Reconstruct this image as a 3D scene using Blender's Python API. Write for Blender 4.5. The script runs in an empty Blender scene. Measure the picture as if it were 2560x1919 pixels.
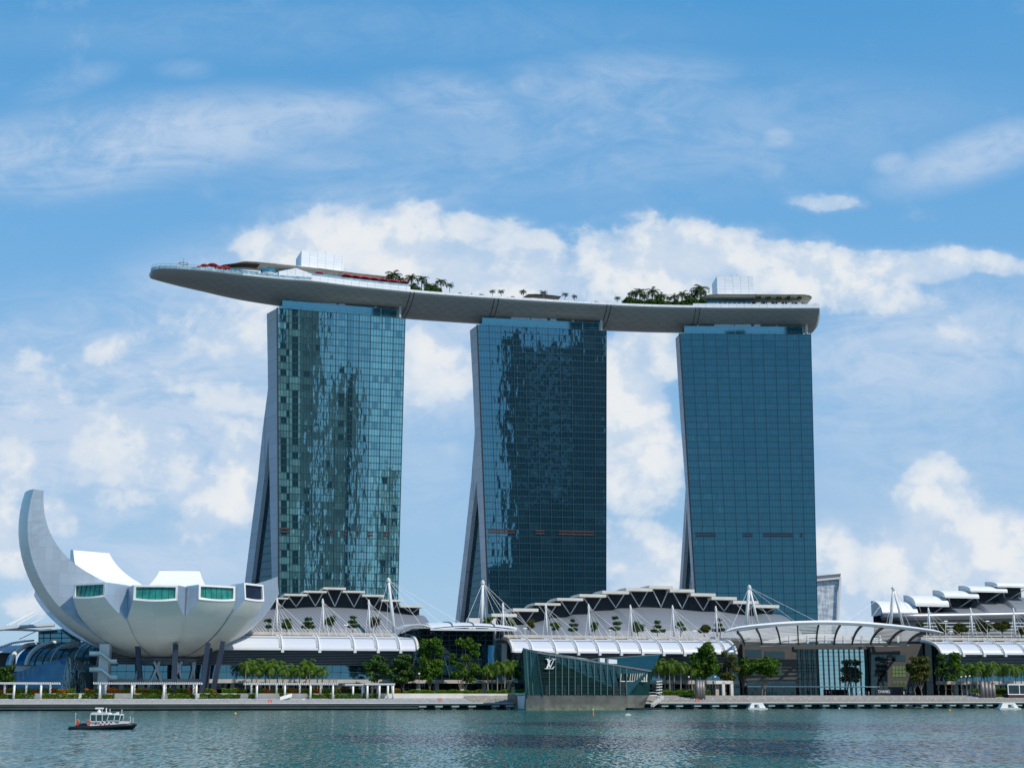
import bpy, math, random
from mathutils import Vector as V
R = math.radians
C = bpy.context.scene.collection
sc = bpy.context.scene
random.seed(7)

# ---------------------------------------------------------------- camera
F = 3600.0                    # focal length in pixels of the 2560 px wide photograph
CAMZ = 5.0
HOR = 1736.0
PITCH = math.atan((HOR - 959.5) / F)
cam_d = bpy.data.cameras.new('camera')
cam_d.sensor_width = 36.0
cam_d.lens = 36.0 * F / 2560.0
cam_d.clip_start = 0.5
cam_d.clip_end = 40000
cam = bpy.data.objects.new('camera', cam_d)
C.objects.link(cam)
cam.location = (0, 0, CAMZ)
cam.rotation_euler = (R(90) + PITCH, 0, 0)
sc.camera = cam

# ---------------------------------------------------------------- light
SUN = V((0.56, -0.40, 0.74)).normalized()
sl = bpy.data.lights.new('sun', 'SUN')
sl.energy = 4.0
sl.angle = R(0.55)
sl.color = (1.0, 0.95, 0.87)
so = bpy.data.objects.new('sun', sl)
so.rotation_euler = (-SUN).to_track_quat('-Z', 'Y').to_euler()
so.location = (200, -200, 400)
C.objects.link(so)
sc.view_settings.view_transform = 'Standard'
sc.view_settings.look = 'None'
sc.view_settings.exposure = 0.0
sc.view_settings.gamma = 1.0

# ---------------------------------------------------------------- pixel helpers (survey of the photograph)
_c, _s = math.cos(PITCH), math.sin(PITCH)
CAM = V((0, 0, CAMZ))
def ray(px, py):
    a = (px - 1280.0) / F
    b = (959.5 - py) / F
    return V((a, _c - b * _s, _s + b * _c))
def atY(px, py, Y):
    d = ray(px, py); return CAM + d * (Y / d.y)
def atz(px, py, z):
    d = ray(px, py); return CAM + d * ((z - CAMZ) / d.z)
QS = 0.27
U = V((1, QS, 0)).normalized()          # along the quay
N = V((-QS, 1, 0)).normalized()         # inland
O = V((0, 515, 0))
def L(s, t, z): return O + U * s + N * t + V((0, 0, z))
def onpl(px, py, p, n):
    d = ray(px, py); return CAM + d * ((p - CAM).dot(n) / d.dot(n))
def pl(px, py, t): return onpl(px, py, O + N * t, N)
def sOf(p): return (p - O).dot(U)
def tOf(p): return (p - O).dot(N)
def plz(px, t, z):                       # point on plane t in column px, at height z
    p = pl(px, 1700, t); return V((p.x, p.y, z))
Z = V((0, 0, 1))

# ---------------------------------------------------------------- sky
w = bpy.data.worlds.new('World'); sc.world = w; w.use_nodes = True
nt = w.node_tree; nt.nodes.clear()
def nn(t, **k):
    n = nt.nodes.new(t)
    for a, v in k.items(): setattr(n, a, v)
    return n
def lk(a, b): nt.links.new(a, b)
def mth(op, a, b=None, c=None, clamp=False):
    n = nn('ShaderNodeMath', operation=op); n.use_clamp = clamp
    for i, v in enumerate((a, b, c)):
        if v is None: continue
        if isinstance(v, (int, float)): n.inputs[i].default_value = v
        else: lk(v, n.inputs[i])
    return n.outputs[0]
out = nn('ShaderNodeOutputWorld'); bg = nn('ShaderNodeBackground')
bg.inputs['Strength'].default_value = 0.1
lk(bg.outputs[0], out.inputs[0])
sky = nn('ShaderNodeTexSky', sky_type='NISHITA')
sky.sun_disc = False
sky.sun_elevation = math.asin(SUN.z)
sky.sun_rotation = math.atan2(SUN.x, SUN.y)
sky.altitude = 0; sky.air_density = 1.0; sky.dust_density = 0.3; sky.ozone_density = 2.2
hs = nn('ShaderNodeHueSaturation'); hs.inputs['Saturation'].default_value = 1.22; hs.inputs['Value'].default_value = 0.97
hs.inputs['Hue'].default_value = 0.492
lk(sky.outputs[0], hs.inputs['Color'])
tc = nn('ShaderNodeTexCoord'); sep = nn('ShaderNodeSeparateXYZ'); lk(tc.outputs['Generated'], sep.inputs[0])
yy = mth('MAXIMUM', sep.outputs[1], 0.12)
uu = mth('DIVIDE', sep.outputs[0], yy); vv = mth('DIVIDE', sep.outputs[2], yy)
cuv = nn('ShaderNodeCombineXYZ'); lk(uu, cuv.inputs[0]); lk(vv, cuv.inputs[1])
UV = cuv.outputs[0]
def noise(scale, detail, vec, rough=0.55, dist=0.0, sx=1, sy=1, loc=(0, 0, 0), rot=0):
    m = nn('ShaderNodeMapping'); m.inputs['Scale'].default_value = (sx, sy, 1); m.inputs['Location'].default_value = loc
    m.inputs['Rotation'].default_value = (0, 0, rot)
    lk(vec, m.inputs[0])
    n = nn('ShaderNodeTexNoise'); n.noise_dimensions = '3D' if vec is not UV else '2D'; n.inputs['Scale'].default_value = scale; n.inputs['Detail'].default_value = detail
    n.inputs['Roughness'].default_value = rough; n.inputs['Distortion'].default_value = dist
    lk(m.outputs[0], n.inputs['Vector']); return n.outputs[0]
def blob(px, py, rx, ry, rot, amt):      # soft patch of cloud, coordinates in the 2212 px view of the photo
    k = 2560 / 2212
    d = ray(px * k, py * k); c = (d.x / d.y, d.z / d.y)
    m = nn('ShaderNodeMapping', vector_type='TEXTURE')
    m.inputs['Location'].default_value = (c[0], c[1], 0)
    m.inputs['Rotation'].default_value = (0, 0, R(rot))
    m.inputs['Scale'].default_value = (rx * k / F, ry * k / F, 1)
    lk(UV, m.inputs[0])
    ln = nn('ShaderNodeVectorMath', operation='LENGTH'); lk(m.outputs[0], ln.inputs[0])
    mr = nn('ShaderNodeMapRange', interpolation_type='SMOOTHSTEP')
    mr.inputs[1].default_value = 1.35; mr.inputs[2].default_value = 0.25; mr.inputs[3].default_value = 0; mr.inputs[4].default_value = amt
    lk(ln.outputs[1], mr.inputs[0]); return mr.outputs[0]
def field(bl):
    acc = None
    for b in bl:
        o_ = blob(*b); acc = o_ if acc is None else mth('MAXIMUM', acc, o_)
    return acc
def smooth(x, a, b, lo=0.0, hi=1.0):
    mr = nn('ShaderNodeMapRange', interpolation_type='SMOOTHSTEP')
    mr.inputs[1].default_value = a; mr.inputs[2].default_value = b; mr.inputs[3].default_value = lo; mr.inputs[4].default_value = hi
    lk(x, mr.inputs[0]); return mr.outputs[0]
# high thin veils
veil = field([(330, 300, 560, 110, 6, .78), (130, 350, 320, 100, 0, .65), (620, 260, 280, 80, 5, .66), (1000, 220, 220, 75, -8, .5),
              (1320, 200, 320, 110, 4, .5), (1430, 260, 170, 90, -30, .45), (1310, 268, 100, 34, 8, .8), (1680, 298, 50, 34, 0, .6),
              (1540, 300, 160, 40, 0, .5), (2110, 335, 250, 66, 18, .7), (1935, 355, 60, 34, 0, .6), (700, 345, 200, 40, 0, .4),
              (150, 180, 130, 40, 20, .3), (400, 150, 70, 30, 0, .3), (800, 430, 330, 60, 4, .42), (2000, 760, 460, 190, 6, .85),
              (1950, 900, 420, 110, 3, .55), (420, 760, 460, 240, 20, .9), (950, 760, 170, 220, 0, 1.0), (230, 930, 500, 300, 0, 1.4), (480, 640, 300, 110, 0, .7), (1950, 1260, 500, 190, 0, .85),
              (300, 1180, 420, 200, 0, .9), (2000, 1000, 420, 160, 0, .45), (930, 1010, 130, 160, 0, .45), (1250, 300, 950, 170, 3, .34), (700, 60, 900, 90, 0, .16)])
nv = noise(7, 9, UV, .66, .9, 1.0, 2.6, (3.1, 1.7, 0), -.16)
nv2 = noise(24, 8, UV, .68, .6, 1.0, 1.9, (9, 4, 0), .25)
va = mth('MULTIPLY', veil, smooth(mth('MULTIPLY_ADD', nv2, .45, mth('MULTIPLY', nv, .7)), .38, .74, .30, 1.2))
# cumulus banks
cum = field([(790, 555, 430, 150, 4, 1.05), (700, 600, 300, 90, 6, .8), (1080, 590, 330, 125, 0, 1.0), (1360, 570, 250, 120, 0, .95), (1500, 545, 260, 92, -8, 1.05),
             (1740, 595, 300, 95, -6, 1.05), (1960, 575, 280, 55, 2, .95), (2160, 570, 160, 46, 0, .85), (1850, 640, 220, 60, 0, .75), (1560, 640, 340, 90, 0, .8),
             (1330, 480, 190, 40, 8, .55), (1775, 435, 110, 36, -4, .78), (2150, 700, 200, 60, 10, .5),
             (250, 745, 90, 40, 20, .6), (100, 840, 120, 100, 0, .70), (330, 900, 240, 160, 0, .56), (250, 1030, 300, 150, 0, .52), (250, 750, 110, 50, 15, .62), (15, 1010, 95, 110, 0, .98), (20, 1160, 120, 110, 0, .95), (110, 1110, 90, 60, -20, .9),
             (510, 1010, 90, 150, 0, .95), (470, 1090, 130, 80, 30, .9), (440, 640, 60, 35, -20, .6), (520, 690, 240, 130, 0, .68), (400, 950, 300, 190, 0, .6), (940, 800, 110, 130, 0, .75),
             (890, 860, 70, 110, 0, .7), (1380, 1000, 120, 190, 0, 1.0), (1345, 880, 130, 180, 0, 1.0), (1380, 1200, 140, 130, 0, 1.0), (1420, 1000, 60, 45, 0, .95), (1400, 760, 110, 120, 0, .8),
             (1440, 1180, 60, 50, 0, .9), (1800, 1200, 74, 110, 0, 1.0), (1790, 1290, 90, 90, 0, .9), (2030, 1090, 130, 120, 0, 1.05), (2100, 1190, 230, 140, 0, 1.05),
             (2180, 1210, 120, 120, 0, .9), (1980, 1230, 170, 110, 0, .8), (60, 1310, 80, 50, 0, .7), (1900, 1310, 240, 50, 0, .6), (960, 960, 50, 50, 0, .35)])
def cnoise(loc):
    a = noise(11, 7, UV, .57, .3, 1, 1.25, loc)
    b = noise(34, 6, UV, .6, .2, 1, 1.15, loc)
    pf = None
    for sc_, am in ((17, .26), (44, .15)):
        m = nn('ShaderNodeMapping'); m.inputs['Scale'].default_value = (1, 1.2, 1); m.inputs['Location'].default_value = loc
        wv_ = nn('ShaderNodeVectorMath', operation='ADD'); lk(UV, m.inputs[0]); lk(m.outputs[0], wv_.inputs[0])
        wn_ = nn('ShaderNodeTexNoise'); wn_.noise_dimensions = '2D'; wn_.inputs['Scale'].default_value = sc_ * 1.3; lk(m.outputs[0], wn_.inputs['Vector'])
        ws_ = nn('ShaderNodeVectorMath', operation='SCALE'); lk(wn_.outputs['Color'], ws_.inputs[0]); ws_.inputs[3].default_value = .035; lk(ws_.outputs[0], wv_.inputs[1])
        vo = nn('ShaderNodeTexVoronoi', feature='F1'); vo.voronoi_dimensions = '2D'; vo.inputs['Scale'].default_value = sc_
        lk(wv_.outputs[0], vo.inputs['Vector']); q_ = mth('MULTIPLY', mth('SUBTRACT', .5, vo.outputs['Distance']), am); pf = q_ if pf is None else mth('ADD', pf, q_)
    return mth('ADD', pf, mth('MULTIPLY_ADD', b, .30, mth('MULTIPLY', a, .95)))
c0 = cnoise((5.3, 2.2, 0)); c1 = cnoise((5.3 - .012, 2.2 - .016, 0))
dens = mth('ADD', cum, mth('MULTIPLY', mth('SUBTRACT', c0, .60), 1.25))
dens1 = mth('ADD', cum, mth('MULTIPLY', mth('SUBTRACT', c1, .60), 1.25))
ca = mth('MULTIPLY_ADD', smooth(dens, .22, 1.0), .5, mth('MULTIPLY', smooth(dens, .48, .68), .5))
# sky away from the photograph: scattered clouds all round the dome
ng = noise(2.3, 7, tc.outputs['Generated'], .58, .4, 1, 1, (1.3, 4.4, 0.7))
behind = smooth(sep.outputs[1], .25, -.15)
up = smooth(sep.outputs[2], .02, .2)
cg = mth('MULTIPLY', mth('MULTIPLY', smooth(ng, .56, .74, 0, .8), behind), up)
# shading of the cumulus
lit = smooth(mth('SUBTRACT', dens, dens1), -.16, .16)
core = smooth(dens, .55, 1.35)
sh = mth('ADD', mth('MULTIPLY', lit, .55), mth('MULTIPLY', core, .45))
def mixc(f, a, b):
    n = nn('ShaderNodeMix', data_type='RGBA')
    if isinstance(f, (int, float)): n.inputs[0].default_value = f
    else: lk(f, n.inputs[0])
    for i, v in ((6, a), (7, b)):
        if isinstance(v, tuple): n.inputs[i].default_value = (*v, 1)
        else: lk(v, n.inputs[i])
    return n.outputs[2]
ccol = mixc(sh, (5.0, 6.4, 8.2), (8.5, 8.7, 8.85))
ramp = nn('ShaderNodeValToRGB'); lk(sep.outputs[2], ramp.inputs[0])
el = ramp.color_ramp.elements; el[0].position = 0.0; el[0].color = (.40, .60, .80, 1); el[1].position = 1.0; el[1].color = (.03, .17, .50, 1)
for p_, c_ in ((.12, (.31, .53, .79, 1)), (.28, (.19, .455, .79, 1)), (.46, (.085, .345, .70, 1))):
    e_ = el.new(p_); e_.color = c_
vm = nn('ShaderNodeVectorMath', operation='SCALE'); lk(ramp.outputs[0], vm.inputs[0]); vm.inputs[3].default_value = 10.0
blue = mixc(.88, hs.outputs[0], vm.outputs[0])
col = mixc(mth('MULTIPLY', va, .92, clamp=True), blue, (5.2, 6.5, 8.3))
col = mixc(mth('MULTIPLY', ca, .96), col, ccol)
col = mixc(cg, col, (6.3, 6.6, 7.0))
lk(col, bg.inputs['Color'])

# ---------------------------------------------------------------- materials
def mat(name, col, rough=.6, metal=0.0, var=0.0, vscale=.3, spec=.5, bump=0.0, bscale=2.0, ior=1.45):
    m = bpy.data.materials.new(name); m.use_nodes = True
    t = m.node_tree; b = t.nodes['Principled BSDF']
    b.inputs['Base Color'].default_value = (*col, 1); b.inputs['Roughness'].default_value = rough; b.inputs['Metallic'].default_value = metal
    b.inputs['Specular IOR Level'].default_value = spec; b.inputs['IOR'].default_value = ior
    if var or bump:
        tc = t.nodes.new('ShaderNodeTexCoord'); n = t.nodes.new('ShaderNodeTexNoise')
        n.inputs['Scale'].default_value = vscale; n.inputs['Detail'].default_value = 6
        t.links.new(tc.outputs['Object'], n.inputs['Vector'])
        if var:
            mr = t.nodes.new('ShaderNodeMapRange'); mr.inputs[1].default_value = .3; mr.inputs[2].default_value = .7
            mr.inputs[3].default_value = 1 - var; mr.inputs[4].default_value = 1 + var
            t.links.new(n.outputs[0], mr.inputs[0])
            hv = t.nodes.new('ShaderNodeHueSaturation'); hv.inputs['Color'].default_value = (*col, 1)
            t.links.new(mr.outputs[0], hv.inputs['Value']); t.links.new(hv.outputs[0], b.inputs['Base Color'])
        if bump:
            n2 = t.nodes.new('ShaderNodeTexNoise'); n2.inputs['Scale'].default_value = bscale; n2.inputs['Detail'].default_value = 4
            t.links.new(tc.outputs['Object'], n2.inputs['Vector'])
            bp = t.nodes.new('ShaderNodeBump'); bp.inputs['Strength'].default_value = bump; t.links.new(n2.outputs[0], bp.inputs['Height'])
            t.links.new(bp.outputs[0], b.inputs['Normal'])
    return m
class NT:
    "tiny node helper for one material"
    def __init__(s, name):
        s.m = bpy.data.materials.new(name); s.m.use_nodes = True; s.t = s.m.node_tree
        s.b = s.t.nodes['Principled BSDF']; s.out = s.t.nodes['Material Output']
    def n(s, ty, **k):
        x = s.t.nodes.new(ty)
        for a, v in k.items(): setattr(x, a, v)
        return x
    def l(s, a, b): s.t.links.new(a, b)
    def math(s, op, a, b=None, c=None):
        x = s.n('ShaderNodeMath', operation=op)
        for i, v in enumerate((a, b, c)):
            if v is None: continue
            if isinstance(v, (int, float)): x.inputs[i].default_value = v
            else: s.l(v, x.inputs[i])
        return x.outputs[0]
    def mix(s, f, a, b):
        x = s.n('ShaderNodeMix', data_type='RGBA')
        if isinstance(f, (int, float)): x.inputs[0].default_value = f
        else: s.l(f, x.inputs[0])
        for i, v in ((6, a), (7, b)):
            if isinstance(v, tuple): x.inputs[i].default_value = (*v, 1)
            else: s.l(v, x.inputs[i])
        return x.outputs[2]
    def noise(s, scale, detail=4, coord='Object', sx=(1, 1, 1), rough=.5):
        tc = s.n('ShaderNodeTexCoord'); mp = s.n('ShaderNodeMapping'); mp.inputs['Scale'].default_value = sx
        s.l(tc.outputs[coord], mp.inputs[0]); n = s.n('ShaderNodeTexNoise'); n.inputs['Scale'].default_value = scale
        n.inputs['Detail'].default_value = detail; n.inputs['Roughness'].default_value = rough
        s.l(mp.outputs[0], n.inputs['Vector']); return n.outputs[0]
    def rng(s, x, a, b, lo=0., hi=1.):
        mr = s.n('ShaderNodeMapRange'); mr.inputs[1].default_value = a; mr.inputs[2].default_value = b; mr.inputs[3].default_value = lo; mr.inputs[4].default_value = hi
        s.l(x, mr.inputs[0]); return mr.outputs[0]
    def base(s, c): s.l(c, s.b.inputs['Base Color'])
    def set(s, **k):
        for a, v in k.items(): s.b.inputs[a.replace('_', ' ')].default_value = v

M = {}
M['white'] = mat('white_paint', (.74, .74, .72), .45, var=.05, vscale=.4)
M['whiteroof'] = mat('white_roof_metal', (.64, .67, .70), .42, var=.04, vscale=.2)
M['cream'] = mat('cream_paint', (.66, .63, .56), .6, var=.08)
M['beige'] = mat('beige_stone', (.50, .46, .40), .7, var=.1)
M['taupe'] = mat('taupe_stone', (.075, .068, .062), .7, var=.12)  # darkened so the plaza canopy's shade sits in the stone colour
M['concrete'] = mat('concrete', (.36, .36, .36), .8, var=.15, vscale=.5)
M['paving'] = mat('granite_paving', (.33, .31, .29), .8, var=.2, vscale=.8)
M['graystone'] = mat('grey_stone', (.30, .30, .31), .75, var=.15, vscale=.6)
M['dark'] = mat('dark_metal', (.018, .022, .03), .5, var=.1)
M['darkcol'] = mat('dark_column_cladding', (.03, .045, .075), .5, var=.1)
M['black'] = mat('black_rubber', (.012, .013, .018), .45)
M['mullion'] = mat('dark_teal_mullion', (.013, .055, .08), .5)
M['steelgrey'] = mat('grey_steel', (.25, .26, .27), .4, .6)
M['red'] = mat('red_fabric', (.34, .012, .02), .8, var=.1, vscale=2)
M['orange'] = mat('orange_plastic', (.75, .12, .05), .5)
M['yellow'] = mat('yellow_plastic', (.75, .38, .03), .5)
M['trunk'] = mat('grey_bark', (.20, .165, .125), .9, var=.3, vscale=3)
M['ptrunk'] = mat('palm_bark', (.27, .25, .21), .9, var=.25, vscale=4)
M['lamp'] = mat('white_lamp_glass', (.85, .85, .83), .3)
M['brown'] = mat('brown_louvre', (.05, .032, .03), .6)
M['wood'] = mat('dark_red_timber', (.06, .02, .018), .6)
M['bluepaint'] = mat('navy_paint', (.012, .03, .09), .35)
M['redpaint'] = mat('red_paint', (.55, .02, .04), .4)

def leafmat(name, c1, c2, tr=.35):
    k = NT(name)
    oi = k.n('ShaderNodeNewGeometry')
    rn = k.noise(.9, 3)
    r = k.math('ADD', k.math('MULTIPLY', oi.outputs['Random Per Island'], .6), k.math('MULTIPLY', rn, .45))
    c = k.mix(r, c1, c2)
    k.base(c); k.set(Roughness=.55, Specular_IOR_Level=.3)
    tl = k.n('ShaderNodeBsdfTranslucent'); k.l(c, tl.inputs[0])
    mx = k.n('ShaderNodeMixShader'); mx.inputs[0].default_value = tr
    k.l(k.b.outputs[0], mx.inputs[1]); k.l(tl.outputs[0], mx.inputs[2]); k.l(mx.outputs[0], k.out.inputs[0])
    return k.m
M['leaf'] = leafmat('leaf_green', (.035, .095, .008), (.12, .24, .014))
M['leafdark'] = leafmat('leaf_dark_green', (.022, .065, .010), (.065, .145, .018), .25)
M['leafolive'] = leafmat('leaf_olive', (.055, .075, .012), (.13, .14, .02))
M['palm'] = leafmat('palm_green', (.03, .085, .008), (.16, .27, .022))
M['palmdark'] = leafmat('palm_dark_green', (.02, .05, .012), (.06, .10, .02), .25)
M['hedge'] = leafmat('hedge_green', (.035, .10, .006), (.16, .26, .010))
M['flower'] = leafmat('orange_flower', (.30, .06, .006), (.55, .16, .012))

def glass(name, tint, dark, curtain=None, refl=.5, rough=.03, wav=.0, wsc=.15, lines=None):
    "reflective facade glass: a dark or curtained room behind a tinted mirror-like coat"
    k = NT(name)
    if curtain:
        at = k.n('ShaderNodeAttribute', attribute_name='tone')
        rm = k.mix(at.outputs['Fac'], dark, curtain)
    else:
        nz = k.noise(.35, 3)
        rm = k.mix(k.rng(nz, .3, .7), tuple(c * .6 for c in dark), tuple(c * 1.5 for c in dark))
    k.base(rm); k.set(Roughness=.6, Specular_IOR_Level=.1)
    g = k.n('ShaderNodeBsdfGlossy'); g.inputs['Color'].default_value = (*tint, 1); g.inputs['Roughness'].default_value = rough
    if wav:
        bp = k.n('ShaderNodeBump'); bp.inputs['Strength'].default_value = 1.0; bp.inputs['Distance'].default_value = wav
        k.l(k.math('ADD', k.math('MULTIPLY', k.noise(wsc, 2, sx=(1, 1, .4)), 1.0), k.math('MULTIPLY', k.noise(wsc * 3.2, 2, sx=(1, 1, .3)), .35)), bp.inputs['Height']); k.l(bp.outputs[0], g.inputs['Normal'])
    fr = k.n('ShaderNodeFresnel'); fr.inputs[0].default_value = 1.5
    f = k.math('MULTIPLY_ADD', fr.outputs[0], 1 - refl, refl)
    mx = k.n('ShaderNodeMixShader'); k.l(f, mx.inputs[0]); k.l(k.b.outputs[0], mx.inputs[1]); k.l(g.outputs[0], mx.inputs[2])
    k.l(mx.outputs[0], k.out.inputs[0]); return k.m
M['towerglass1'] = glass('teal_curtain_wall_glass', (.42, .70, .73), (.005, .042, .060), (.15, .37, .39), .42, .015, .06, .13)
M['towerglass2'] = glass('deep_teal_curtain_wall_glass', (.26, .50, .58), (.004, .042, .072), (.03, .12, .165), .46, .015, .07, .12)
M['towerglass3'] = glass('blue_curtain_wall_glass', (.10, .25, .31), (.009, .062, .095), (.05, .17, .205), .50, .02, .05, .10)
M['crown'] = glass('pale_teal_crown_glass', (.40, .70, .75), (.03, .13, .15), None, .45, .03)
M['atrium'] = glass('dark_atrium_glass', (.16, .28, .34), (.004, .012, .02), None, .35, .03, .03, .2)
M['shopglass'] = glass('dark_shop_glass', (.16, .26, .28), (.006, .012, .014), None, .25, .03, .05, .2)
M['mallglass'] = glass('blue_mall_glass', (.16, .38, .48), (.008, .03, .045), None, .5, .03, .04, .1)
M['lvglass'] = glass('dark_green_glass', (.14, .30, .29), (.010, .034, .032), None, .28, .03, .02, .15)
M['lvroof'] = glass('pale_green_roof_glass', (.40, .58, .62), (.03, .07, .075), None, .4, .05)
M['crystal'] = glass('blue_crystal_glass', (.08, .22, .34), (.006, .035, .065), None, .42, .06)
M['crystaldark'] = glass('black_rippled_glass', (.36, .46, .48), (.006, .018, .022), None, .4, .03, .35, .25)
M['domeglass'] = glass('green_dome_glass', (.25, .42, .42), (.012, .035, .032), None, .4, .05, .5, .35)
M['greenwin'] = glass('green_window_glass', (.30, .55, .48), (.02, .20, .15), None, .15, .05)
M['darkwin'] = glass('navy_window_glass', (.12, .16, .22), (.012, .018, .035), None, .1, .1)
M['boatglass'] = glass('tinted_boat_glass', (.3, .4, .4), (.02, .07, .075), None, .3, .05)
M['rail'] = glass('pale_rail_glass', (.6, .75, .78), (.30, .40, .42), None, .3, .05)
M['greenlit'] = mat('yellow_green_lit_tone', (.13, .19, .07), .5, var=.1)  # even yellow-green colour stands in for lit rooms behind the panes

def gridmat(name, col, line, du, dv, wl=.06, rough=.5, metal=0., diag=False, var=.06, coat=0):
    "panelled surface: joints drawn along the UV grid (UV in metres)"
    k = NT(name)
    uv = k.n('ShaderNodeUVMap'); sp = k.n('ShaderNodeSeparateXYZ'); k.l(uv.outputs[0], sp.inputs[0])
    a = k.math('DIVIDE', sp.outputs[0], du); b = k.math('DIVIDE', sp.outputs[1], dv)
    def ln(x, wd):
        f = k.math('ABSOLUTE', k.math('SUBTRACT', k.math('FRACT', x), .5))
        return k.rng(f, .5 - wd, .5 - wd * .5)
    if diag:
        e = k.math('MAXIMUM', ln(k.math('ADD', a, k.math('MULTIPLY', b, .5)), wl), ln(k.math('SUBTRACT', a, k.math('MULTIPLY', b, .5)), wl))
        e = k.math('MAXIMUM', e, ln(b, wl))
    else:
        e = k.math('MAXIMUM', ln(a, wl * 2.0 / du if False else wl), ln(b, wl))
    fl = k.n('ShaderNodeCombineXYZ'); k.l(k.math('FLOOR', a), fl.inputs[0]); k.l(k.math('FLOOR', b), fl.inputs[1])
    wn = k.n('ShaderNodeTexWhiteNoise'); wn.noise_dimensions = '3D'; k.l(fl.outputs[0], wn.inputs['Vector'])
    nz = k.noise(.12, 5)
    v = k.math('ADD', k.math('MULTIPLY_ADD', wn.outputs[0], var * 1.4, 1 - var * .7), k.math('MULTIPLY_ADD', nz, var * 2, -var))
    hv = k.n('ShaderNodeHueSaturation'); hv.inputs['Color'].default_value = (*col, 1); k.l(v, hv.inputs['Value'])
    k.base(k.mix(e, hv.outputs[0], line)); k.set(Roughness=rough, Metallic=metal)
    return k.m
M['hull'] = gridmat('silver_hull_panels', (.40, .405, .40), (.23, .235, .235), 6.2, 2.6, .03, .42, .25, True, .05)
M['parapet'] = gridmat('white_parapet_panels', (.80, .82, .84), (.45, .47, .5), 4, 1.4, .03, .45)
M['plant'] = gridmat('white_plant_panels', (.78, .80, .83), (.5, .53, .57), 4.2, 1.6, .035, .4)
M['endwall'] = gridmat('grey_end_wall_panels', (.55, .58, .61), (.32, .34, .37), 30, 6.8, .02, .6, 0, False, .08)
M['shell'] = gridmat('pale_shell_panels', (.82, .82, .775), (.66, .66, .62), 7, 3.4, .006, .38, 0, False, .05)
M['petaltop'] = gridmat('white_petal_top', (.76, .76, .73), (.7, .7, .68), 7, 5, .008, .5, 0, False, .02)
M['petalside'] = gridmat('brushed_steel_petal_side', (.55, .63, .71), (.42, .49, .57), 2.6, 4.2, .018, .36, .75, False, .09)
M['ribbed'] = None
k = NT('grey_ribbed_roof')
uvn = k.n('ShaderNodeUVMap'); spn = k.n('ShaderNodeSeparateXYZ'); k.l(uvn.outputs[0], spn.inputs[0])
f = k.math('FRACT', k.math('DIVIDE', k.math('ADD', spn.outputs[0], k.math('MULTIPLY', spn.outputs[1], .55)), 1.25))
st = k.rng(f, .55, .75)
k.base(k.mix(st, (.25, .27, .295), (.10, .115, .135))); k.set(Roughness=.5, Metallic=.2); M['ribbed'] = k.m
k = NT('ribbed_white_roof')
uvn = k.n('ShaderNodeUVMap'); spn = k.n('ShaderNodeSeparateXYZ'); k.l(uvn.outputs[0], spn.inputs[0])
f = k.math('FRACT', k.math('DIVIDE', spn.outputs[1], 1.3))
k.base(k.mix(k.rng(f, .86, .92), (.60, .62, .66), (.36, .38, .43))); k.set(Roughness=.42); M['seamroof'] = k.m
k = NT('granite_plinth')
nz = k.noise(.25, 5); nz2 = k.noise(.9, 6)
tcn = k.n('ShaderNodeTexCoord'); spn = k.n('ShaderNodeSeparateXYZ'); k.l(tcn.outputs['Object'], spn.inputs[0])
alg = k.math('MULTIPLY', k.rng(spn.outputs[2], 2.2, .2), k.rng(nz2, .35, .6))
k.base(k.mix(alg, k.mix(k.rng(nz, .35, .65), (.085, .085, .075), (.14, .14, .125)), (.22, .24, .15))); k.set(Roughness=.55); M['plinth'] = k.m

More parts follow.
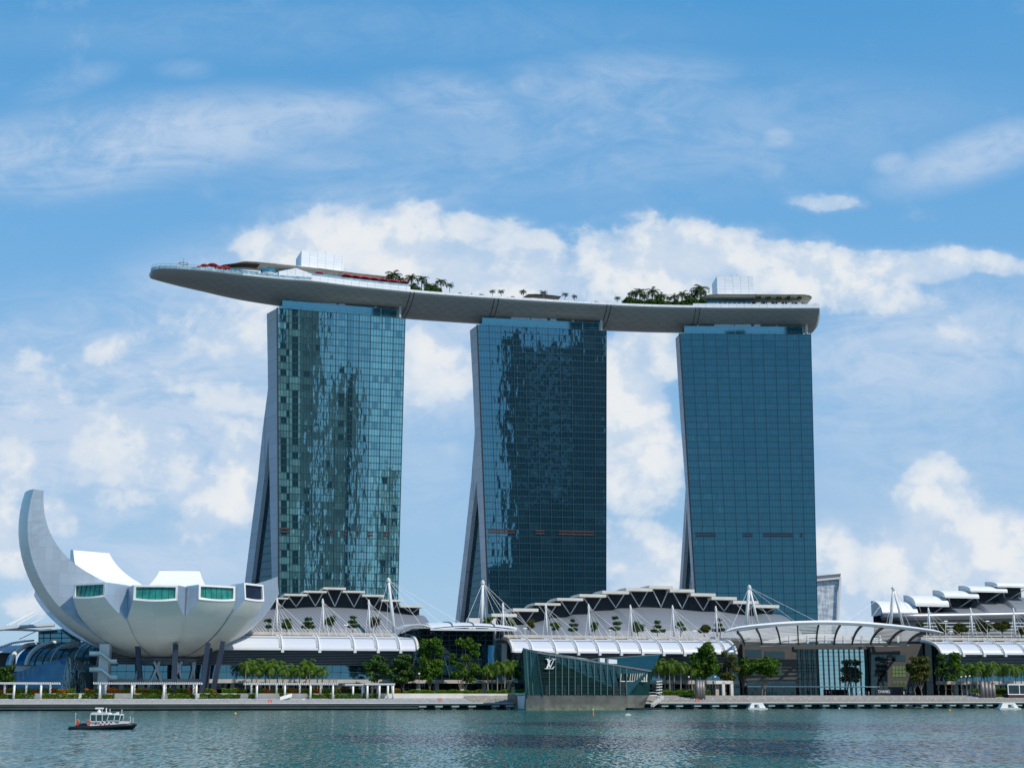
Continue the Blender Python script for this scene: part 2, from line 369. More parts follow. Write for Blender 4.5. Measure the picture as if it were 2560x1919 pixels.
# ---------------------------------------------------------------- mesh helpers
W = {}
class MB:
    def __init__(s): s.v = []; s.f = []; s.uv = []; s.fa = None
    def add(s, vs, fs, uvs=None):
        b = len(s.v); s.v += [V(x) for x in vs]; s.f += [tuple(b + i for i in f) for f in fs]
        s.uv += list(uvs) if uvs else [(0, 0)] * len(vs)
        return s
    def quad(s, a, b, c, d):
        a, b, c, d = map(V, (a, b, c, d)); w_, h_ = (b - a).length, (d - a).length
        return s.add([a, b, c, d], [(0, 1, 2, 3)], [(0, 0), (w_, 0), (w_, h_), (0, h_)])
    def poly(s, pts, uvs=None): return s.add(pts, [tuple(range(len(pts)))], uvs)
    def prism(s, pts, ext, uvd=None):
        "polygon extruded along a vector"
        n = len(pts); pts = [V(p) for p in pts]; e = V(ext); q = [p + e for p in pts]
        uvs = [((p - pts[0]).dot(U) if uvd is None else (p - pts[0]).dot(uvd), p.z) for p in pts]
        s.add(pts, [tuple(range(n))], uvs); s.add(q, [tuple(reversed(range(n)))], uvs)
        for i in range(n):
            j = (i + 1) % n; s.quad(pts[j], pts[i], q[i], q[j])
        return s
    def box(s, c, hx, hy, hz, X=None, Y=None):
        X = X or V((1, 0, 0)); Y = Y or V((0, 1, 0)); c = V(c)
        p = [c + X * (hx * i) + Y * (hy * j) + Z * (hz * k_) for k_ in (-1, 1) for i, j in ((-1, -1), (1, -1), (1, 1), (-1, 1))]
        for f in ((0, 1, 5, 4), (1, 2, 6, 5), (2, 3, 7, 6), (3, 0, 4, 7), (4, 5, 6, 7), (3, 2, 1, 0)): s.quad(*[p[i] for i in f])
        return s
    def lbox(s, s0, s1, t0, t1, z0, z1):
        return s.box(L((s0 + s1) / 2, (t0 + t1) / 2, (z0 + z1) / 2), (s1 - s0) / 2, (t1 - t0) / 2, (z1 - z0) / 2, U, N)
    def beam(s, a, b, w_, h_=None, up=None):
        a, b = V(a), V(b); h_ = h_ or w_; d = (b - a).normalized(); up = up or Z
        x = d.cross(up)
        if x.length < 1e-3: x = d.cross(V((0, 1, 0)))
        x.normalize(); y = x.cross(d)
        p = [q + x * (i * w_ / 2) + y * (j * h_ / 2) for q in (a, b) for i, j in ((-1, -1), (1, -1), (1, 1), (-1, 1))]
        for f in ((0, 1, 5, 4), (1, 2, 6, 5), (2, 3, 7, 6), (3, 0, 4, 7), (4, 5, 6, 7), (3, 2, 1, 0)): s.quad(*[p[i] for i in f])
        return s
    def tube(s, pts, r, n=8, cap=True):
        pts = [V(p) for p in pts]; rs = r if isinstance(r, (list, tuple)) else [r] * len(pts)
        rings = []
        for i, p in enumerate(pts):
            d = (pts[min(i + 1, len(pts) - 1)] - pts[max(i - 1, 0)]).normalized()
            x = d.cross(V((0, 0, 1)));
            if x.length < 1e-2: x = d.cross(V((0, 1, 0)))
            x.normalize(); y = x.cross(d)
            rings.append([p + (x * math.cos(2 * math.pi * k_ / n) + y * math.sin(2 * math.pi * k_ / n)) * rs[i] for k_ in range(n)])
        vs = [q for rg in rings for q in rg]; fs = []
        for i in range(len(pts) - 1):
            for k_ in range(n):
                a = i * n + k_; b = i * n + (k_ + 1) % n; fs.append((a, b, b + n, a + n))
        if cap: fs += [tuple(reversed(range(n))), tuple((len(pts) - 1) * n + k_ for k_ in range(n))]
        return s.add(vs, fs)
    def lathe(s, c, prof, n=16):
        c = V(c); vs = [c + V((r * math.cos(2 * math.pi * k_ / n), r * math.sin(2 * math.pi * k_ / n), z)) for r, z in prof for k_ in range(n)]
        fs = [(i * n + k_, i * n + (k_ + 1) % n, (i + 1) * n + (k_ + 1) % n, (i + 1) * n + k_) for i in range(len(prof) - 1) for k_ in range(n)]
        return s.add(vs, fs)
    def grid(s, fn, nu, nv, su=1., sv=1.):
        vs = []; uvs = []
        for j in range(nv + 1):
            for i in range(nu + 1):
                vs.append(fn(i / nu, j / nv)); uvs.append((i / nu * su, j / nv * sv))
        fs = [(j * (nu + 1) + i, j * (nu + 1) + i + 1, (j + 1) * (nu + 1) + i + 1, (j + 1) * (nu + 1) + i) for j in range(nv) for i in range(nu)]
        return s.add(vs, fs, uvs)
    def build(s, name, m, parent=None, loc=None, smooth=False):
        if parent is not None: o_ = W[parent]
        else: o_ = V(loc) if loc is not None else V((0, 0, 0))
        me = bpy.data.meshes.new(name); me.from_pydata([tuple(x - o_) for x in s.v], [], s.f)
        ul = me.uv_layers.new(name='UVMap'); data = ul.data
        flat = []
        for f in s.f:
            for i in f: flat.extend(s.uv[i])
        data.foreach_set('uv', flat)
        if s.fa:
            at = me.attributes.new('tone', 'FLOAT', 'FACE'); at.data.foreach_set('value', s.fa)
        if smooth: me.polygons.foreach_set('use_smooth', [True] * len(me.polygons))
        me.materials.append(m); me.update()
        o = bpy.data.objects.new(name, me); C.objects.link(o)
        if parent is not None: o.parent = parent
        else: o.location = o_
        W[o] = o_.copy(); return o
def tag(o, label=None, cat=None, group=None, kind=None):
    if label: o['label'] = label
    if cat: o['category'] = cat
    if group: o['group'] = group
    if kind: o['kind'] = kind
    return o
def thing(name, label, cat, loc, group=None):
    o = bpy.data.objects.new(name, None); C.objects.link(o); o.location = V(loc); o.empty_display_size = 1
    W[o] = V(loc); return tag(o, label, cat, group)
def dup(root, loc, rz=0., scale=1., label=None, group=None):
    r = root.copy(); C.objects.link(r); r.location = V(loc); r.rotation_euler = (0, 0, rz); r.scale = (scale,) * 3 if not isinstance(scale, tuple) else scale
    if label: r['label'] = label
    if group: r['group'] = group
    for ch in root.children:
        c = ch.copy(); C.objects.link(c); c.parent = r
        for g in ch.children:
            d = g.copy(); C.objects.link(d); d.parent = c
    return r
ORD = 'first second third fourth fifth sixth seventh eighth ninth tenth eleventh twelfth thirteenth fourteenth fifteenth sixteenth seventeenth eighteenth nineteenth twentieth'.split()
def text_mesh(body, size, name, m, parent, org, X, Y, depth=.05, bold=0.0, align='LEFT'):
    cu = bpy.data.curves.new(name, 'FONT'); cu.body = body; cu.size = size; cu.extrude = depth; cu.offset = bold; cu.align_x = align; cu.space_character = 1.12
    ob = bpy.data.objects.new(name, cu); C.objects.link(ob)
    me = bpy.data.meshes.new_from_object(ob.evaluated_get(bpy.context.evaluated_depsgraph_get()))
    bpy.data.objects.remove(ob); Zn = X.cross(Y)
    for v_ in me.vertices:
        c = v_.co; v_.co = org + X * c.x + Y * c.y + Zn * c.z - W[parent]
    me.materials.clear(); me.materials.append(m)
    o = bpy.data.objects.new(name, me); C.objects.link(o); o.parent = parent; W[o] = W[parent].copy(); return o
def lerp(a, b, x): return a + (b - a) * x
def interp(tab, x):
    "piecewise linear table lookup [(x, y), ...]"
    if x <= tab[0][0]: return tab[0][1]
    for (a, fa), (b, fb) in zip(tab, tab[1:]):
        if x <= b: return fa + (fb - fa) * (x - a) / (b - a)
    return tab[-1][1]

# ================================================================ SETTING: water, land, quay
k = NT('bay_water')
def wv(scale, sx, sy, det=3): return k.noise(scale, det, sx=(sx, sy, 1), rough=.6)
def wcol(scale, sx, sy, det):
    tc_ = k.n('ShaderNodeTexCoord'); mp = k.n('ShaderNodeMapping'); mp.inputs['Scale'].default_value = (sx, sy, 1); k.l(tc_.outputs['Object'], mp.inputs[0])
    n_ = k.n('ShaderNodeTexNoise'); n_.noise_dimensions = '2D'; n_.inputs['Scale'].default_value = scale; n_.inputs['Detail'].default_value = det; k.l(mp.outputs[0], n_.inputs['Vector'])
    v_ = k.n('ShaderNodeVectorMath', operation='SUBTRACT'); k.l(n_.outputs['Color'], v_.inputs[0]); v_.inputs[1].default_value = (.5, .5, .5); return v_.outputs[0]
def vop(op, a, b_):
    n_ = k.n('ShaderNodeVectorMath', operation=op); k.l(a, n_.inputs[0])
    if isinstance(b_, tuple): n_.inputs[1].default_value = b_
    else: k.l(b_, n_.inputs[1])
    return n_.outputs[0]
big = k.noise(.012, 3, sx=(1, 1.6, 1))
wav = vop('ADD', vop('MULTIPLY', wcol(1.0, 2.6, .36, 4), (1.0, 1.1, 0)), vop('MULTIPLY', wcol(.25, 1.6, .4, 3), (.35, .45, 0)))
sc_n = k.n('ShaderNodeVectorMath', operation='SCALE'); k.l(wav, sc_n.inputs[0]); k.l(k.rng(big, .35, .65, .55, .63), sc_n.inputs[3])
nrm_ = k.n('ShaderNodeVectorMath', operation='NORMALIZE'); k.l(vop('ADD', sc_n.outputs[0], (0, -.05, 1)), nrm_.inputs[0]); k.l(nrm_.outputs[0], k.b.inputs['Normal'])
k.base(k.mix(k.rng(big, .3, .7), (.012, .100, .086), (.014, .108, .097))); k.set(Roughness=.1, IOR=1.33, Specular_IOR_Level=.24)
M['water'] = k.m
mb = MB(); mb.quad((-5000, -3000, 0), (5000, -3000, 0), (5000, 900, 0), (-5000, 900, 0))
tag(mb.build('water', M['water']), kind='structure')
k = NT('promenade_ground'); n1 = k.noise(.05, 5); k.base(k.mix(k.rng(n1, .3, .7), (.07, .07, .065), (.12, .115, .105))); k.set(Roughness=.9)
mb = MB(); mb.quad(L(-2500, 20, 4.8), L(2500, 20, 4.8), L(9000, 12000, 4.8), L(-9000, 12000, 4.8))
mb.quad(L(-2500, 20, -2), L(2500, 20, -2), L(2500, 20, 4.8), L(-2500, 20, 4.8))
tag(mb.build('ground', k.m), kind='structure')

sL, sM, sR = -600, sOf(pl(1046, 1753, 0)), 700
sP = sOf(pl(1310, 1753, 0))             # left edge of the pavilion
# left half of the quay: deep grey fascia over a dark recess
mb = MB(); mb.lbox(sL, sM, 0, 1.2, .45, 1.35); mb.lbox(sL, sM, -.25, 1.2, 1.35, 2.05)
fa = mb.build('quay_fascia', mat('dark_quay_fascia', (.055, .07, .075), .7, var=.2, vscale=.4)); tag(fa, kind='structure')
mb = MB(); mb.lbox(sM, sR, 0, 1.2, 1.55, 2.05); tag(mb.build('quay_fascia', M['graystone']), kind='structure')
mb = MB(); mb.lbox(sL, sR, 3.2, 20, -2, 2.0); tag(mb.build('quay_wall', M['dark']), kind='structure')
mb = MB(); mb.lbox(sL, sR, -.45, 3.3, 2.06, 2.34); tag(mb.build('quay_coping', M['cream']), kind='structure')
mb = MB()
mb.quad(L(sL, 3.2, 2.36), L(sM + 20, 3.2, 2.36), L(sM + 20, 14, 3.7), L(sL, 14, 3.7))
mb.quad(L(sL, 14, 3.7), L(sM + 20, 14, 3.7), L(sM + 20, 20.4, 4.2), L(sL, 20.4, 4.2))
tag(mb.build('boardwalk', M['concrete']), kind='structure')
# right half: broad granite steps climbing to the plaza
mb = MB(); nst = 9
for i in range(nst):
    mb.lbox(sM + 20, sR, 4 + i * 1.9, 21.5, 2.05 + i * .305, 2.36 + i * .305)
tag(mb.build('plaza_steps', M['paving']), kind='structure')
# brackets that carry the deck out over the water
br = None
for i, px in enumerate([1057, 1098, 1139, 1181, 1240, 1275, 1663, 1700, 1745, 1790, 1835, 1883, 1930, 1976, 2021, 2066, 2109, 2153, 2194, 2235, 2274, 2313, 2348, 2383, 2417, 2450, 2475, 2515, 2549]):
    p = pl(px, 1760, 0); s_ = sOf(p)
    if br is None:
        mb = MB(); b0 = p.copy(); b0.z = 0
        q = [b0 + N * .2 + Z * 1.52, b0 + N * 3.1 + Z * 1.52, b0 + N * 3.1 + Z * .5, b0 + N * .2 + Z * .95]
        mb.prism([x - U * 1.3 for x in q], U * 2.6); mb.lbox(s_ - .7, s_ + .7, 2, 3.1, -1.5, .5)
        br = mb.build('deck_bracket', M['cream'], loc=b0)
        tag(br, 'pale concrete bracket under the quay deck, first left of the green glass pavilion', 'bracket', 'brackets under the quay deck')
        b_ = br
    else:
        b_ = br.copy(); C.objects.link(b_); b_.location = V((p.x, p.y, 0))
    b_['label'] = ('pale concrete bracket under the quay deck, %s from the left end' % (ORD[i] if i < 20 else ['twenty-first', 'twenty-second', 'twenty-third', 'twenty-fourth', 'twenty-fifth', 'twenty-sixth', 'twenty-seventh', 'twenty-eighth', 'twenty-ninth'][i - 20])
                   )
def railing(s0, s1, t, z, label, step=1.75, lamp=True):
    r = thing('railing', label, 'railing', L((s0 + s1) / 2, t, z))
    m1 = MB(); lp = []
    n = int((s1 - s0) / step)
    for i in range(n + 1):
        s_ = s0 + i * step
        m1.lbox(s_ - .03, s_ + .03, t - .03, t + .03, z, z + 1.05)
        if lamp and i % 2 == 0: lp.append(L(s_, t, z + 1.2))
    for zz in (.15, .5, .8, 1.05): m1.lbox(s0, s1, t - .025, t + .025, z + zz - .025, z + zz + .025)
    m1.build('balustrade', M['steelgrey'], r)
    o0 = None
    for p in lp[:100]:
        if o0 is None: o0 = MB().box(p, .13, .13, .14, U, N).build('lamp', M['lamp'], r); pr = p
        else: c = o0.copy(); C.objects.link(c); c.parent = r; c.location = p - pr
railing(sOf(pl(0, 1750, 1)) - 40, sM + 22, .9, 2.35, 'long grey railing with small white lamps along the left quay edge')
railing(sM + 24, sP - 3, .9, 2.35, 'short grey railing on the quay just left of the green glass pavilion')
railing(sOf(pl(1668, 1750, 1)), sOf(pl(2560, 1750, 1)) + 40, .9, 2.35, 'grey railing along the quay in front of the broad granite steps')

# ================================================================ HOTEL TOWERS
HF = 188.0
def tower(P, glassmat, tonefn, nb, label, bias=0.):
    TL, TR = atz(*P['TL'], HF), atz(*P['TR'], HF)
    d = (TR - TL); d.z = 0; u = d.normalized(); nrm = V((u.y, -u.x, 0))          # outward, to the bay
    def bot(a, b):                         # extend the measured edge down to the ground, on the facade plane
        p = onpl(*b, TL, nrm); q = a + (p - a) * ((HF - 4.8) / (HF - p.z)); q.z = 4.8; return q
    BL, BR = bot(TL, P['BL']), bot(TR, P['BR'])
    def Fp(a, b, o_=0.): return (BL.lerp(BR, a)).lerp(TL.lerp(TR, a), b) + nrm * o_
    base = (BL + BR) / 2; base.z = 4.8
    T = thing('hotel_tower', label, 'tower', base, 'hotel towers under the sky deck')
    rows, sub = 55, 4; cols = nb * sub
    mb = MB(); mb.fa = []; rnd = random.Random(nb * 7 + len(label))
    for j in range(rows):
        for i in range(cols):
            tx, tz = rnd.gauss(bias, .0022), rnd.gauss(0, .0018)
            a0, a1, b0, b1 = i / cols, (i + 1) / cols, j / rows, (j + 1) / rows
            wd, hd = 1.5 / 2 * tx, 3.3 / 2 * tz
            mb.quad(Fp(a0, b0, -wd - hd), Fp(a1, b0, wd - hd), Fp(a1, b1, wd + hd), Fp(a0, b1, -wd + hd))
            mb.fa.append(tonefn(i, j, cols, rows, rnd))
    mb.build('glass_facade', glassmat, T)
    mb = MB()
    for j in range(rows + 1): mb.beam(Fp(0, j / rows, .02), Fp(1, j / rows, .02), .17, .3)
    for i in range(nb + 1): mb.beam(Fp(i / nb, 0, .12), Fp(i / nb, 1.003, .12), .25, .3, nrm)
    for i in range(cols): mb.beam(Fp(i / cols, 0, .03), Fp(i / cols, 1, .03), .09, .12, nrm)
    mb.build('mullion_grid', M['mullion'], T)
    # end wall, splayed rear leg and glazed gap, surveyed on the plane of the left end
    BK = atz(*P['outer'][0], HF); e = BK - TL; e.z = 0; e.normalize(); en = V((e.y, -e.x, 0))
    ed = (TL - BL).normalized(); en = e.cross(ed).normalized()
    if en.dot(u) > 0: en = -en
    def E(px, py): return onpl(px, py, TL, en)
    def down(a, b):
        q = a + (b - a) * ((a.z - 4.8) / (a.z - b.z)); return q
    outer = [E(*p) for p in P['outer']]; outer.append(down(outer[-2], outer[-1]))
    gl = [E(*p) for p in P['gapL']]; gl.append(down(gl[-2], gl[-1]))
    gr = [E(*p) for p in P['gapR']]; gr.append(down(gr[-2], gr[-1]))
    Fl = [TL, BL]
    outer[0].z = TL.z
    def strip(mbx, A, B, off):           # wall between two polylines, resampled by height
        za = max(min(p.z for p in A), min(p.z for p in B)); zb = min(max(p.z for p in A), max(p.z for p in B))
        def at(Pl, z):
            for p, q in zip(Pl, Pl[1:]):
                if (p.z - z) * (q.z - z) <= 0 and abs(p.z - q.z) > 1e-6: return p.lerp(q, (z - p.z) / (q.z - p.z))
            return Pl[0] if abs(Pl[0].z - z) < abs(Pl[-1].z - z) else Pl[-1]
        zs = sorted(set([za, zb] + [p.z for p in A + B if za < p.z < zb])); zz = []
        for a_, b_ in zip(zs, zs[1:]):
            n_ = max(1, int((b_ - a_) / 8)); zz += [a_ + (b_ - a_) * i / n_ for i in range(n_)]
        zz.append(zs[-1])
        for z0, z1 in zip(zz, zz[1:]):
            p = [at(A, z0), at(B, z0), at(B, z1), at(A, z1)]
            mbx.add([x + off for x in p], [(0, 1, 2, 3)], [((x - TL).dot(e) + 14.9, x.z) for x in p])
        return at
    apex = gl[0]
    upO = [p for p in outer if p.z > apex.z]
    mb = MB()
    strip(mb, outer, [TL, apex + (TL - apex) * 0, apex] if False else [outer[0].lerp(TL, .0), apex], V()) if False else None
    # upper part: outer edge to facade edge, down to the apex of the gap
    def ptat(Pl, z):
        for p, q in zip(Pl, Pl[1:]):
            if (p.z - z) * (q.z - z) <= 0 and abs(p.z - q.z) > 1e-6: return p.lerp(q, (z - p.z) / (q.z - p.z))
        return Pl[-1]
    oa = ptat(outer, apex.z); fa_ = ptat(Fl, apex.z)
    strip(mb, [p for p in outer if p.z > apex.z] + [oa], [TL, fa_], V())
    strip(mb, [p for p in gr], [fa_, BL], V())
    mb.build('end_wall', M['endwall'], T)
    mb = MB(); low = [oa] + [p for p in outer if p.z < apex.z]
    strip(mb, low, gl, V()); rl = mb
    # thickness of the two leg walls towards the gap
    for Pl in (gl, gr):
        for p, q in zip(Pl, Pl[1:]): mb.quad(p, q, q - en * 2.2, p - en * 2.2)
    mb.build('rear_leg_wall', M['endwall'], T)
    mb = MB(); strip(mb, gl, gr, -en * 2.0); mb.build('atrium_glass', M['atrium'], T)
    zt = gl[0].z - 12
    while zt > 8:
        MB().beam(ptat(gl, zt) - en * 1.9, ptat(gr, zt) - en * 1.9, .25).build('atrium_transom', M['mullion'], T); zt -= 3.6
    # right end, back and roof
    ofs = [(p - TL.lerp(BL, (HF - p.z) / (HF - 4.8))).dot(e) for p in outer]
    back = V((-u.y, u.x, 0)) * -1 if False else -nrm
    Ro = [V((0, 0, 0))] * 0
    for p, o_ in zip(outer, ofs):
        b = (p.z - 4.8) / (HF - 4.8); q = Fp(1, b); Ro.append(q + back * max(o_, 3) + V((0, 0, 0)))
    mb = MB()
    for i in range(len(outer) - 1): mb.quad(Ro[i], Ro[i + 1], outer[i + 1], outer[i])
    mb.build('rear_facade', M['mallglass'], T)
    mb = MB()
    for i in range(len(Ro) - 1):
        b0, b1 = [(Ro[q].z - 4.8) / (HF - 4.8) for q in (i, i + 1)]
        mb.quad(Fp(1, b0), Fp(1, b1), Ro[i + 1], Ro[i])
    mb.build('end_wall', M['endwall'], T)
    mb = MB(); mb.poly([TL - Z * .4, TR - Z * .4, Ro[0] - Z * .4, outer[0] - Z * .4]); mb.build('roof', M['concrete'], T)
    mb = MB()                                        # slim edge trim of the end wall
    mb.beam(Fp(0, 0, .1), Fp(0, 1, .1), .7, .5, nrm); mb.build('corner_trim', M['dark'], T)
    # teal glass storey set back on the roof
    c0, c1 = P['crown']; ins = 2.6; cp = TL - nrm * ins
    A, B = onpl(*c0, cp, nrm), onpl(*c1, cp, nrm); zt = (A.z + B.z) / 2; A.z = B.z = zt
    A2, B2 = A - nrm * 11, B - nrm * 9
    mb = MB(); zb = HF - .3
    def dn(p): q = p.copy(); q.z = zb; return q
    mb.quad(dn(A), dn(B), B, A); mb.quad(dn(A2), dn(A), A, A2); mb.quad(dn(B), dn(B2), B2, B)
    cg_ = mb.build('crown_glass', M['crown'], T)
    mb = MB()
    for i in range(8): p = A.lerp(B, i / 7) + nrm * .05; mb.beam(dn(p), p, .16)
    for f_ in (.45, 1.0):
        z_ = lerp(zb, zt, f_); p, q = A + nrm * .06, B + nrm * .06; p.z = q.z = z_; mb.beam(p, q, .16)
    mb.build('crown_frame', M['rail'], cg_)
    # plant room and columns under the sky deck
    pa, pb = P['plant']; pp = TL - nrm * 3.4
    a, b = onpl(*pa, pp, nrm), onpl(*pb, pp, nrm); a.z = b.z = zt + 1.3
    mb = MB()
    for x0, x1 in ((0, .42), (.44, .8), (.86, 1)):
        p, q = a.lerp(b, x0), a.lerp(b, x1); mb.prism([dn(p), dn(q), q, p], -nrm * 6)
    mb.build('plant_room', M['plant'], T)
    for (px, py), dz in P['cols']:
        tt = 3.6 if dz else 2
        p = onpl(px, py, TL - nrm * tt, nrm); b_ = V((p.x, p.y, HF - .3))
        MB().tube([b_, b_ + Z * (10 if dz else 9) + u * (0 if dz else .8) - nrm * 2], .75, 12).build('column', M['steelgrey' if False else 'cream'], T, smooth=True)
    for (x0, x1, y0, y1) in P['vents']:
        mb = MB(); A_ = onpl(x0, y0, TL, nrm); B_ = onpl(x1, y1, TL, nrm); hh = A_.z - B_.z
        for f0, f1 in ((0, .36), (.64, 1)):
            p0, p1 = A_.copy(), B_.copy(); p0.z = A_.z - hh * f0; p1.z = A_.z - hh * f0
            q0, q1 = p0.copy(), p1.copy(); q0.z = q1.z = A_.z - hh * f1
            mb.prism([q0 + nrm * .02, q1 + nrm * .02, p1 + nrm * .02, p0 + nrm * .02], nrm * .3)
        mb.build('vent', M['brown' if bias <= 0 else 'dark'], T)
    return T, TL, TR, u, (nrm - u * bias).normalized()
def tone1(i, j, c, r, q):
    room, pos = i // 4, i % 4; g = random.Random(room * 977 + j * 31 + 5)
    st = g.random(); v = .45 + .4 * g.random() + q.uniform(-.16, .16)
    if j in (9, 10): return .12 + q.random() * .1
    if room in (2, 3): v *= .35  # middle bays dimmed: a mirrored skyscraper painted into the curtain tone
    if room == 6: return (.0 if pos in (0, 1) and j % 1 == 0 else .25)
    if room in (0, 1):
        return 0.0 if (st < .5 and pos in (1, 2)) else (0 if pos == 3 and room == 0 and st > .8 else v * 1.1)
    if room in (4, 5, 7): v *= .5
    return 0.02 if (st < .16 and pos in (1, 2)) else v
def tone2(i, j, c, r, q):
    g = random.Random((i // 4) * 977 + j * 31 + 15); v = g.random() ** 2 * .4 + q.uniform(0, .1)
    return v * (.5 if g.random() < .6 else 1)
def tone3(i, j, c, r, q):
    g = random.Random((i // 4) * 977 + j * 31 + 25); v = .22 * g.random() + q.uniform(0, .22)
    if i < 12 and j in (22, 24, 27, 29, 32, 34, 36, 38, 40) : v += .5 * (g.random() < .7) * q.random()
    if 40 <= j < 50: v += .12 * q.random()
    return v
T1 = tower(dict(TL=(693, 770), TR=(1013, 796), BL=(697, 1490), BR=(995, 1480),
    outer=[(667, 784.5), (669, 900), (670, 970), (656, 1080), (644, 1200), (631, 1300), (612, 1455)],
    gapL=[(671, 1093), (660, 1200), (648, 1300), (628.5, 1455)], gapR=[(671.2, 1093), (674, 1200), (675.6, 1300), (680, 1455)],
    crown=((706.6, 750), (992.7, 774.7)), plant=((753, 746), (863, 755)),
    cols=[((734.5, 760), 1), ((818, 765), 1), ((939.6, 775), 1), ((999, 792), 0)],
    vents=[(702, 722, 1318, 1331), (824, 831, 1323, 1337), (861, 867, 1325, 1338), (889, 896, 1326, 1339), (918, 932, 1327, 1340), (960, 974, 1328, 1341)]),
    M['towerglass1'], tone1, 11, 'teal glass hotel tower nearest the white lotus building, with curtained windows', -.06)
T2 = tower(dict(TL=(1192.7, 812.5), TR=(1516, 827), BL=(1222, 1540), BR=(1515, 1540),
    outer=[(1174.6, 826), (1182, 960), (1187, 1080), (1178, 1200), (1160, 1370), (1138, 1555)],
    gapL=[(1190.6, 1206), (1180, 1290), (1152, 1540)], gapR=[(1191, 1206), (1196.5, 1290), (1208, 1540)],
    crown=((1206, 793.5), (1498, 808)), plant=((1278, 792), (1391, 798)),
    cols=[((1237, 800), 1), ((1433.6, 806), 1), ((1502.5, 822), 0)],
    vents=[(1220, 1287, 1322, 1333), (1338, 1361, 1324, 1335), (1396, 1485, 1325, 1338)]),
    M['towerglass2'], tone2, 11, 'dark hotel tower in the middle of the three, mirroring dark buildings')
T3 = tower(dict(TL=(1699, 834), TR=(2027, 836), BL=(1738, 1475), BR=(2044, 1555),
    outer=[(1688.6, 846), (1701, 1050), (1714, 1220), (1706, 1350), (1698, 1475)],
    gapL=[(1717, 1271), (1711, 1380), (1704, 1475)], gapR=[(1717.2, 1271), (1724, 1380), (1730, 1475)],
    crown=((1711, 815.5), (2006.5, 816.5)), plant=((1786, 810), (1901, 811)),
    cols=[((1745, 815), 1), ((1943, 815), 1), ((2016, 830), 0)],
    vents=[(1739, 1790, 1330, 1341), (1857, 1882, 1331, 1341), (1908, 1983, 1331, 1341), (2000, 2007, 1331, 1341)]),
    M['towerglass3'], tone3, 11, 'even blue hotel tower farthest from the white lotus building, below the deck\'s blunt end', .085)

# ================================================================ SKY DECK
HR = 200.5
rim_px = [(376.3, 678.5), (381, 674.5), (398.5, 671), (424, 670.5), (449, 671.4), (528, 677), (607, 686.5), (718, 697.5), (779, 701.5), (890, 715), (1026, 729),
          (1130, 737.5), (1235.6, 744.7), (1370, 753), (1507, 760.5), (1620, 765.5), (1733, 768), (1890, 769.3), (2049, 769.5)]
rimw = [atz(*p, HR) for p in rim_px]
# smooth the surveyed rim with a cubic through cumulative length
cl = [0.]
for a, b in zip(rimw, rimw[1:]): cl.append(cl[-1] + (b - a).length)
def rim(l):
    i = max(1, min(len(cl) - 1, next((j for j, c in enumerate(cl) if c >= l), len(cl) - 1)))
    i0, i1 = i - 1, i; p0, p1 = rimw[i0], rimw[i1]; x = (l - cl[i0]) / (cl[i1] - cl[i0])
    def tan(j):
        a, b = max(0, j - 1), min(len(cl) - 1, j + 1); return (rimw[b] - rimw[a]) / (cl[b] - cl[a])
    m0, m1 = tan(i0) * (cl[i1] - cl[i0]), tan(i1) * (cl[i1] - cl[i0]); x2, x3 = x * x, x * x * x
    return p0 * (2 * x3 - 3 * x2 + 1) + m0 * (x3 - 2 * x2 + x) + p1 * (-2 * x3 + 3 * x2) + m1 * (x3 - x2)
LT = cl[-1]
def rtan(l): return (rim(min(LT, l + 2)) - rim(max(0, l - 2))).normalized()
def rin(l):
    l2 = max(l, 40); t_ = (rim(min(LT, l2 + 14)) - rim(l2 - 14)).normalized(); return V((-t_.y, t_.x, 0))
def width(l):
    x = min(1, l / 95.); return 38 * math.sqrt(max(0, 1 - (1 - x) ** 2.2))
def depth(l):
    x = min(1, l / 70.); e_ = min(1, (LT - l) / 3.5 + .35) ** .5
    return (1.2 + 6.9 * x ** .55) * min(1, l / 4 + .2)
def rim_l(px):                                   # length along the rim where it crosses column px
    a, b = 0., LT
    for _ in range(40):
        m_ = (a + b) / 2; p = rim(m_); 
        d_ = p - CAM; fwd = d_.y * _c + d_.z * _s
        if 1280 + F * d_.x / fwd < px: a = m_
        else: b = m_
    return a
def sect(l, a, off=0.):                          # a: 0 front rim .. 1 rear rim, round the belly
    th = math.pi * a; w_ = width(l); d_ = depth(l)
    x = w_ / 2 * (1 - math.cos(th))
    z = -d_ * (.3 * abs(math.sin(th)) ** .8 + .7 * abs(math.sin(th)) ** 2.2)
    p = rim(l) + rin(l) * x + Z * z
    if off: p += (Z * (-math.sin(th)) - rin(l) * math.cos(th)) * off
    return p
SD = thing('sky_deck', 'long boat shaped sky deck with silver belly laid across three towers', 'sky deck', rim(LT / 2))
ls = [0, .4, 1, 2, 3.5, 5.5, 8, 11, 15, 20, 26, 33, 41, 50] + [50 + (LT - 50) * i / 60 for i in range(1, 61)]
mb = MB(); na = 28
vs = [sect(l, i / na) for l in ls for i in range(na + 1)]
fs = [(j * (na + 1) + i, j * (na + 1) + i + 1, (j + 1) * (na + 1) + i + 1, (j + 1) * (na + 1) + i) for j in range(len(ls) - 1) for i in range(na)]
mb.add(vs, fs, [(l, i / na * 46) for l in ls for i in range(na + 1)])
mb.build('hull', M['hull'], SD, smooth=True)
mb = MB()                                         # blunt faceted stern
cs = [sect(LT, i / na) for i in range(na + 1)]
tn = rtan(LT - 3); n_ = 5
def stern(i, j):
    p = cs[i]; c_ = cs[0].lerp(cs[-1], .5) - Z * 3
    q = p.lerp(c_, j / n_ * .8) + tn * (2.6 * math.sin(j / n_ * math.pi / 2)); return q
vs = [stern(i, j) for j in range(n_ + 1) for i in range(na + 1)]
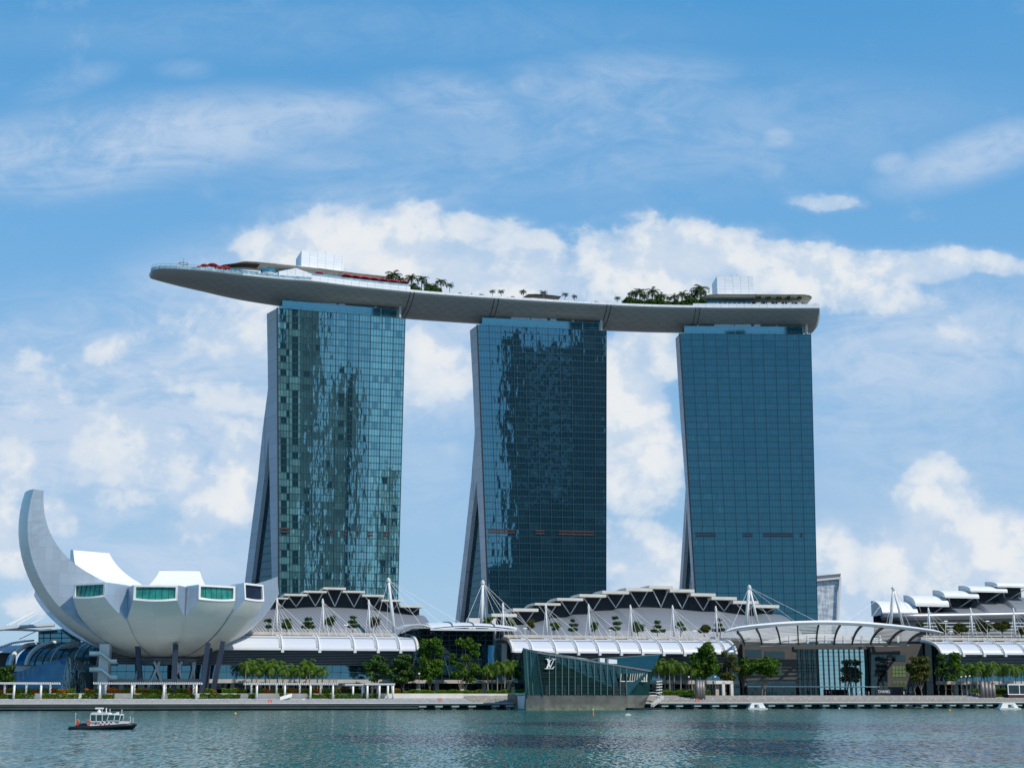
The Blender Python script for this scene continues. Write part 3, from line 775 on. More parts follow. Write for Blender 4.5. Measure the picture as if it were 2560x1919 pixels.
fs = [(j * (na + 1) + i, j * (na + 1) + i + 1, (j + 1) * (na + 1) + i + 1, (j + 1) * (na + 1) + i) for j in range(n_) for i in range(na)]
mb.add(vs, fs, [((i / na) * 46, j * 1.) for j in range(n_ + 1) for i in range(na + 1)]); mb.poly([stern(i, n_) for i in range(na + 1)])
mb.build('stern', M['hull'], SD, smooth=False)
mb = MB()
for a, b in zip(ls, ls[1:]): mb.quad(sect(a, 0) - Z * .05, sect(b, 0) - Z * .05, sect(b, 1) - Z * .05, sect(a, 1) - Z * .05)
mb.build('deck', M['cream'], SD)
for px in (1026, 1036, 1236, 1247, 1518, 1528, 1739, 1750):
    l = rim_l(px); mb = MB()
    mb.tube([sect(l, i / na * .85, .06) for i in range(na + 1)], .16, 6); mb.build('expansion_joint', M['dark'], SD)
def rpt(px, inn, up_=0.): l = rim_l(px); return rim(l) + rin(l) * inn + Z * up_
def dpt(px, py, inn):                              # point on the upright plane 'inn' metres behind the rim
    l = rim_l(px); t_ = rtan(min(max(l, 40), LT - 10)); return onpl(px, py, rim(l) + rin(l) * inn, V((-t_.y, t_.x, 0)))
def band(px0, px1, inn, z0, z1, th, name, m, parent=SD, n=14):
    l0, l1 = rim_l(px0), rim_l(px1); mb = MB(); 
    for i in range(n):
        a, b = lerp(l0, l1, i / n), lerp(l0, l1, (i + 1) / n)
        f = [rim(x) + rin(x) * (inn + o_) + Z * z for x in (a, b) for o_ in (0, th) for z in (z0, z1)]
        u0, u1 = a, b
        mb.add([f[0], f[4], f[5], f[1]], [(0, 1, 2, 3)], [(u0, z0), (u1, z0), (u1, z1), (u0, z1)])
        mb.quad(f[1], f[5], f[7], f[3]); mb.quad(f[6], f[2], f[3], f[7])
        if i == 0: mb.quad(f[2], f[0], f[1], f[3])
        if i == n - 1: mb.quad(f[4], f[6], f[7], f[5])
    return mb.build(name, m, parent)
band(607, 779, .15, 0, .5, .4, 'parapet', M['parapet'])
band(779, 1026, .2, 0, 2.7, .5, 'parapet', M['parapet'])
band(1026, 1733, .2, 0, 1.15, .5, 'parapet', M['parapet'], n=40)
band(1733, 2049, .2, 0, 2.1, .5, 'parapet', M['parapet'])
band(781, 1024, .5, 2.72, 3.9, .06, 'glass_rail', M['rail'])
band(607, 778, 1.0, .5, 2.0, .06, 'glass_rail', M['rail'])
# railing round the bow
mb = MB(); bl = [rim_l(p) for p in (377.5, 382, 390, 400, 413, 427, 441, 456, 470, 485, 500, 515, 530, 545, 560, 580, 607)]
for i, l in enumerate(bl): mb.tube([rim(l) + rin(l) * .3, rim(l) + rin(l) * .3 + Z * 2.3], .07, 5)
for z_ in (2.3,): mb.tube([rim(l) + rin(l) * .3 + Z * z_ for l in bl], .06, 5)
mb.build('bow_rail', M['steelgrey'], SD)
mb = MB()
for a, b in zip(bl, bl[1:]): mb.quad(rim(a) + rin(a) * .35, rim(b) + rin(b) * .35, rim(b) + rin(b) * .35 + Z * 1.4, rim(a) + rin(a) * .35 + Z * 1.4)
mb.build('bow_glass', M['rail'], SD)
for px in list(range(452, 780, 13)):
    p = rpt(px, .9, 1.7); MB().box(p, .2, .2, .28).build('bow_lamp', M['lamp'], SD)
# low glazed building and long leaf-shaped roof near the bow
def leafroof(top, thick, inn, wid, m, name='canopy_roof'):
    mb = MB(); n = len(top); pf = [dpt(px, py, inn) for px, py in top]; vs = []
    for i, p in enumerate(pf):
        l = rim_l(top[i][0]); x = i / (n - 1); th = thick * (math.sin(math.pi * min(1, max(0, x))) ** .5 if 0 < x < 1 else .05)
        for f_, dz in ((0, 0), (.25, .5), (.6, .6), (1, 0), (.6, -th), (.25, -th)): vs.append(p + rin(l) * wid * f_ + Z * dz)
    fs = [(j * 6 + i, j * 6 + (i + 1) % 6, (j + 1) * 6 + (i + 1) % 6, (j + 1) * 6 + i) for j in range(n - 1) for i in range(6)]
    mb.add(vs, fs); return mb.build(name, m, SD, smooth=True)
leafroof([(580, 661), (593, 656), (606, 652.5), (622, 652), (650, 653.5), (700, 659), (754, 665), (800, 670), (860, 678)], 1.3, 12, 16, M['cream'])
leafroof([(545, 666), (562, 661), (585, 658), (620, 657.5), (650, 660)], .8, 9, 8, M['wood'])
band(562, 655, 8, 2.2, 4.6, 8, 'glass_pavilion', M['crown']); band(562, 660, 7.8, .3, 2.2, 8, 'pavilion_wall', M['parapet'])
band(690, 860, 14, .5, 5.0, 8, 'bar_wall', M['shopglass'])
c_ = rpt(674.5, 5, 0)
mb = MB(); mb.lathe(c_, [(3.2, 0), (3.2, 1.5), (4.0, 2.2), (4.0, 3.0), (3.6, 3.05), (0, 3.06)], 24); lk_ = mb.build('lookout_drum', M['parapet'], SD, smooth=True)
MB().lathe(c_ + Z * 3.06, [(3.6, 0), (3.6, 1.9), (0, 1.95)], 24).build('lookout_glass', M['crown'], SD, smooth=True)
g = [dpt(x, y, 6) for x, y in ((697, 697), (697, 678), (741, 670), (783, 686), (783, 703))]
MB().prism(g, rin(rim_l(740)) * 5).build('gable_wall', M['parapet'], SD)
# white plant boxes
def plantbox(FL, FR, zb, LB, inn, depth_):
    a, b = dpt(*FL, inn), dpt(*FR, inn); b.z = a.z; l = dpt(*LB, inn + depth_ * .6)
    u_ = (b - a).normalized(); inw = V((-u_.y, u_.x, 0)); dl = onpl(LB[0], LB[1], a, u_) 
    side = (rin(rim_l(FL[0])) * depth_); 
    mb = MB(); A, B, C_, D = a, b, b + side, a + side
    for p, q in ((A, B), (B, C_), (C_, D), (D, A)):
        p0, q0 = p.copy(), q.copy(); p0.z = q0.z = zb; mb.quad(p0, q0, q, p)
    mb.poly([A, B, C_, D]); o_ = mb.build('plant_box', M['plant'], SD)
    mb = MB(); p = A.lerp(B, .6) + side * .3; mb.tube([p, p + Z * 2.6], .08, 5); p = A.lerp(B, .4) + side * .3; mb.box(p + Z * .5, 1.1, .5, .5); mb.box(p + Z * 1 + u_ * .6, .4, .4, .4)
    mb.build('roof_equipment', M['steelgrey'], o_); return o_
plantbox((754, 625.5), (860, 633), HR, (737, 637), 16, 16)
plantbox((1792, 690.5), (1883, 691.5), HR, (1783, 702), 15, 15)
leafroof([(1752, 744), (1762, 739), (1775, 735.5), (1800, 734.5), (1900, 735), (2010, 735.5), (2024, 738), (2031, 743)], 1.0, 4, 24, M['cream'])
band(1775, 2020, 6.5, .5, 4.7, 8, 'restaurant_glass', M['mallglass'], n=20); band(1755, 1795, 5, 1.5, 4.0, 5, 'glass_rail', M['crown'])
mb = MB()
for px in range(1800, 2020, 12): p = rpt(px, 6.3, .5); mb.beam(p, p + Z * 4.4, .22)
mb.build('restaurant_mullions', M['white'], SD)
leafroof([(1315, 739), (1322, 735), (1340, 734.5), (1375, 737), (1404, 740.5)], .5, 12, 8, M['taupe'])
leafroof([(858, 678.5), (880, 681), (915, 685), (945, 688), (965, 691)], .5, 8, 9, M['cream'])
mp = rpt(463, 6, 0)
mb = MB(); mb.tube([mp, mp + Z * 7.2], [.14, .07], 6); mb.build('mast', M['steelgrey'], SD)
mb = MB(); mb.tube([mp + Z * 4.2 + V((2.2 * math.cos(a), 2.2 * math.sin(a), 0)) for a in [i * math.pi / 12 for i in range(25)]], .2, 6, False); mb.build('mast_ring', M['steelgrey'], SD, smooth=True)
band(1040, 1740, 4, .3, 1.9, .5, 'planter', M['cream'], n=40)

# red parasols on the deck
um = None; ui = 0
def parasol(p, sc_, label):
    global um
    if um is None:
        um = thing('parasol', label, 'parasol', (0, 0, -900), 'red parasols on the sky deck')
        MB().tube([V((0, 0, -900)), V((0, 0, -897.3))], .06, 6).build('pole', M['steelgrey'], um)
        mb = MB(); ap = V((0, 0, -896.9)); n8 = 8
        rg = [V((2.1 * math.cos(i * math.pi / 4), 2.1 * math.sin(i * math.pi / 4), -897.7 - .0)) for i in range(n8)]
        md = [V((1.2 * math.cos(i * math.pi / 4), 1.2 * math.sin(i * math.pi / 4), -897.15)) for i in range(n8)]
        for i in range(n8):
            j = (i + 1) % n8; mb.add([ap, md[i], md[j]], [(0, 1, 2)]); mb.quad(md[i], rg[i], rg[j], md[j]); mb.quad(rg[i], rg[i] - Z * .25, rg[j] - Z * .25, rg[j])
        mb.build('canopy', M['red'], um); um.location = p; um.scale = (sc_,) * 3; return um
    return dup(um, p, 0, sc_, label)
for px, inn, zz, s_, lb in ((515, 4, 1.2, 1.0, 'red parasol nearest the bow of the sky deck, left of the widest one'), (536, 5, 1.5, 1.25, 'widest red parasol near the bow of the sky deck'),
                       (552, 4, .6, 1.15, 'red parasol near the bow just left of the red edged roof'), (500, 3, .0, .9, 'lowest red parasol, closest to the mast with the ring'), (570, 6, 1.6, 1.1, 'red parasol tucked under the end of the red edged roof'),
                       (801, 3, 4.2 - 1.5, 1.0, 'single red parasol above the white parapet, below the white box')):
    parasol(rpt(px, inn, zz), s_, lb)
for i in range(12):
    px = 869 + i * 11.6
    parasol(rpt(px, 3.0 + (i % 2), 2.9 - i * .03), 1.15, 'red parasol in the row behind the glass rail, %s from the white box' % ORD[i])
parasol(rpt(1015, 3, 2.8), 1.1, 'red parasol at the palm end of the row, apart from the others')

# ================================================================ LOTUS MUSEUM
MC = plz(409, 45, 0); MC.z = 0
MU = thing('lotus_museum', 'white lotus shaped building with ten upturned petals standing on dark slanted columns', 'museum', MC + Z * 4.8)
ZB = 17.0
# azimuth (0 = towards the camera, + = right), outer radius, vertical radius, tip angle, tip height, half width, inner curve control, window
PET = [(7.3, 46, 39, 58.6, 5.6, 7.3, (26, 41), 'green'), (39.5, 44, 39, 59.8, 5.5, 7.0, (26, 41), 'green'), (63, 45, 39, 61, 6.2, 5.6, (26, 41), 'dark'),
       (103, 43, 39, 68, 6.0, 6.0, (26, 42), None), (138, 46, 38, 66, 6, 7.0, (27, 42), None), (188, 48, 39, 86, 3.0, 7.8, (36, 42), None),
       (229, 54, 42, 91, 3.0, 8.0, (42, 44), None), (268, 52, 38, 66, 6, 6.0, (28, 42), None), (-56, 54, 47, 103, 3.9, 5.6, (49, 45), None), (-27, 47, 39, 60.5, 5.4, 7.0, (26, 41), 'green')]
for idx, (th, rx, hz, at_, tiph, hw, ctl, win) in enumerate(PET):
    spacing = []
    for q in PET:
        d_ = (q[0] - th + 540) % 360 - 180
        if d_: spacing.append(d_)
    hp = R(min(x for x in spacing if x > 0)) / 2; hm = R(-max(x for x in spacing if x < 0)) / 2
    a_ = R(th); ax = V((math.sin(a_), -math.cos(a_), 0)); tg = V((math.cos(a_), math.sin(a_), 0))
    n = 22; oc = []; a0 = 2.5 / rx; a1 = R(at_)
    for i in range(n + 1):
        a = lerp(a0, a1, i / n); r_ = rx * math.sin(a); z = ZB + hz * (1 - math.cos(a)); nr = V((math.sin(a) * hz, 0, -math.cos(a) * rx)).normalized()
        oc.append((r_, z, nr))
    tr, tz, _n = oc[-1]
    tang = V((math.cos(a1) * rx, 0, math.sin(a1) * hz)).normalized()     # along the shell at the tip
    lean = V((-.18, 0, 1)) if at_ < 80 else V((-1, 0, -.12))
    lean.normalize(); tt = (tr + lean.x * tiph, tz + lean.z * tiph); ii = (7.5, 39.5)
    ic = []
    for i in range(n + 1):
        x = i / n; ic.append(((1 - x) ** 2 * ii[0] + 2 * x * (1 - x) * ctl[0] + x * x * tt[0], (1 - x) ** 2 * ii[1] + 2 * x * (1 - x) * ctl[1] + x * x * tt[1]))
    kw = .12 if th in (103, 138, 268) else .1 if at_ > 100 else (.38 if at_ > 80 else .42)
    def wl(r_, h_, rt=None): return max(.05, min(hw + max(0, (tr if rt is None else rt) - r_) * kw, r_ * math.tan(h_) - .14))
    def oP(i, w_):
        r_, z, nr = oc[i]; wd = w_ * (wl(r_, hp) if w_ > 0 else wl(r_, hm)); s_ = -(wd * wd) / 62.
        return MC + ax * (r_ + nr.x * s_) + tg * wd + Z * (z + nr.z * s_)
    def iP(i, w_):
        r_, z = ic[i]; wd = w_ * (wl(r_, hp, tt[0]) if w_ > 0 else wl(r_, hm, tt[0])); return MC + ax * r_ + tg * wd + Z * z
    m_ = 8; mb = MB(); mb.grid(lambda u_, v_: oP(round(v_ * n), u_ * 2 - 1), m_, n, 2 * hw, rx * (a1 - a0))
    P_ = mb.build('petal', M['shell'], MU, smooth=True)
    for sgn in (-1, 1):
        mb = MB(); ln = rx * (a1 - a0)
        for i in range(n):
            p = [oP(i, sgn), oP(i + 1, sgn), iP(i + 1, sgn), iP(i, sgn)]
            if sgn > 0: p.reverse()
            mb.add(p, [(0, 1, 2, 3)], [((q - MC).dot(ax), q.z) for q in p])
        mb.build('side_cladding', M['petalside'], P_)
    mb = MB(); mb.grid(lambda u_, v_: iP(n - round(v_ * n), u_ * 2 - 1), 4, n, 2 * hw, 40); mb.build('top_surface', M['petaltop'], P_, smooth=True)
    # tip: frame with a recessed window, or a plain cap
    fc = MC + ax * ((tr + tt[0]) / 2) + Z * ((tz + tt[1]) / 2)
    bt = [oP(n, x) for x in (-1, -.75, -.5, -.25, 0, .25, .5, .75, 1)]; tp = [iP(n, x) for x in (-1, -.75, -.5, -.25, 0, .25, .5, .75, 1)]
    if win:
        fn = (tg.cross((tp[4] - bt[4]).normalized())).normalized()
        if fn.dot(ax) < 0: fn = -fn
        cen = (bt[4] + tp[4]) / 2
        def ins(p, k_): 
            w_ = (p - cen).dot(tg); q = p.copy(); q -= tg * math.copysign(min(abs(w_), k_) * (abs(w_) / hw) if abs(w_) < hw * .98 else k_, w_); up_ = (tp[4] - bt[4]).normalized(); s_ = (p - cen).dot(up_); q -= up_ * math.copysign(k_ * .85, s_); return q
        ib, it = [ins(p, .75) for p in bt], [ins(p, .75) for p in tp]
        rb, rt_ = [p - fn * .6 for p in ib], [p - fn * .6 for p in it]
        bt2, tp2 = [p + fn * .12 for p in bt], [p + fn * .12 for p in tp]; ib2, it2 = [p + fn * .12 for p in ib], [p + fn * .12 for p in it]
        mb = MB()
        for i in range(8):
            mb.quad(bt2[i], bt2[i + 1], ib2[i + 1], ib2[i]); mb.quad(it2[i], it2[i + 1], tp2[i + 1], tp2[i]); mb.quad(ib2[i], ib2[i + 1], rb[i + 1], rb[i]); mb.quad(it2[i + 1], it2[i], rt_[i], rt_[i + 1])
            mb.quad(bt[i], bt[i + 1], bt2[i + 1], bt2[i]); mb.quad(tp2[i], tp2[i + 1], tp[i + 1], tp[i])
        mb.quad(bt2[0], ib2[0], it2[0], tp2[0]); mb.quad(ib2[8], bt2[8], tp2[8], it2[8]); mb.quad(ib2[0], rb[0], rt_[0], it2[0]); mb.quad(rb[8], ib2[8], it2[8], rt_[8])
        mb.quad(bt[0], bt2[0], tp2[0], tp[0]); mb.quad(bt2[8], bt[8], tp[8], tp2[8])
        mb.build('window_frame', M['white'], P_)
        mb = MB()
        for i in range(8): mb.quad(rb[i], rb[i + 1], rt_[i + 1], rt_[i])
        mb.build('window', M['greenwin' if win == 'green' else 'darkwin'], P_)
        if win == 'green':
            mb = MB()
            for x in (.17, .34, .5, .66, .83):
                i = min(7, int(x * 8)); f_ = x * 8 - i; mb.beam(rb[i].lerp(rb[i + 1], f_) + fn * .06, rt_[i].lerp(rt_[i + 1], f_) + fn * .06, .13)
            mb.beam(rb[0].lerp(rt_[0], .8) + fn * .06, rb[8].lerp(rt_[8], .8) + fn * .06, .13)
            mb.build('window_bars', M['mullion'], P_)
    else:
        mb = MB()
        for i in range(8): mb.quad(bt[i], bt[i + 1], tp[i + 1], tp[i])
        mb.build('tip_cap', M['petalside'], P_)
mb = MB(); mb.lathe(MC, [(0, ZB - .25), (3, ZB - .2), (6, ZB + .15)], 32); mb.build('bowl_base', M['shell'], MU, smooth=True)
mb = MB(); mb.lathe(MC, [(10.5, ZB - .6), (12.5, ZB + .6)], 40); mb.lathe(MC, [(9.5, ZB - 1.6), (10.5, ZB - .6)], 40); mb.build('base_ring', M['petalside'], MU, smooth=True)
mb = MB(); mb.lathe(MC, [(12, ZB + 2), (12, ZB + 8), (7.4, 39)], 24); mb.build('inner_drum', M['petaltop'], MU)
for (a, b, c, d, Y_) in ((345, 1622, 354, 1722, -20), (438.6, 1620, 434, 1722, -22), (519, 1617, 504, 1722, -20), (556, 1613, 531, 1722, -14), (524, 1630, 514, 1722, -8), (303, 1640, 312, 1722, 4)):
    Y0 = MC.y + Y_; A = atY(a, b, Y0); B = atY(c, d, Y0 - 1); B.z = 4.7
    mb = MB(); mb.beam(B, A + (A - B).normalized() * 1.5, 1.5, 1.7, V((0, 1, 0))); mb.build('column', M['darkcol'], MU)
nx = 9; rr = 11.2
for i in range(nx):
    for sgn in (-1, 1):
        a = 2 * math.pi * (i + .25) / nx; b = a + sgn * 2 * math.pi / nx * .62
        MB().tube([MC + V((rr * math.cos(a), rr * math.sin(a), 4.7)), MC + V((rr * math.cos(b), rr * math.sin(b), ZB - .5))], .5, 8).build('lattice_strut', M['white'], MU, smooth=True)
Ys = MC.y - 18
x0, x1 = atY(247, 1700, Ys).x, atY(272, 1700, Ys).x
mb = MB(); mb.box(V(((x0 + x1) / 2, Ys, 13.5)), (x1 - x0) / 2, 1.6, 8.8); core = mb.build('stair_core', M['white'], MU)
for yy_ in (1637, 1677):
    mb = MB(); a, b, c, d = [atY(px, py, Ys - 2.4) for px, py in ((225, yy_), (254, yy_), (278, yy_ + 20), (294, yy_ + 20))]
    mb.beam(a, b, 2.0, .4); mb.beam(b, c, 2.0, .4); mb.beam(c, d, 2.0, .4); fl = mb.build('stair_flight', M['white'], core)
    mb = MB()
    for p, q in ((a, b), (b, c), (c, d)): mb.quad(p - V((0, 1, 0)), q - V((0, 1, 0)), q - V((0, 1, 0)) + Z * 1.3, p - V((0, 1, 0)) + Z * 1.3)
    mb.build('stair_glass', M['rail'], core)
mb = MB(); mb.box(V((x0 - 2.2, Ys + 2.4, 9)), 2.0, 1.5, 6); mb.build('lift_shaft', M['shopglass'], MU)

# ================================================================ BLUE CRYSTAL PAVILION (left)
def wp(px, py, t): return pl(px, py, t)
CP = thing('crystal_pavilion', 'low faceted blue glass pavilion left of the lotus building, dark rippled facet beside it', 'pavilion', plz(120, 28, 4.8))
g = [wp(20, 1686, 24), wp(168, 1640, 27), wp(150, 1734, 24), wp(28, 1734, 22)]
mb = MB(); mb.poly(g[::-1]); mb.build('blue_facet', M['crystal'], CP)
h_ = [wp(168, 1640, 27), wp(190, 1649, 31), wp(232, 1665, 34), wp(236, 1734, 34), wp(150, 1734, 24)]
mb = MB(); mb.poly([h_[4], h_[0], h_[1], h_[2], h_[3]][::-1]); mb.build('rippled_facet', M['crystaldark'], CP)
mb = MB(); ap = wp(168, 1640, 27); bk = [wp(20, 1686, 24) + N * 22, wp(236, 1665, 34) + N * 14]
mb.poly([g[0], ap, bk[0]]); mb.poly([ap, h_[2], bk[1], bk[0]]); mb.poly([ap, h_[1], h_[2]]); mb.build('roof_facet', M['crystal'], CP)
mb = MB()
for i in range(1, 12): x = i / 12; mb.beam(g[0].lerp(g[1], x) - N * .08, g[3].lerp(g[2], x) - N * .08, .07)
for i in range(1, 7): x = i / 7; mb.beam(g[0].lerp(g[3], x) - N * .08, g[1].lerp(g[2], x) - N * .08, .07)
mb.build('facet_joints', M['mullion'], CP)

# ================================================================ NORTH WING behind the lotus building
NW = thing('north_wing', 'curved glass roofed mall wing with striped white canopies, left of the lotus building', 'mall building', plz(90, 75, 4.8))
def archp(px0, py0, px1, py1, t0, t1, n=10, k_=1.0):   # quarter arc from eave (0) to ridge (1)
    a, b = wp(px0, py0, t0), wp(px1, py1, t1); out_ = []
    for i in range(n + 1):
        f_ = math.pi / 2 * i / n; h_ = 1 - math.cos(f_); z_ = math.sin(f_)
        q = V((lerp(a.x, b.x, h_), lerp(a.y, b.y, h_), lerp(a.z, b.z, z_))); out_.append(q)
    return out_
A1 = archp(14, 1662, 78, 1612, 60, 82); A2 = archp(66, 1662, 150, 1606, 60, 82); A3 = archp(300, 1662, 330, 1603, 60, 82)
A0 = archp(26, 1662, 95, 1610, 60.0, 82); A00 = archp(40, 1662, 112, 1608, 60, 82)
def ruled(mb, A, B, su=1.):
    n = len(A) - 1
    for i in range(n): mb.quad(A[i], B[i], B[i + 1], A[i + 1])
    return mb
mb = MB(); ruled(mb, A00, A2); mb.build('blue_vault', M['crystal'], NW)
mb = MB(); ruled(mb, A2, A3); mb.build('glass_vault', M['domeglass'], NW)
mb = MB(); ruled(mb, A1, A0); mb.build('vault_edge', M['crown'], NW)
mb = MB(); mb.tube([p - N * .5 for p in A0], .9, 6); mb.tube([p - N * .5 for p in A2], .9, 6); mb.build('vault_rib', M['cream'], NW)
for i in range(1, 12, 1):
    x = i / 12; mb = MB(); mb.tube([A2[j].lerp(A3[j], x) - N * .25 for j in range(len(A2))], .22, 5); mb.build('vault_rib', M['cream' if i % 3 == 0 else 'mullion'], NW)
mb = MB(); mb.quad(plz(38, 62, 4.8), plz(300, 62, 4.8), wp(300, 1662, 62), wp(36, 1662, 62)); mb.build('lower_glass', M['shopglass'], NW)
mb = MB()
for i in range(8):
    p = wp(38 + i * 4.4, 1657, 61); q = wp(38 + i * 4.4, 1677, 61); mb.beam(p, q, .5)
for y_ in (1659, 1667, 1675): mb.beam(wp(36, y_, 61), wp(76, y_, 61), .6)
mb.build('white_screen', M['white'], NW)
mb = MB(); fr = [wp(97, 1606, 88), wp(97, 1574, 88), wp(200, 1569, 88), wp(200, 1606, 88)]; mb.prism(fr, N * 25); mb.build('glass_block', M['mallglass'], NW)
mb = MB()
for x in (0, .12, .28, .55, .8, 1): mb.beam(fr[1].lerp(fr[2], x) - N * .1, fr[0].lerp(fr[3], x) - N * .1, .3)
for x in (.3, .65): mb.beam(fr[1].lerp(fr[0], x) - N * .1, fr[2].lerp(fr[3], x) - N * .1, .3)
mb.build('block_frame', M['mullion'], NW)
def slab(pts, thick, back, m, name, par):
    mb = MB(); n = len(pts)
    for p, q in zip(pts, pts[1:]):
        pb, qb = p + N * back, q + N * back
        mb.quad(p - Z * thick, q - Z * thick, q, p); mb.quad(p, q, qb, pb); mb.quad(q - Z * thick, p - Z * thick, pb - Z * thick, qb - Z * thick); mb.quad(qb - Z * thick, pb - Z * thick, pb, qb)
    mb.quad(pts[0] + N * back - Z * thick, pts[0] - Z * thick, pts[0], pts[0] + N * back); mb.quad(pts[-1] - Z * thick, pts[-1] + N * back - Z * thick, pts[-1] + N * back, pts[-1])
    return mb.build(name, m, par)
slab([wp(-30, 1571, 74), wp(3, 1567, 74), wp(50, 1562, 74), wp(100, 1559, 74), wp(135, 1557, 74)], .9, 9, M['whiteroof'], 'upper_canopy', NW)
for i in range(28):
    x = -10 + i * 5.4; y_ = interp([(0, 1571), (50, 1571.5), (100, 1574), (145, 1571)], x)
    MB().beam(wp(x, y_, 75), wp(x + 3, y_ + 3.2, 86), .75, .4).build('canopy_louvre', M['white'], NW)
slab([wp(-20, 1622, 70), wp(10, 1613, 70), wp(30, 1605, 70), wp(60, 1600, 70), wp(85, 1598, 70)], .5, 2.2, M['taupe'], 'lower_canopy', NW)
for i in range(14):
    x = -6 + i * 5.2; y_ = interp([(-6, 1616), (30, 1604), (70, 1598)], x); MB().beam(wp(x, y_, 69.4), wp(x + 3.5, y_ + 5, 69.2), .6, .3).build('canopy_louvre', M['white'], NW)
mb = MB(); ruled(mb, [wp(-40, 1631, 78), wp(-40, 1622, 84), wp(-40, 1616, 92)], [wp(35, 1631, 78), wp(52, 1620, 84), wp(90, 1607, 92)]); mb.build('white_roof', M['seamroof'], NW)
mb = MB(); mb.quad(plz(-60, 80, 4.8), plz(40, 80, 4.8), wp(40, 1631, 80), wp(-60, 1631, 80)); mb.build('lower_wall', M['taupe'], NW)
sh_ = [wp(130, 1625, 66), wp(182, 1599, 70), wp(196, 1607, 72), wp(196, 1624, 72)]
mb = MB(); mb.poly(sh_[::-1]); mb.prism([q + N * .1 for q in sh_], N * 6); mb.build('fin_canopy', M['cream'], NW)
mb = MB()
for i in range(7):
    y_ = 1622 - i * 3.2; xl = 130 + (1625 - y_) * 1.95; mb.beam(wp(xl, y_, 69.5 - 4), wp(196, y_, 67.5), .5, .22)
mb.build('fin_slats', M['white'], NW)
mb = MB()
for (a, b, c, d) in ((14, 1563, 84, 1529), (22, 1563, 84, 1531), (42, 1561, 92, 1534), (48, 1597, 90, 1577), (75, 1560, 110, 1543)): mb.tube([wp(a, b, 74), wp(c, d, 84)], .16, 5)
mb.build('stay_cables', M['white'], NW)

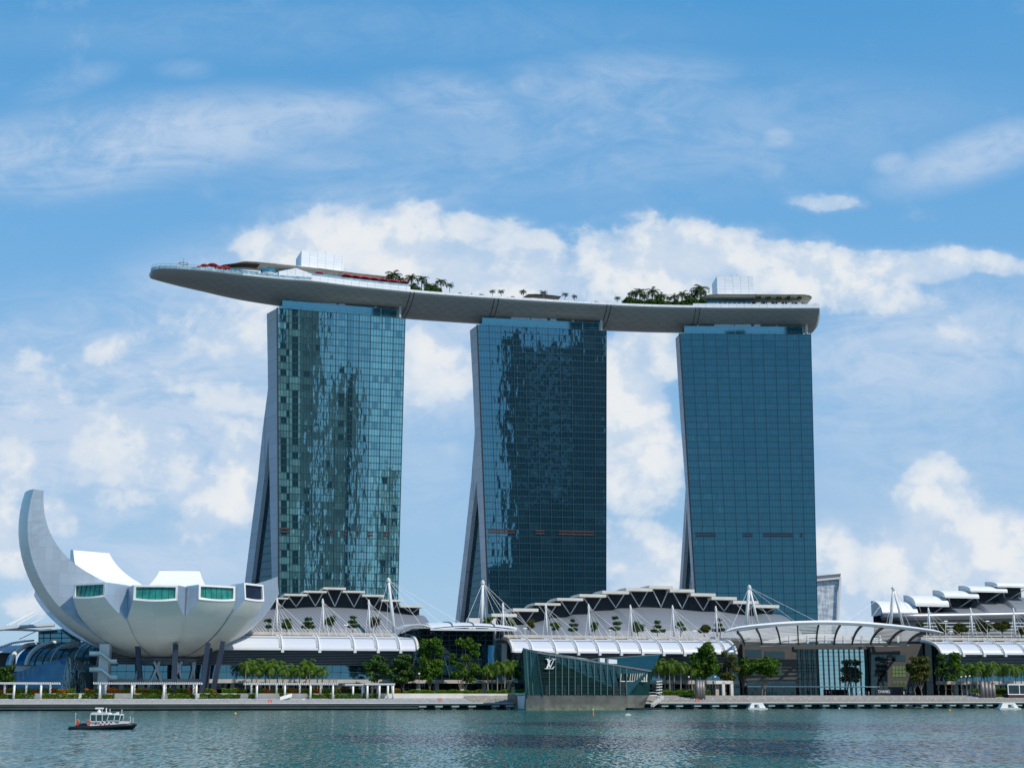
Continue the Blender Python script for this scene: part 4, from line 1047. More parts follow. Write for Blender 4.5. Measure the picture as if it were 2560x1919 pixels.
# ================================================================ WATERFRONT MALL
def wing(name, label, pxe0, pxe1, yr, ye, ribs, s_ext=(0, 0), te=38, tr=53, ends=(True, True), shop=True):
    "long barrel roofed mall wing: yr / ye give the ridge and eave line (px, py) at both ends"
    e0, e1 = wp(pxe0, interp(ye, pxe0), te), wp(pxe1, interp(ye, pxe1), te)
    s0, s1 = sOf(e0) - s_ext[0], sOf(e1) + s_ext[1]
    def lineZ(tab, t):
        a, b = wp(*tab[0], t), wp(*tab[-1], t); return lambda s_: lerp(a.z, b.z, (s_ - sOf(a)) / (sOf(b) - sOf(a)))
    zr, ze = lineZ(yr, tr), lineZ(ye, te)
    T = thing(name, label, 'mall building', L((s0 + s1) / 2, te + 6, 4.8))
    def prof(s_, f_, off=0.):
        a = math.pi / 2 * f_ * .98; t = te + (tr - te) * (1 - math.cos(a)); z = ze(s_) + (zr(s_) - ze(s_)) * math.sin(a)
        return L(s_, t - off * math.cos(a) * .7, z + off * math.sin(a) + off * .3)
    mb = MB(); n = 14; mb.grid(lambda u_, v_: prof(lerp(s0, s1, u_), v_), 30, n, s1 - s0, 21)
    mb.grid(lambda u_, v_: prof(lerp(s1, s0, u_), v_, -.5), 30, n)
    mb.quad(prof(s0, 0, -.5), prof(s1, 0, -.5), prof(s1, 0), prof(s0, 0))
    mb.build('barrel_roof', M['seamroof'], T, smooth=True)
    for px in ribs:
        s_ = sOf(wp(px, interp(ye, px), te)); mb = MB(); mb.tube([prof(s_, i / n, .3) for i in range(n + 1)], .38, 6)
        for i in range(2, n): mb.box(prof(s_ - .75, i / n, .18), .35, .2, .16, U, N)
        mb.box(prof(s_, 0, .1) - N * .3 - Z * .3, .5, .6, .6, U, N)
        mb.build('roof_rib', M['white'], T)
    for i, s_ in enumerate((s0, s1)):
        if ends[i]:
            q = 1 if i else -1
            mb = MB(); mb.tube([prof(s_ + q * .3, j / n, .1) for j in range(n + 1)], .75, 6); mb.build('end_arch', M['cream'], T)
            mb = MB(); pts = [prof(s_ - q * 1.2, j / n, -.6) for j in range(n + 1)]; mb.poly(pts + [L(s_ - q * 1.2, tr, 4.8), L(s_ - q * 1.2, te + 3, 4.8)]); mb.build('end_glass', M['shopglass'], T)
    # facade
    tf = te + 5.5
    zgl = wp(900, 1697, tf).z; zgh = wp(900, 1663, tf).z
    zb0, zb1 = wp(900, 1707, te - 3).z, wp(900, 1697.5, te - 3).z
    mb = MB(); mb.quad(L(s0, tf, zgl - .4), L(s1, tf, zgl - .4), L(s1, tf, zgh), L(s0, tf, zgh)); mb.build('glass_band', M['mallglass'], T)
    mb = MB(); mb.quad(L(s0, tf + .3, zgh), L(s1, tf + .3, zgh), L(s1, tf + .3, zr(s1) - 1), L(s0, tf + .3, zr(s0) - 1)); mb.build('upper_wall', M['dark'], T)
    zt = min(ze(s0), ze(s1)); nl = 9
    for i in range(nl):
        z_ = lerp(zgh + .2, zt - .6, i / (nl - 1)); tl = lerp(tf - .3, te + 1.5, i / (nl - 1))
        mb = MB(); mb.lbox(s0, s1, tl - .35, tl, z_ - .09, z_ + .09); mb.build('louvre', M['steelgrey'], T)
    mb = MB()
    x = s0
    while x < s1: mb.lbox(x - .05, x + .05, tf - .12, tf, zgl, zgh); x += 3.2
    mb.lbox(s0, s1, tf - .15, tf, (zgl + zgh) / 2 - .1, (zgl + zgh) / 2 + .1); mb.build('glass_mullions', M['mullion'], T)
    mb = MB(); mb.lbox(s0, s1, te - 3, tf + .2, zb0, zb1); mb.build('beige_fascia', M['beige'], T)
    mb = MB(); mb.quad(L(s0, te + 6, 4.8), L(s1, te + 6, 4.8), L(s1, te + 6, zb0 + .1), L(s0, te + 6, zb0 + .1)); mb.build('shopfront', M['shopglass'], T)
    mb = MB(); mb.lbox(s0, s1, te + 5.5, te + 5.9, lerp(4.8, zb0, .55), lerp(4.8, zb0, .62)); x = s0 + 2
    while x < s1: mb.lbox(x - .1, x + .1, te + 5.5, te + 5.9, 4.8, zb0); x += 2.6
    mb.build('shopfront_frame', M['steelgrey'], T)
    x = s0 + 5
    while x < s1 - 1:
        mb = MB(); mb.lbox(x - .75, x + .75, te - 1.6, te - .1, 4.8, zb0); mb.build('pillar', M['beige'], T); x += 9.6
    # roof terrace behind the ridge
    mb = MB(); zd = max(zr(s0), zr(s1)) + .35
    mb.lbox(s0, s1, tr + .2, tr + .8, zd - 1.2, zd + 1.0); mb.build('terrace_parapet', M['beige'], T)
    mb = MB(); mb.lbox(s0, s1, tr + .8, tr + 40, zd - .8, zd - .3); mb.build('terrace', M['concrete'], T)
    mb = MB(); mb.lbox(s0, s1, tr + .05, tr + .3, zd - 1.4, zd - .2); mb.build('ridge_gutter', M['brown'], T)
    return T, s0, s1, zd
WL = wing('mall_left_wing', 'long mall wing with a ribbed white barrel roof, right behind the lotus building', 560, 1042, [(700, 1588.5), (1000, 1591)], [(706, 1624), (1000, 1626)], [706, 799, 887, 945, 1001], (40, 0), ends=(False, True))
WC = wing('mall_middle_wing', 'mall wing with a ribbed white barrel roof behind the green glass pavilion', 1284, 1838, [(1250, 1596), (1800, 1600)], [(1285, 1630), (1710, 1633.5)], [1332, 1391, 1445.5, 1498.5, 1552.5, 1606, 1658.5, 1711, 1772, 1815])
WR = wing('mall_right_wing', 'mall wing with white barrel roof and arched glass end, right of the big plaza canopy', 2354, 2560, [(2313, 1603), (2540, 1604)], [(2354, 1635), (2540, 1635.5)], [2407, 2459, 2512, 2565], (0, 60), ends=(True, False))

# ---- glass lobby between left and middle wing
LB = thing('glass_lobby', 'dark glass lobby with a pale curved canopy roof, behind two tall trees', 'mall building', plz(1130, 44, 4.8))
def can(f_, px0, px1, yt, ye, t0, t1):
    pass
sA, sB, sC = sOf(wp(1076, 1570, 40)), sOf(wp(1236, 1570, 40)), sOf(wp(1293, 1572, 40))
zeL, zeR = wp(1077, 1570, 40).z, wp(1292, 1572, 40).z; zrL, zrR = wp(1060, 1558, 56).z, wp(1290, 1566, 56).z
def lprof(s_, f_, off=0.):
    x = (s_ - sA) / (sC - sA); a = math.pi / 2 * f_; ze_, zr_ = lerp(zeL, zeR, x) + 1.2 * (1 - (2 * x - 1) ** 2), lerp(zrL, zrR, x) + .8 * (1 - (2 * x - 1) ** 2)
    return L(s_, lerp(40, 56, 1 - math.cos(a)), lerp(ze_, zr_, math.sin(a)) + off)
mb = MB(); mb.grid(lambda u_, v_: lprof(lerp(sA, sC, u_), v_), 20, 8, sC - sA, 12); mb.grid(lambda u_, v_: lprof(lerp(sC, sA, u_), v_, -.7), 20, 8)
mb.quad(lprof(sA, 0, -.7), lprof(sC, 0, -.7), lprof(sC, 0), lprof(sA, 0)); mb.build('canopy_roof', M['whiteroof'], LB, smooth=False)
for px in (1131, 1184, 1236): s_ = sOf(wp(px, 1571, 40)); MB().tube([lprof(s_, i / 8, .1) for i in range(9)], .3, 6).build('roof_rib', M['steelgrey'], LB)
# end arch: an old style eyebrow that sweeps down to the left
ea = [wp(x, y, t) for x, y, t in ((992, 1589, 52), (1004, 1577, 50), (1018, 1569, 47), (1034, 1565, 45), (1050, 1564, 43), (1064, 1566, 41), (1077, 1571, 40))]
ea2 = [p + N * 16 for p in ea]; 
mb = MB()
for i in range(6): mb.quad(ea[i], ea[i + 1], ea[i + 1] + Z * .9, ea[i] + Z * .9); mb.quad(ea[i] + Z * .9, ea[i + 1] + Z * .9, ea2[i + 1] + Z * 1.4, ea2[i] + Z * 1.4)
mb.build('eyebrow_roof', M['whiteroof'], LB)
mb = MB(); mb.tube([p + Z * .4 - N * .2 for p in ea], .5, 6); mb.build('eyebrow_edge', M['cream'], LB)
mb = MB(); f0 = plz(1014, 46, 4.8); g_ = [plz(1010, 47, 4.8), plz(1234, 47, 4.8), wp(1234, 1574, 47), wp(1064, 1570, 47), wp(1030, 1571, 48), wp(1010, 1580, 49)]; mb.poly(g_); mb.build('glass_wall', M['shopglass'], LB)
mb = MB(); mb.poly([plz(1010, 47, 4.8), wp(1010, 1580, 49), wp(992, 1590, 56), plz(1000, 60, 4.8)]); mb.build('side_glass', M['shopglass'], LB)
mb = MB(); mb.poly([plz(1234, 47, 4.8), plz(1239, 60, 4.8), wp(1239, 1571, 60), wp(1234, 1574, 47)]); mb.build('side_wall', M['concrete'], LB)
mb = MB()
for y_ in (1587, 1600, 1612, 1624, 1636, 1648): mb.beam(wp(1012, y_, 46.8), wp(1234, y_, 46.8), .28, .2)
for i in range(13): x = lerp(1014, 1232, i / 12); mb.beam(wp(x, 1697, 46.8), wp(x, 1576, 46.8), .2)
for (a, b, c, d) in ((1037, 1582, 1050, 1592), (1090, 1582, 1104, 1593), (1160, 1584, 1148, 1594), (1218, 1580, 1200, 1596), (1110, 1640, 1124, 1690)): mb.beam(wp(a, b, 46.5), wp(c, d, 46.5), .4)
mb.build('glass_mullions', M['mullion'], LB)
mb = MB(); p = [wp(x, y, 46.6) for x, y in ((1100, 1662), (1290, 1662), (1290, 1686), (1100, 1686))]; mb.quad(p[3], p[2], p[1], p[0]); mb.build('blue_glass_band', M['mallglass'], LB)  # bluer glass strip across the dark lobby glazing
mb = MB(); a, b = sOf(wp(990, 1700, 35)), sOf(wp(1300, 1700, 35)); zb0, zb1 = wp(1100, 1707, 35).z, wp(1100, 1698.5, 35).z
mb.lbox(a, b, 34.95, 46.9, zb0, zb1); mb.build('beige_fascia', M['beige'], LB)
for px in (1046, 1092, 1155, 1210, 1272): s_ = sOf(plz(px, 37, 5)); mb = MB(); mb.lbox(s_ - .75, s_ + .75, 36.4, 37.9, 4.8, zb0); mb.build('pillar', M['beige'], LB)
mb = MB(); mb.quad(L(a, 44.5, 4.8), L(b, 44.5, 4.8), L(b, 44.5, zb0), L(a, 44.5, zb0)); mb.build('shopfront', M['shopglass'], LB)
cg2 = plz(1230, 46, 0); mb = MB(); mb.grid(lambda u_, v_: wp(lerp(1205, 1252, u_), 1662 - 50 * v_ ** .8, 45 - 5 * math.sin(u_ * math.pi) - 2 * (1 - v_)), 10, 8); mb.build('glass_drum', M['mallglass'], LB, smooth=True)
mb = MB(); q = [wp(1172, 1544, 66), wp(1240, 1545, 66)]; mb.prism([q[0], q[1], q[1] - Z * 6, q[0] - Z * 6], N * 5); mb.build('roof_housing', M['white'], LB)

# ---- stepped halls behind the mall
def hall(name, label, cans, edge, tf, tb, ydeck, thick=1.0, leftcurve=False, vwid=.55, curved=False, strutpx=None, lo=0, right_end=None, tz=0):
    mid = cans[len(cans) // 2]; T = thing(name, label, 'hall', plz((mid[0] + mid[1]) / 2, (tf + tb) / 2, 4.8))
    ed = [wp(x, y, tb) for x, y in edge]; lowp = [wp(edge[0][0], ydeck, tf), wp(edge[-1][0], ydeck, tf)]
    zl = min(p.z for p in lowp)
    mb = MB()
    for p, q in zip(ed, ed[1:]):
        sp, sq = sOf(p), sOf(q); m_ = 6
        def cur(P_, s_, f_):                                          # bulging roof from terrace up to the clerestory
            a = f_ * math.pi / 2; return L(s_, lerp(tf, tb, (1 - math.cos(a)) * .55 + f_ * .45), lerp(zl, P_.z, math.sin(a) * .55 + f_ * .45))
        for i in range(m_):
            f0, f1 = i / m_, (i + 1) / m_; pts = [cur(p, sp, f0), cur(q, sq, f0), cur(q, sq, f1), cur(p, sp, f1)]
            mb.add(pts, [(0, 1, 2, 3)], [(sOf(x), (x.z - zl) * 1.35) for x in pts])
    mb.build('ribbed_roof', M['ribbed'], T)
    ends = [cur(ed[0], sOf(ed[0]), i / 6) for i in range(7)]; mb = MB(); mb.poly(ends + [L(sOf(ed[0]), tb, 4.8), L(sOf(ed[0]), tf, 4.8)])
    ends = [cur(ed[-1], sOf(ed[-1]), i / 6) for i in range(7)]; mb.poly(ends + [L(sOf(ed[-1]), tb, 4.8), L(sOf(ed[-1]), tf, 4.8)])
    mb.quad(L(sOf(ed[0]), tf, 4.8), L(sOf(ed[-1]), tf, 4.8), L(sOf(ed[-1]), tf, zl + .05), L(sOf(ed[0]), tf, zl + .05)); mb.build('end_wall', M['steelgrey'], T)
    for (x0, x1, yt, yb) in (() if tz else cans):
        tc_ = tb - 5 ; a, b = wp(x0, yt, tc_), wp(x1, yt, tc_); c_ = wp(x0, yb, tc_); b.z = a.z = (a.z + b.z) / 2; th = min(1.3, (a.z - c_.z))
        sa, sb = sOf(a), sOf(b); n = 7; dp = 26.
        vs = []
        def cp(s_, i, dz):                                            # canopy curves down towards the back
            x = i / n; return L(s_, tc_ + dp * x, a.z + dz + tz * x - 9 * max(0, x - .3) ** 2)
        mb = MB()
        for i in range(n): mb.quad(cp(sa, i, 0), cp(sb, i, 0), cp(sb, i + 1, 0), cp(sa, i + 1, 0)); mb.quad(cp(sb, i, -th), cp(sa, i, -th), cp(sa, i + 1, -th), cp(sb, i + 1, -th)); mb.quad(cp(sa, i, -th), cp(sa, i, 0), cp(sa, i + 1, 0), cp(sa, i + 1, -th)); mb.quad(cp(sb, i, 0), cp(sb, i, -th), cp(sb, i + 1, -th), cp(sb, i + 1, 0))
        mb.quad(cp(sa, 0, -th), cp(sb, 0, -th), cp(sb, 0, 0), cp(sa, 0, 0)); mb.build('stepped_canopy', M['cream'], T)
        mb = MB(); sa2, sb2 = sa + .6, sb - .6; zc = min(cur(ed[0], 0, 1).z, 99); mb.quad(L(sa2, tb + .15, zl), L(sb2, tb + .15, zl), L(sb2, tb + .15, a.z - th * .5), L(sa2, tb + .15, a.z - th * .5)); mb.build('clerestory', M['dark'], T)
        if vwid:
            sm = (sa + sb) / 2
            pxm = (x0 + x1) / 2 + (tc_ - tb) * 0; ye_ = interp(edge, pxm); foot = wp(pxm, ye_, tb - .3); foot.z += .3
            fs_ = sOf(foot)
            for q in (-1, 1): MB().tube([foot, L(sm + q * (sb - sa) * .34, tc_ + .8, a.z - th)], vwid * .42, 6).build('v_strut', M['white'], T)
    return T
hall('theatre_hall', 'hall with eight white stepped canopies on V struts, nearest the lotus building',
     [(684, 721, 1493, 1496), (711.6, 768.6, 1483.5, 1488), (760, 817, 1476, 1480), (809, 865, 1467.5, 1472), (857, 913, 1476, 1480), (906, 961, 1485.5, 1490), (954, 1008, 1498, 1502), (1001.5, 1058.5, 1513, 1517)],
     [(600, 1523), (660, 1521), (684, 1519.6), (740, 1517.8), (789, 1516), (834, 1517), (884, 1518.7), (933, 1522), (984, 1528.6), (1035, 1535), (1059, 1538)], 66, 84, 1583)
hall('exhibition_hall', 'largest hall with thirteen grey white stepped canopies, behind the middle mall wing',
     [(1229, 1292, 1533, 1545), (1283, 1346, 1520, 1527), (1337.7, 1401.6, 1506.6, 1511.5), (1393, 1458, 1494, 1500), (1449, 1515.5, 1484.5, 1491), (1506, 1573, 1476, 1484), (1565, 1631, 1469, 1477), (1622.5, 1682.6, 1463.5, 1471),
      (1674.7, 1736, 1472, 1480), (1727, 1789, 1482, 1490), (1779, 1842, 1491, 1499), (1833, 1896, 1501, 1509), (1887.6, 1948, 1511, 1519)],
     [(1255, 1562), (1300, 1561), (1339, 1555), (1377, 1544), (1415, 1542.5), (1428, 1536), (1472, 1534.5), (1485, 1526.5), (1530, 1525), (1540, 1520), (1585, 1519.5), (1595, 1517.5), (1643, 1518), (1690, 1521), (1747, 1527), (1800, 1527), (1872, 1537), (1900, 1530), (1951, 1536)], 70, 92, 1588)
hall('casino_hall', 'hall with white rounded stepped roofs climbing to the frame edge, behind the right mall wing',
     [(2206.6, 2296, 1507, 1512), (2289, 2373, 1490, 1495), (2362, 2448, 1477.5, 1482), (2427, 2519, 1466, 1470), (2494, 2575, 1456.5, 1461), (2560, 2640, 1448, 1453)],
     [(2206, 1538), (2289, 1537), (2355, 1531), (2358, 1515), (2422, 1516), (2430, 1501.5), (2492, 1503), (2498, 1490.5), (2560, 1493), (2640, 1480)], 74, 90, 1541, vwid=.5, tz=2)
CHs = bpy.data.objects['casino_hall']
# white rounded roof shells that face the bay, on the right hall
for (x0, x1, yt, yb) in ((2207, 2296, 1502, 1536), (2289, 2373, 1488, 1511), (2362, 2448, 1475.5, 1490), (2427, 2519, 1464.5, 1475.5), (2494, 2585, 1455, 1463.5)):
    a, b = wp(x0, yb, 80), wp(x1, yb, 80); zt = wp((x0 + x1) / 2, yt, 88).z; zb_ = (a.z + b.z) / 2; sa, sb = sOf(a), sOf(b)
    mb = MB()
    def sh(u_, v_): a_ = v_ * math.pi / 2; return L(lerp(sa, sb, u_), lerp(80, 90, 1 - math.cos(a_)), lerp(zb_, zt, math.sin(a_)))
    mb.grid(sh, 4, 8); mb.quad(sh(0, 0) - Z * .8, sh(1, 0) - Z * .8, sh(1, 0), sh(0, 0)); mb.poly([sh(0, i / 8) for i in range(9)] + [L(sa, 90, zb_ - .5)]); mb.poly([sh(1, i / 8) for i in range(9)][::-1] + [L(sb, 90, zb_ - .5)])
    mb.build('roof_shell', M['white'], CHs)
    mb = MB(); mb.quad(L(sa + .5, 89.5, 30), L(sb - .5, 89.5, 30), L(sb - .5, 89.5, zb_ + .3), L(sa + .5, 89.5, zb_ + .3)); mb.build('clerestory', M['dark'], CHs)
    ft_ = L((sa + sb) / 2, 88.5, zb_ - 6.5)
    if x0 > 2280:
        for q_ in (-1, 1): MB().tube([ft_, L((sa + sb) / 2 + q_ * (sb - sa) * .36, 81, zb_ - .6)], .2, 6).build('v_strut', M['white'], CHs)
a, b = wp(2206, 1541, 72), wp(2700, 1530, 72)
mb = MB(); mb.tube([a, wp(2300, 1541, 72), wp(2450, 1538.5, 72), wp(2560, 1536, 72), b], 1.6, 12); mb.build('silver_fascia', M['steelgrey'], CHs, smooth=True)
mb = MB(); mb.quad(plz(2206, 74, 20), plz(2700, 74, 20), wp(2700, 1543, 74), wp(2206, 1547, 74)); mb.build('dark_wall', M['dark'], CHs)  # near-black wall behind the balcony slats
for y_ in (1556.6, 1565, 1573, 1581, 1589): mb = MB(); mb.beam(wp(2308, y_, 72), wp(2700, y_ - .5, 72), .42, .3); mb.build('balcony_slat', M['white'], CHs)

# ---- event plaza canopy and entrance
EP = thing('plaza_canopy', 'great curved white louvred canopy over the plaza entrance, carried on arched ribs', 'canopy', plz(2050, 45, 4.8))
top = [(1816, 1577.5), (1828, 1572.5), (1850, 1568), (1873, 1565), (1905, 1562), (1935, 1559.6), (1965, 1557.5), (1996, 1556), (2030, 1555), (2060, 1554.6), (2090, 1554.8), (2115, 1555.6), (2146, 1557), (2176, 1559), (2205, 1561.5), (2234, 1564), (2263, 1567), (2292, 1570.5), (2325, 1575), (2345, 1578.5), (2358, 1582)]
tf = 24
tp = [wp(x, y, tf) for x, y in top]
mb = MB(); n = len(tp); vs = []
for i, p in enumerate(tp):
    h_ = .95 * math.sin(math.pi * min(max((i + .25) / (n - .5), 0), 1)) ** .3
    for dt, dz in ((0, -h_), (-.5, 0), (0, h_ * .8), (2.2, h_ * .6), (3.2, -.1), (2.2, -h_)): vs.append(p + N * dt + Z * dz)
fs = [(i * 6 + k_, i * 6 + (k_ + 1) % 6, (i + 1) * 6 + (k_ + 1) % 6, (i + 1) * 6 + k_) for i in range(n - 1) for k_ in range(6)]
mb.add(vs, fs + [tuple(range(5, -1, -1)), tuple((n - 1) * 6 + k_ for k_ in range(6))]); mb.build('front_beam', M['whiteroof'], EP, smooth=False)
ribs = [(1843, 1579, 1861, 1608), (1891, 1572, 1905, 1609), (1940, 1566, 1951, 1609.5), (1994, 1562.5, 1996, 1610), (2047, 1560.5, 2041, 1610), (2101, 1561.5, 2085, 1610), (2155, 1562.5, 2130, 1610), (2208, 1567, 2176, 1609.5), (2262, 1571.5, 2222, 1609), (2313, 1577.5, 2270, 1607)]
tb = 47
rc = []
for (a, b, c, d) in ribs:
    p, q = wp(a, b, tf + 2), wp(c, d, tb); pts = []
    for i in range(11):
        x = i / 10; an = x * math.pi / 2
        pts.append(V((lerp(p.x, q.x, math.sin(an) * .6 + x * .4), lerp(p.y, q.y, math.sin(an) * .6 + x * .4), lerp(p.z, q.z, (1 - math.cos(an)) * .55 + x * .45))))
    rc.append(pts)
    mb = MB()
    for i in range(10): mb.beam(pts[i], pts[i + 1], .5, 1.0)
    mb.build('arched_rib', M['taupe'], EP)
for j in range(11):
    x = .15 + j * .075
    def rp(r_): i = min(9, int(x * 10)); return r_[i].lerp(r_[i + 1], x * 10 - i)
    mb = MB()
    for a, b in zip(rc, rc[1:]): mb.beam(rp(a) + Z * .55, rp(b) + Z * .55, .5, .22)
    mb.build('louvre', M['white'], EP)
mb = MB()
for a, b in zip(rc, rc[1:]): mb.quad(a[0] + Z * .5, b[0] + Z * .5, b[1] + Z * .6, a[1] + Z * .6)
mb.build('soffit', M['whiteroof'], EP)
mb = MB(); bb = [wp(c, d + 1.5, tb) for (a, b, c, d) in ribs]
for p, q in zip(bb, bb[1:]): mb.beam(p, q, .9, 1.5)
mb.build('rear_beam', M['beige'], EP)
mb = MB(); ar = [wp(lerp(1905, 2215, i / 16), 1609 - 21 * math.sin(math.pi * i / 16) ** .9, 55) for i in range(17)]
for p, q in zip(ar, ar[1:]): mb.beam(p, q, .8, 1.6)
ar2 = [wp(lerp(1945, 2180, i / 16), 1611 - 13 * math.sin(math.pi * i / 16), 58) for i in range(17)]
for p, q in zip(ar2, ar2[1:]): mb.beam(p, q, .6, 1.2)
mb.build('white_truss', M['white'], EP)
for i in range(7): px = 1973 + i * 45.3; MB().tube([wp(px, 1612, 52), wp(px, 1585 if False else 1588, 52)], .5, 8).build('post', M['white'], EP)
EN = thing('plaza_entrance', 'taupe stone mall entrance with tall mirror glass hall under the plaza canopy', 'mall building', plz(2050, 60, 4.8))
def wall(x0, x1, y0, t, m, name, yb=None, th=1.2, zb=4.8):
    mb = MB(); a, b = wp(x0, y0, t), wp(x1, y0, t); a.z = b.z = min(a.z, b.z)
    p0, p1 = (V((a.x, a.y, zb)), V((b.x, b.y, zb))) if yb is None else (wp(x0, yb, t), wp(x1, yb, t))
    mb.prism([p0, p1, b, a], N * th); return mb.build(name, m, EN)
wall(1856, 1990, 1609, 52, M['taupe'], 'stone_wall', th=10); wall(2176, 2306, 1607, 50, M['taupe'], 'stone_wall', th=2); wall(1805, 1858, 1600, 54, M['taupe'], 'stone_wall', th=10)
for (x0, x1, y0, y1, m, t) in ((1863, 1904, 1623, 1643, 'shopglass', 51.9), (1911, 1962, 1627, 1645, 'shopglass', 51.9), (1863, 1904, 1655, 1688, 'shopglass', 51.9), (1911, 1955, 1655, 1688, 'shopglass', 51.9), (1868, 1990, 1701, 1735, 'shopglass', 51.85), (2178, 2219, 1635, 1713, 'shopglass', 49.9), (2230, 2264, 1636, 1652, 'shopglass', 49.9),
                              (2231, 2264, 1664, 1691, 'greenlit', 49.9), (2232, 2267, 1702.5, 1711.5, 'greenlit', 49.9), (2178, 2304, 1716, 1735.5, 'shopglass', 49.85), (1812, 1846, 1640, 1700, 'shopglass', 53.9), (1812, 1856, 1704, 1735, 'shopglass', 53.9)):
    wall(x0, x1, y0, t, M[m], 'window', yb=y1, th=.05)
    if m == 'greenlit':
        for i in range(1, 4): wall(lerp(x0, x1, i / 4) - .3, lerp(x0, x1, i / 4) + .3, y0, t - .1, M['mullion'], 'window_bar', yb=y1, th=.06)
        for i in range(1, 3): wall(x0, x1, lerp(y0, y1, i / 3) - .3, t - .12, M['mullion'], 'window_bar', yb=lerp(y0, y1, i / 3) + .3, th=.06)
k = NT('mirror_entrance_glass'); gl_ = k.n('ShaderNodeBsdfGlossy'); gl_.inputs['Color'].default_value = (.46, .70, .70, 1); gl_.inputs['Roughness'].default_value = .02
k.base(k.mix(0, (.01, .02, .02), (0, 0, 0))); mx = k.n('ShaderNodeMixShader'); mx.inputs[0].default_value = .8; k.l(k.b.outputs[0], mx.inputs[1]); k.l(gl_.outputs[0], mx.inputs[2]); k.l(mx.outputs[0], k.out.inputs[0])
wall(1990, 2046, 1613, 53, M['shopglass'], 'dark_glass', th=.3)
wall(2044, 2177, 1613, 52.6, k.m, 'mirror_glass', th=.3)
wall(1985, 2178, 1611, 51.2, M['taupe'], 'lintel', yb=1622, th=1.2)
for i in range(15): x = 1993 + i * 13.1; wall(x - .45, x + .45, 1622, 52.0, M['dark'], 'mullion', th=.4)
for i in range(9): y_ = 1629 + i * 11; wall(1990, 2176, y_ - .35, 51.8, M['dark'], 'transom', yb=y_ + .35, th=.3)
for i in range(6): wall(1992, 2040, 1650 + i * 9, 52.7, M['greenlit' if i % 3 == 1 else 'mullion'], 'balcony_front', yb=1652 + i * 9, th=.1)
mb = MB(); a, b = sOf(wp(1866, 1716, 46)), sOf(wp(2196, 1716, 46)); zz = wp(2050, 1715.5, 46).z; mb.lbox(a, b, 45, 51.8, zz - .15, zz + .15); mb.build('glass_canopy', M['rail'], EN)
for px in (1870, 1960, 2033, 2110, 2177): p = plz(px, 46, 4.8); MB().tube([p, V((p.x, p.y, zz))], .12, 6).build('canopy_post', M['steelgrey'], EN)
BB = thing('billboard', 'low dark billboard with pale capital letters beside the mirror glass entrance', 'billboard', plz(2222, 30, 4.8))
a, b = plz(2189, 30, 4.8), plz(2251, 30, 4.8); h_ = wp(2220, 1721.5, 30).z - 4.8
mb = MB(); mb.prism([a, b, b + Z * h_, a + Z * h_], N * .6); mb.build('board', M['dark'], BB)
tx = text_mesh('CHANEL', 1.55, 'lettering', M['lamp'], BB, wp(2195.5, 1731, 29.9), U, Z, .04, .0)
wd_ = max(v_.co.dot(U) for v_ in tx.data.vertices) - min(v_.co.dot(U) for v_ in tx.data.vertices)
x_ = min(v_.co.dot(U) for v_ in tx.data.vertices); f_ = (33.5 / F * 560) / wd_
for v_ in tx.data.vertices: c = v_.co; v_.co = c + U * ((c.dot(U) - x_) * (f_ - 1))

# ---- flared pale glass tower far behind, right of the third hotel tower
FT = thing('flared_tower', 'pale glass hall with slanting roof and flared edge, far behind the blue hotel tower', 'building', atY(2065, 1730, 980) * 1)
g = [atY(2020, 1735, 980), atY(2082, 1735, 980), atY(2094, 1480, 980), atY(2101, 1436, 980), atY(2020, 1450, 980)]
k = NT('pale_streaked_glass'); n1 = k.noise(.55, 6, sx=(1, 1, .25)); n2 = k.noise(.4, 5, sx=(.3, .3, 1.4))
k.base(k.mix(k.rng(k.math('ADD', n1, n2), .85, 1.15), (.42, .47, .52), (.80, .83, .84))); k.set(Roughness=.35, Metallic=.2)
mb = MB(); mb.prism(g, V((0, 40, 0))); mb.build('glass_wall', k.m, FT)
mb = MB(); q = [atY(2018, 1451, 979), atY(2101, 1443, 979), atY(2102, 1433, 979), atY(2018, 1441, 979)]; mb.prism(q, V((0, 42, 0))); mb.build('roof_edge', M['steelgrey'], FT)
mb = MB(); mb.beam(atY(2083, 1735, 978.5), atY(2101, 1443, 978.5), 1.4); mb.beam(atY(2018, 1452, 978.5), atY(2100, 1444, 978.5), 1.2); mb.build('edge_frame', M['white'], FT)

# ================================================================ GLASS PAVILION ON THE WATER
LV = thing('glass_pavilion', 'sharp faceted dark green glass pavilion rising from the water, silver monogram on its wall', 'pavilion', plz(1480, -16, 0))
tl = -16
b0, b1, b2, b3 = [onpl(x, y, O + N * tl, N) for x, y in ((1315, 1773), (1359, 1773), (1566, 1773), (1619, 1773))]
for p in (b0, b1, b2, b3): p.z = -1
pk0 = wp(1307, 1620, tl + 2); e0 = wp(1314, 1737, tl + .6); e1 = wp(1357, 1737, tl - 1.5); e2 = wp(1570, 1737, tl - 1.5); e3 = wp(1622, 1737, tl + 6)
rt1 = wp(1629, 1677, tl + 4); pk1 = wp(1342, 1630, tl - 1.5); rt2 = wp(1624, 1676, tl + 1)
bl0 = [V((p.x, p.y, -1)) for p in (e0, e1, e2, e3)]
mb = MB(); bl = [wp(1308, 1737, tl + 5), e1 + N * 0, e2, e3]
bs = [V((b0.x, b0.y, -1)), V((b1.x, b1.y, -1)) - N * 1.5, V((b2.x, b2.y, -1)) - N * 1.5, V((b3.x, b3.y, -1)) + N * 6]
top_ = [e0, e1, e2, e3]
for i in range(3): mb.quad(bs[i], bs[i + 1], top_[i + 1], top_[i])
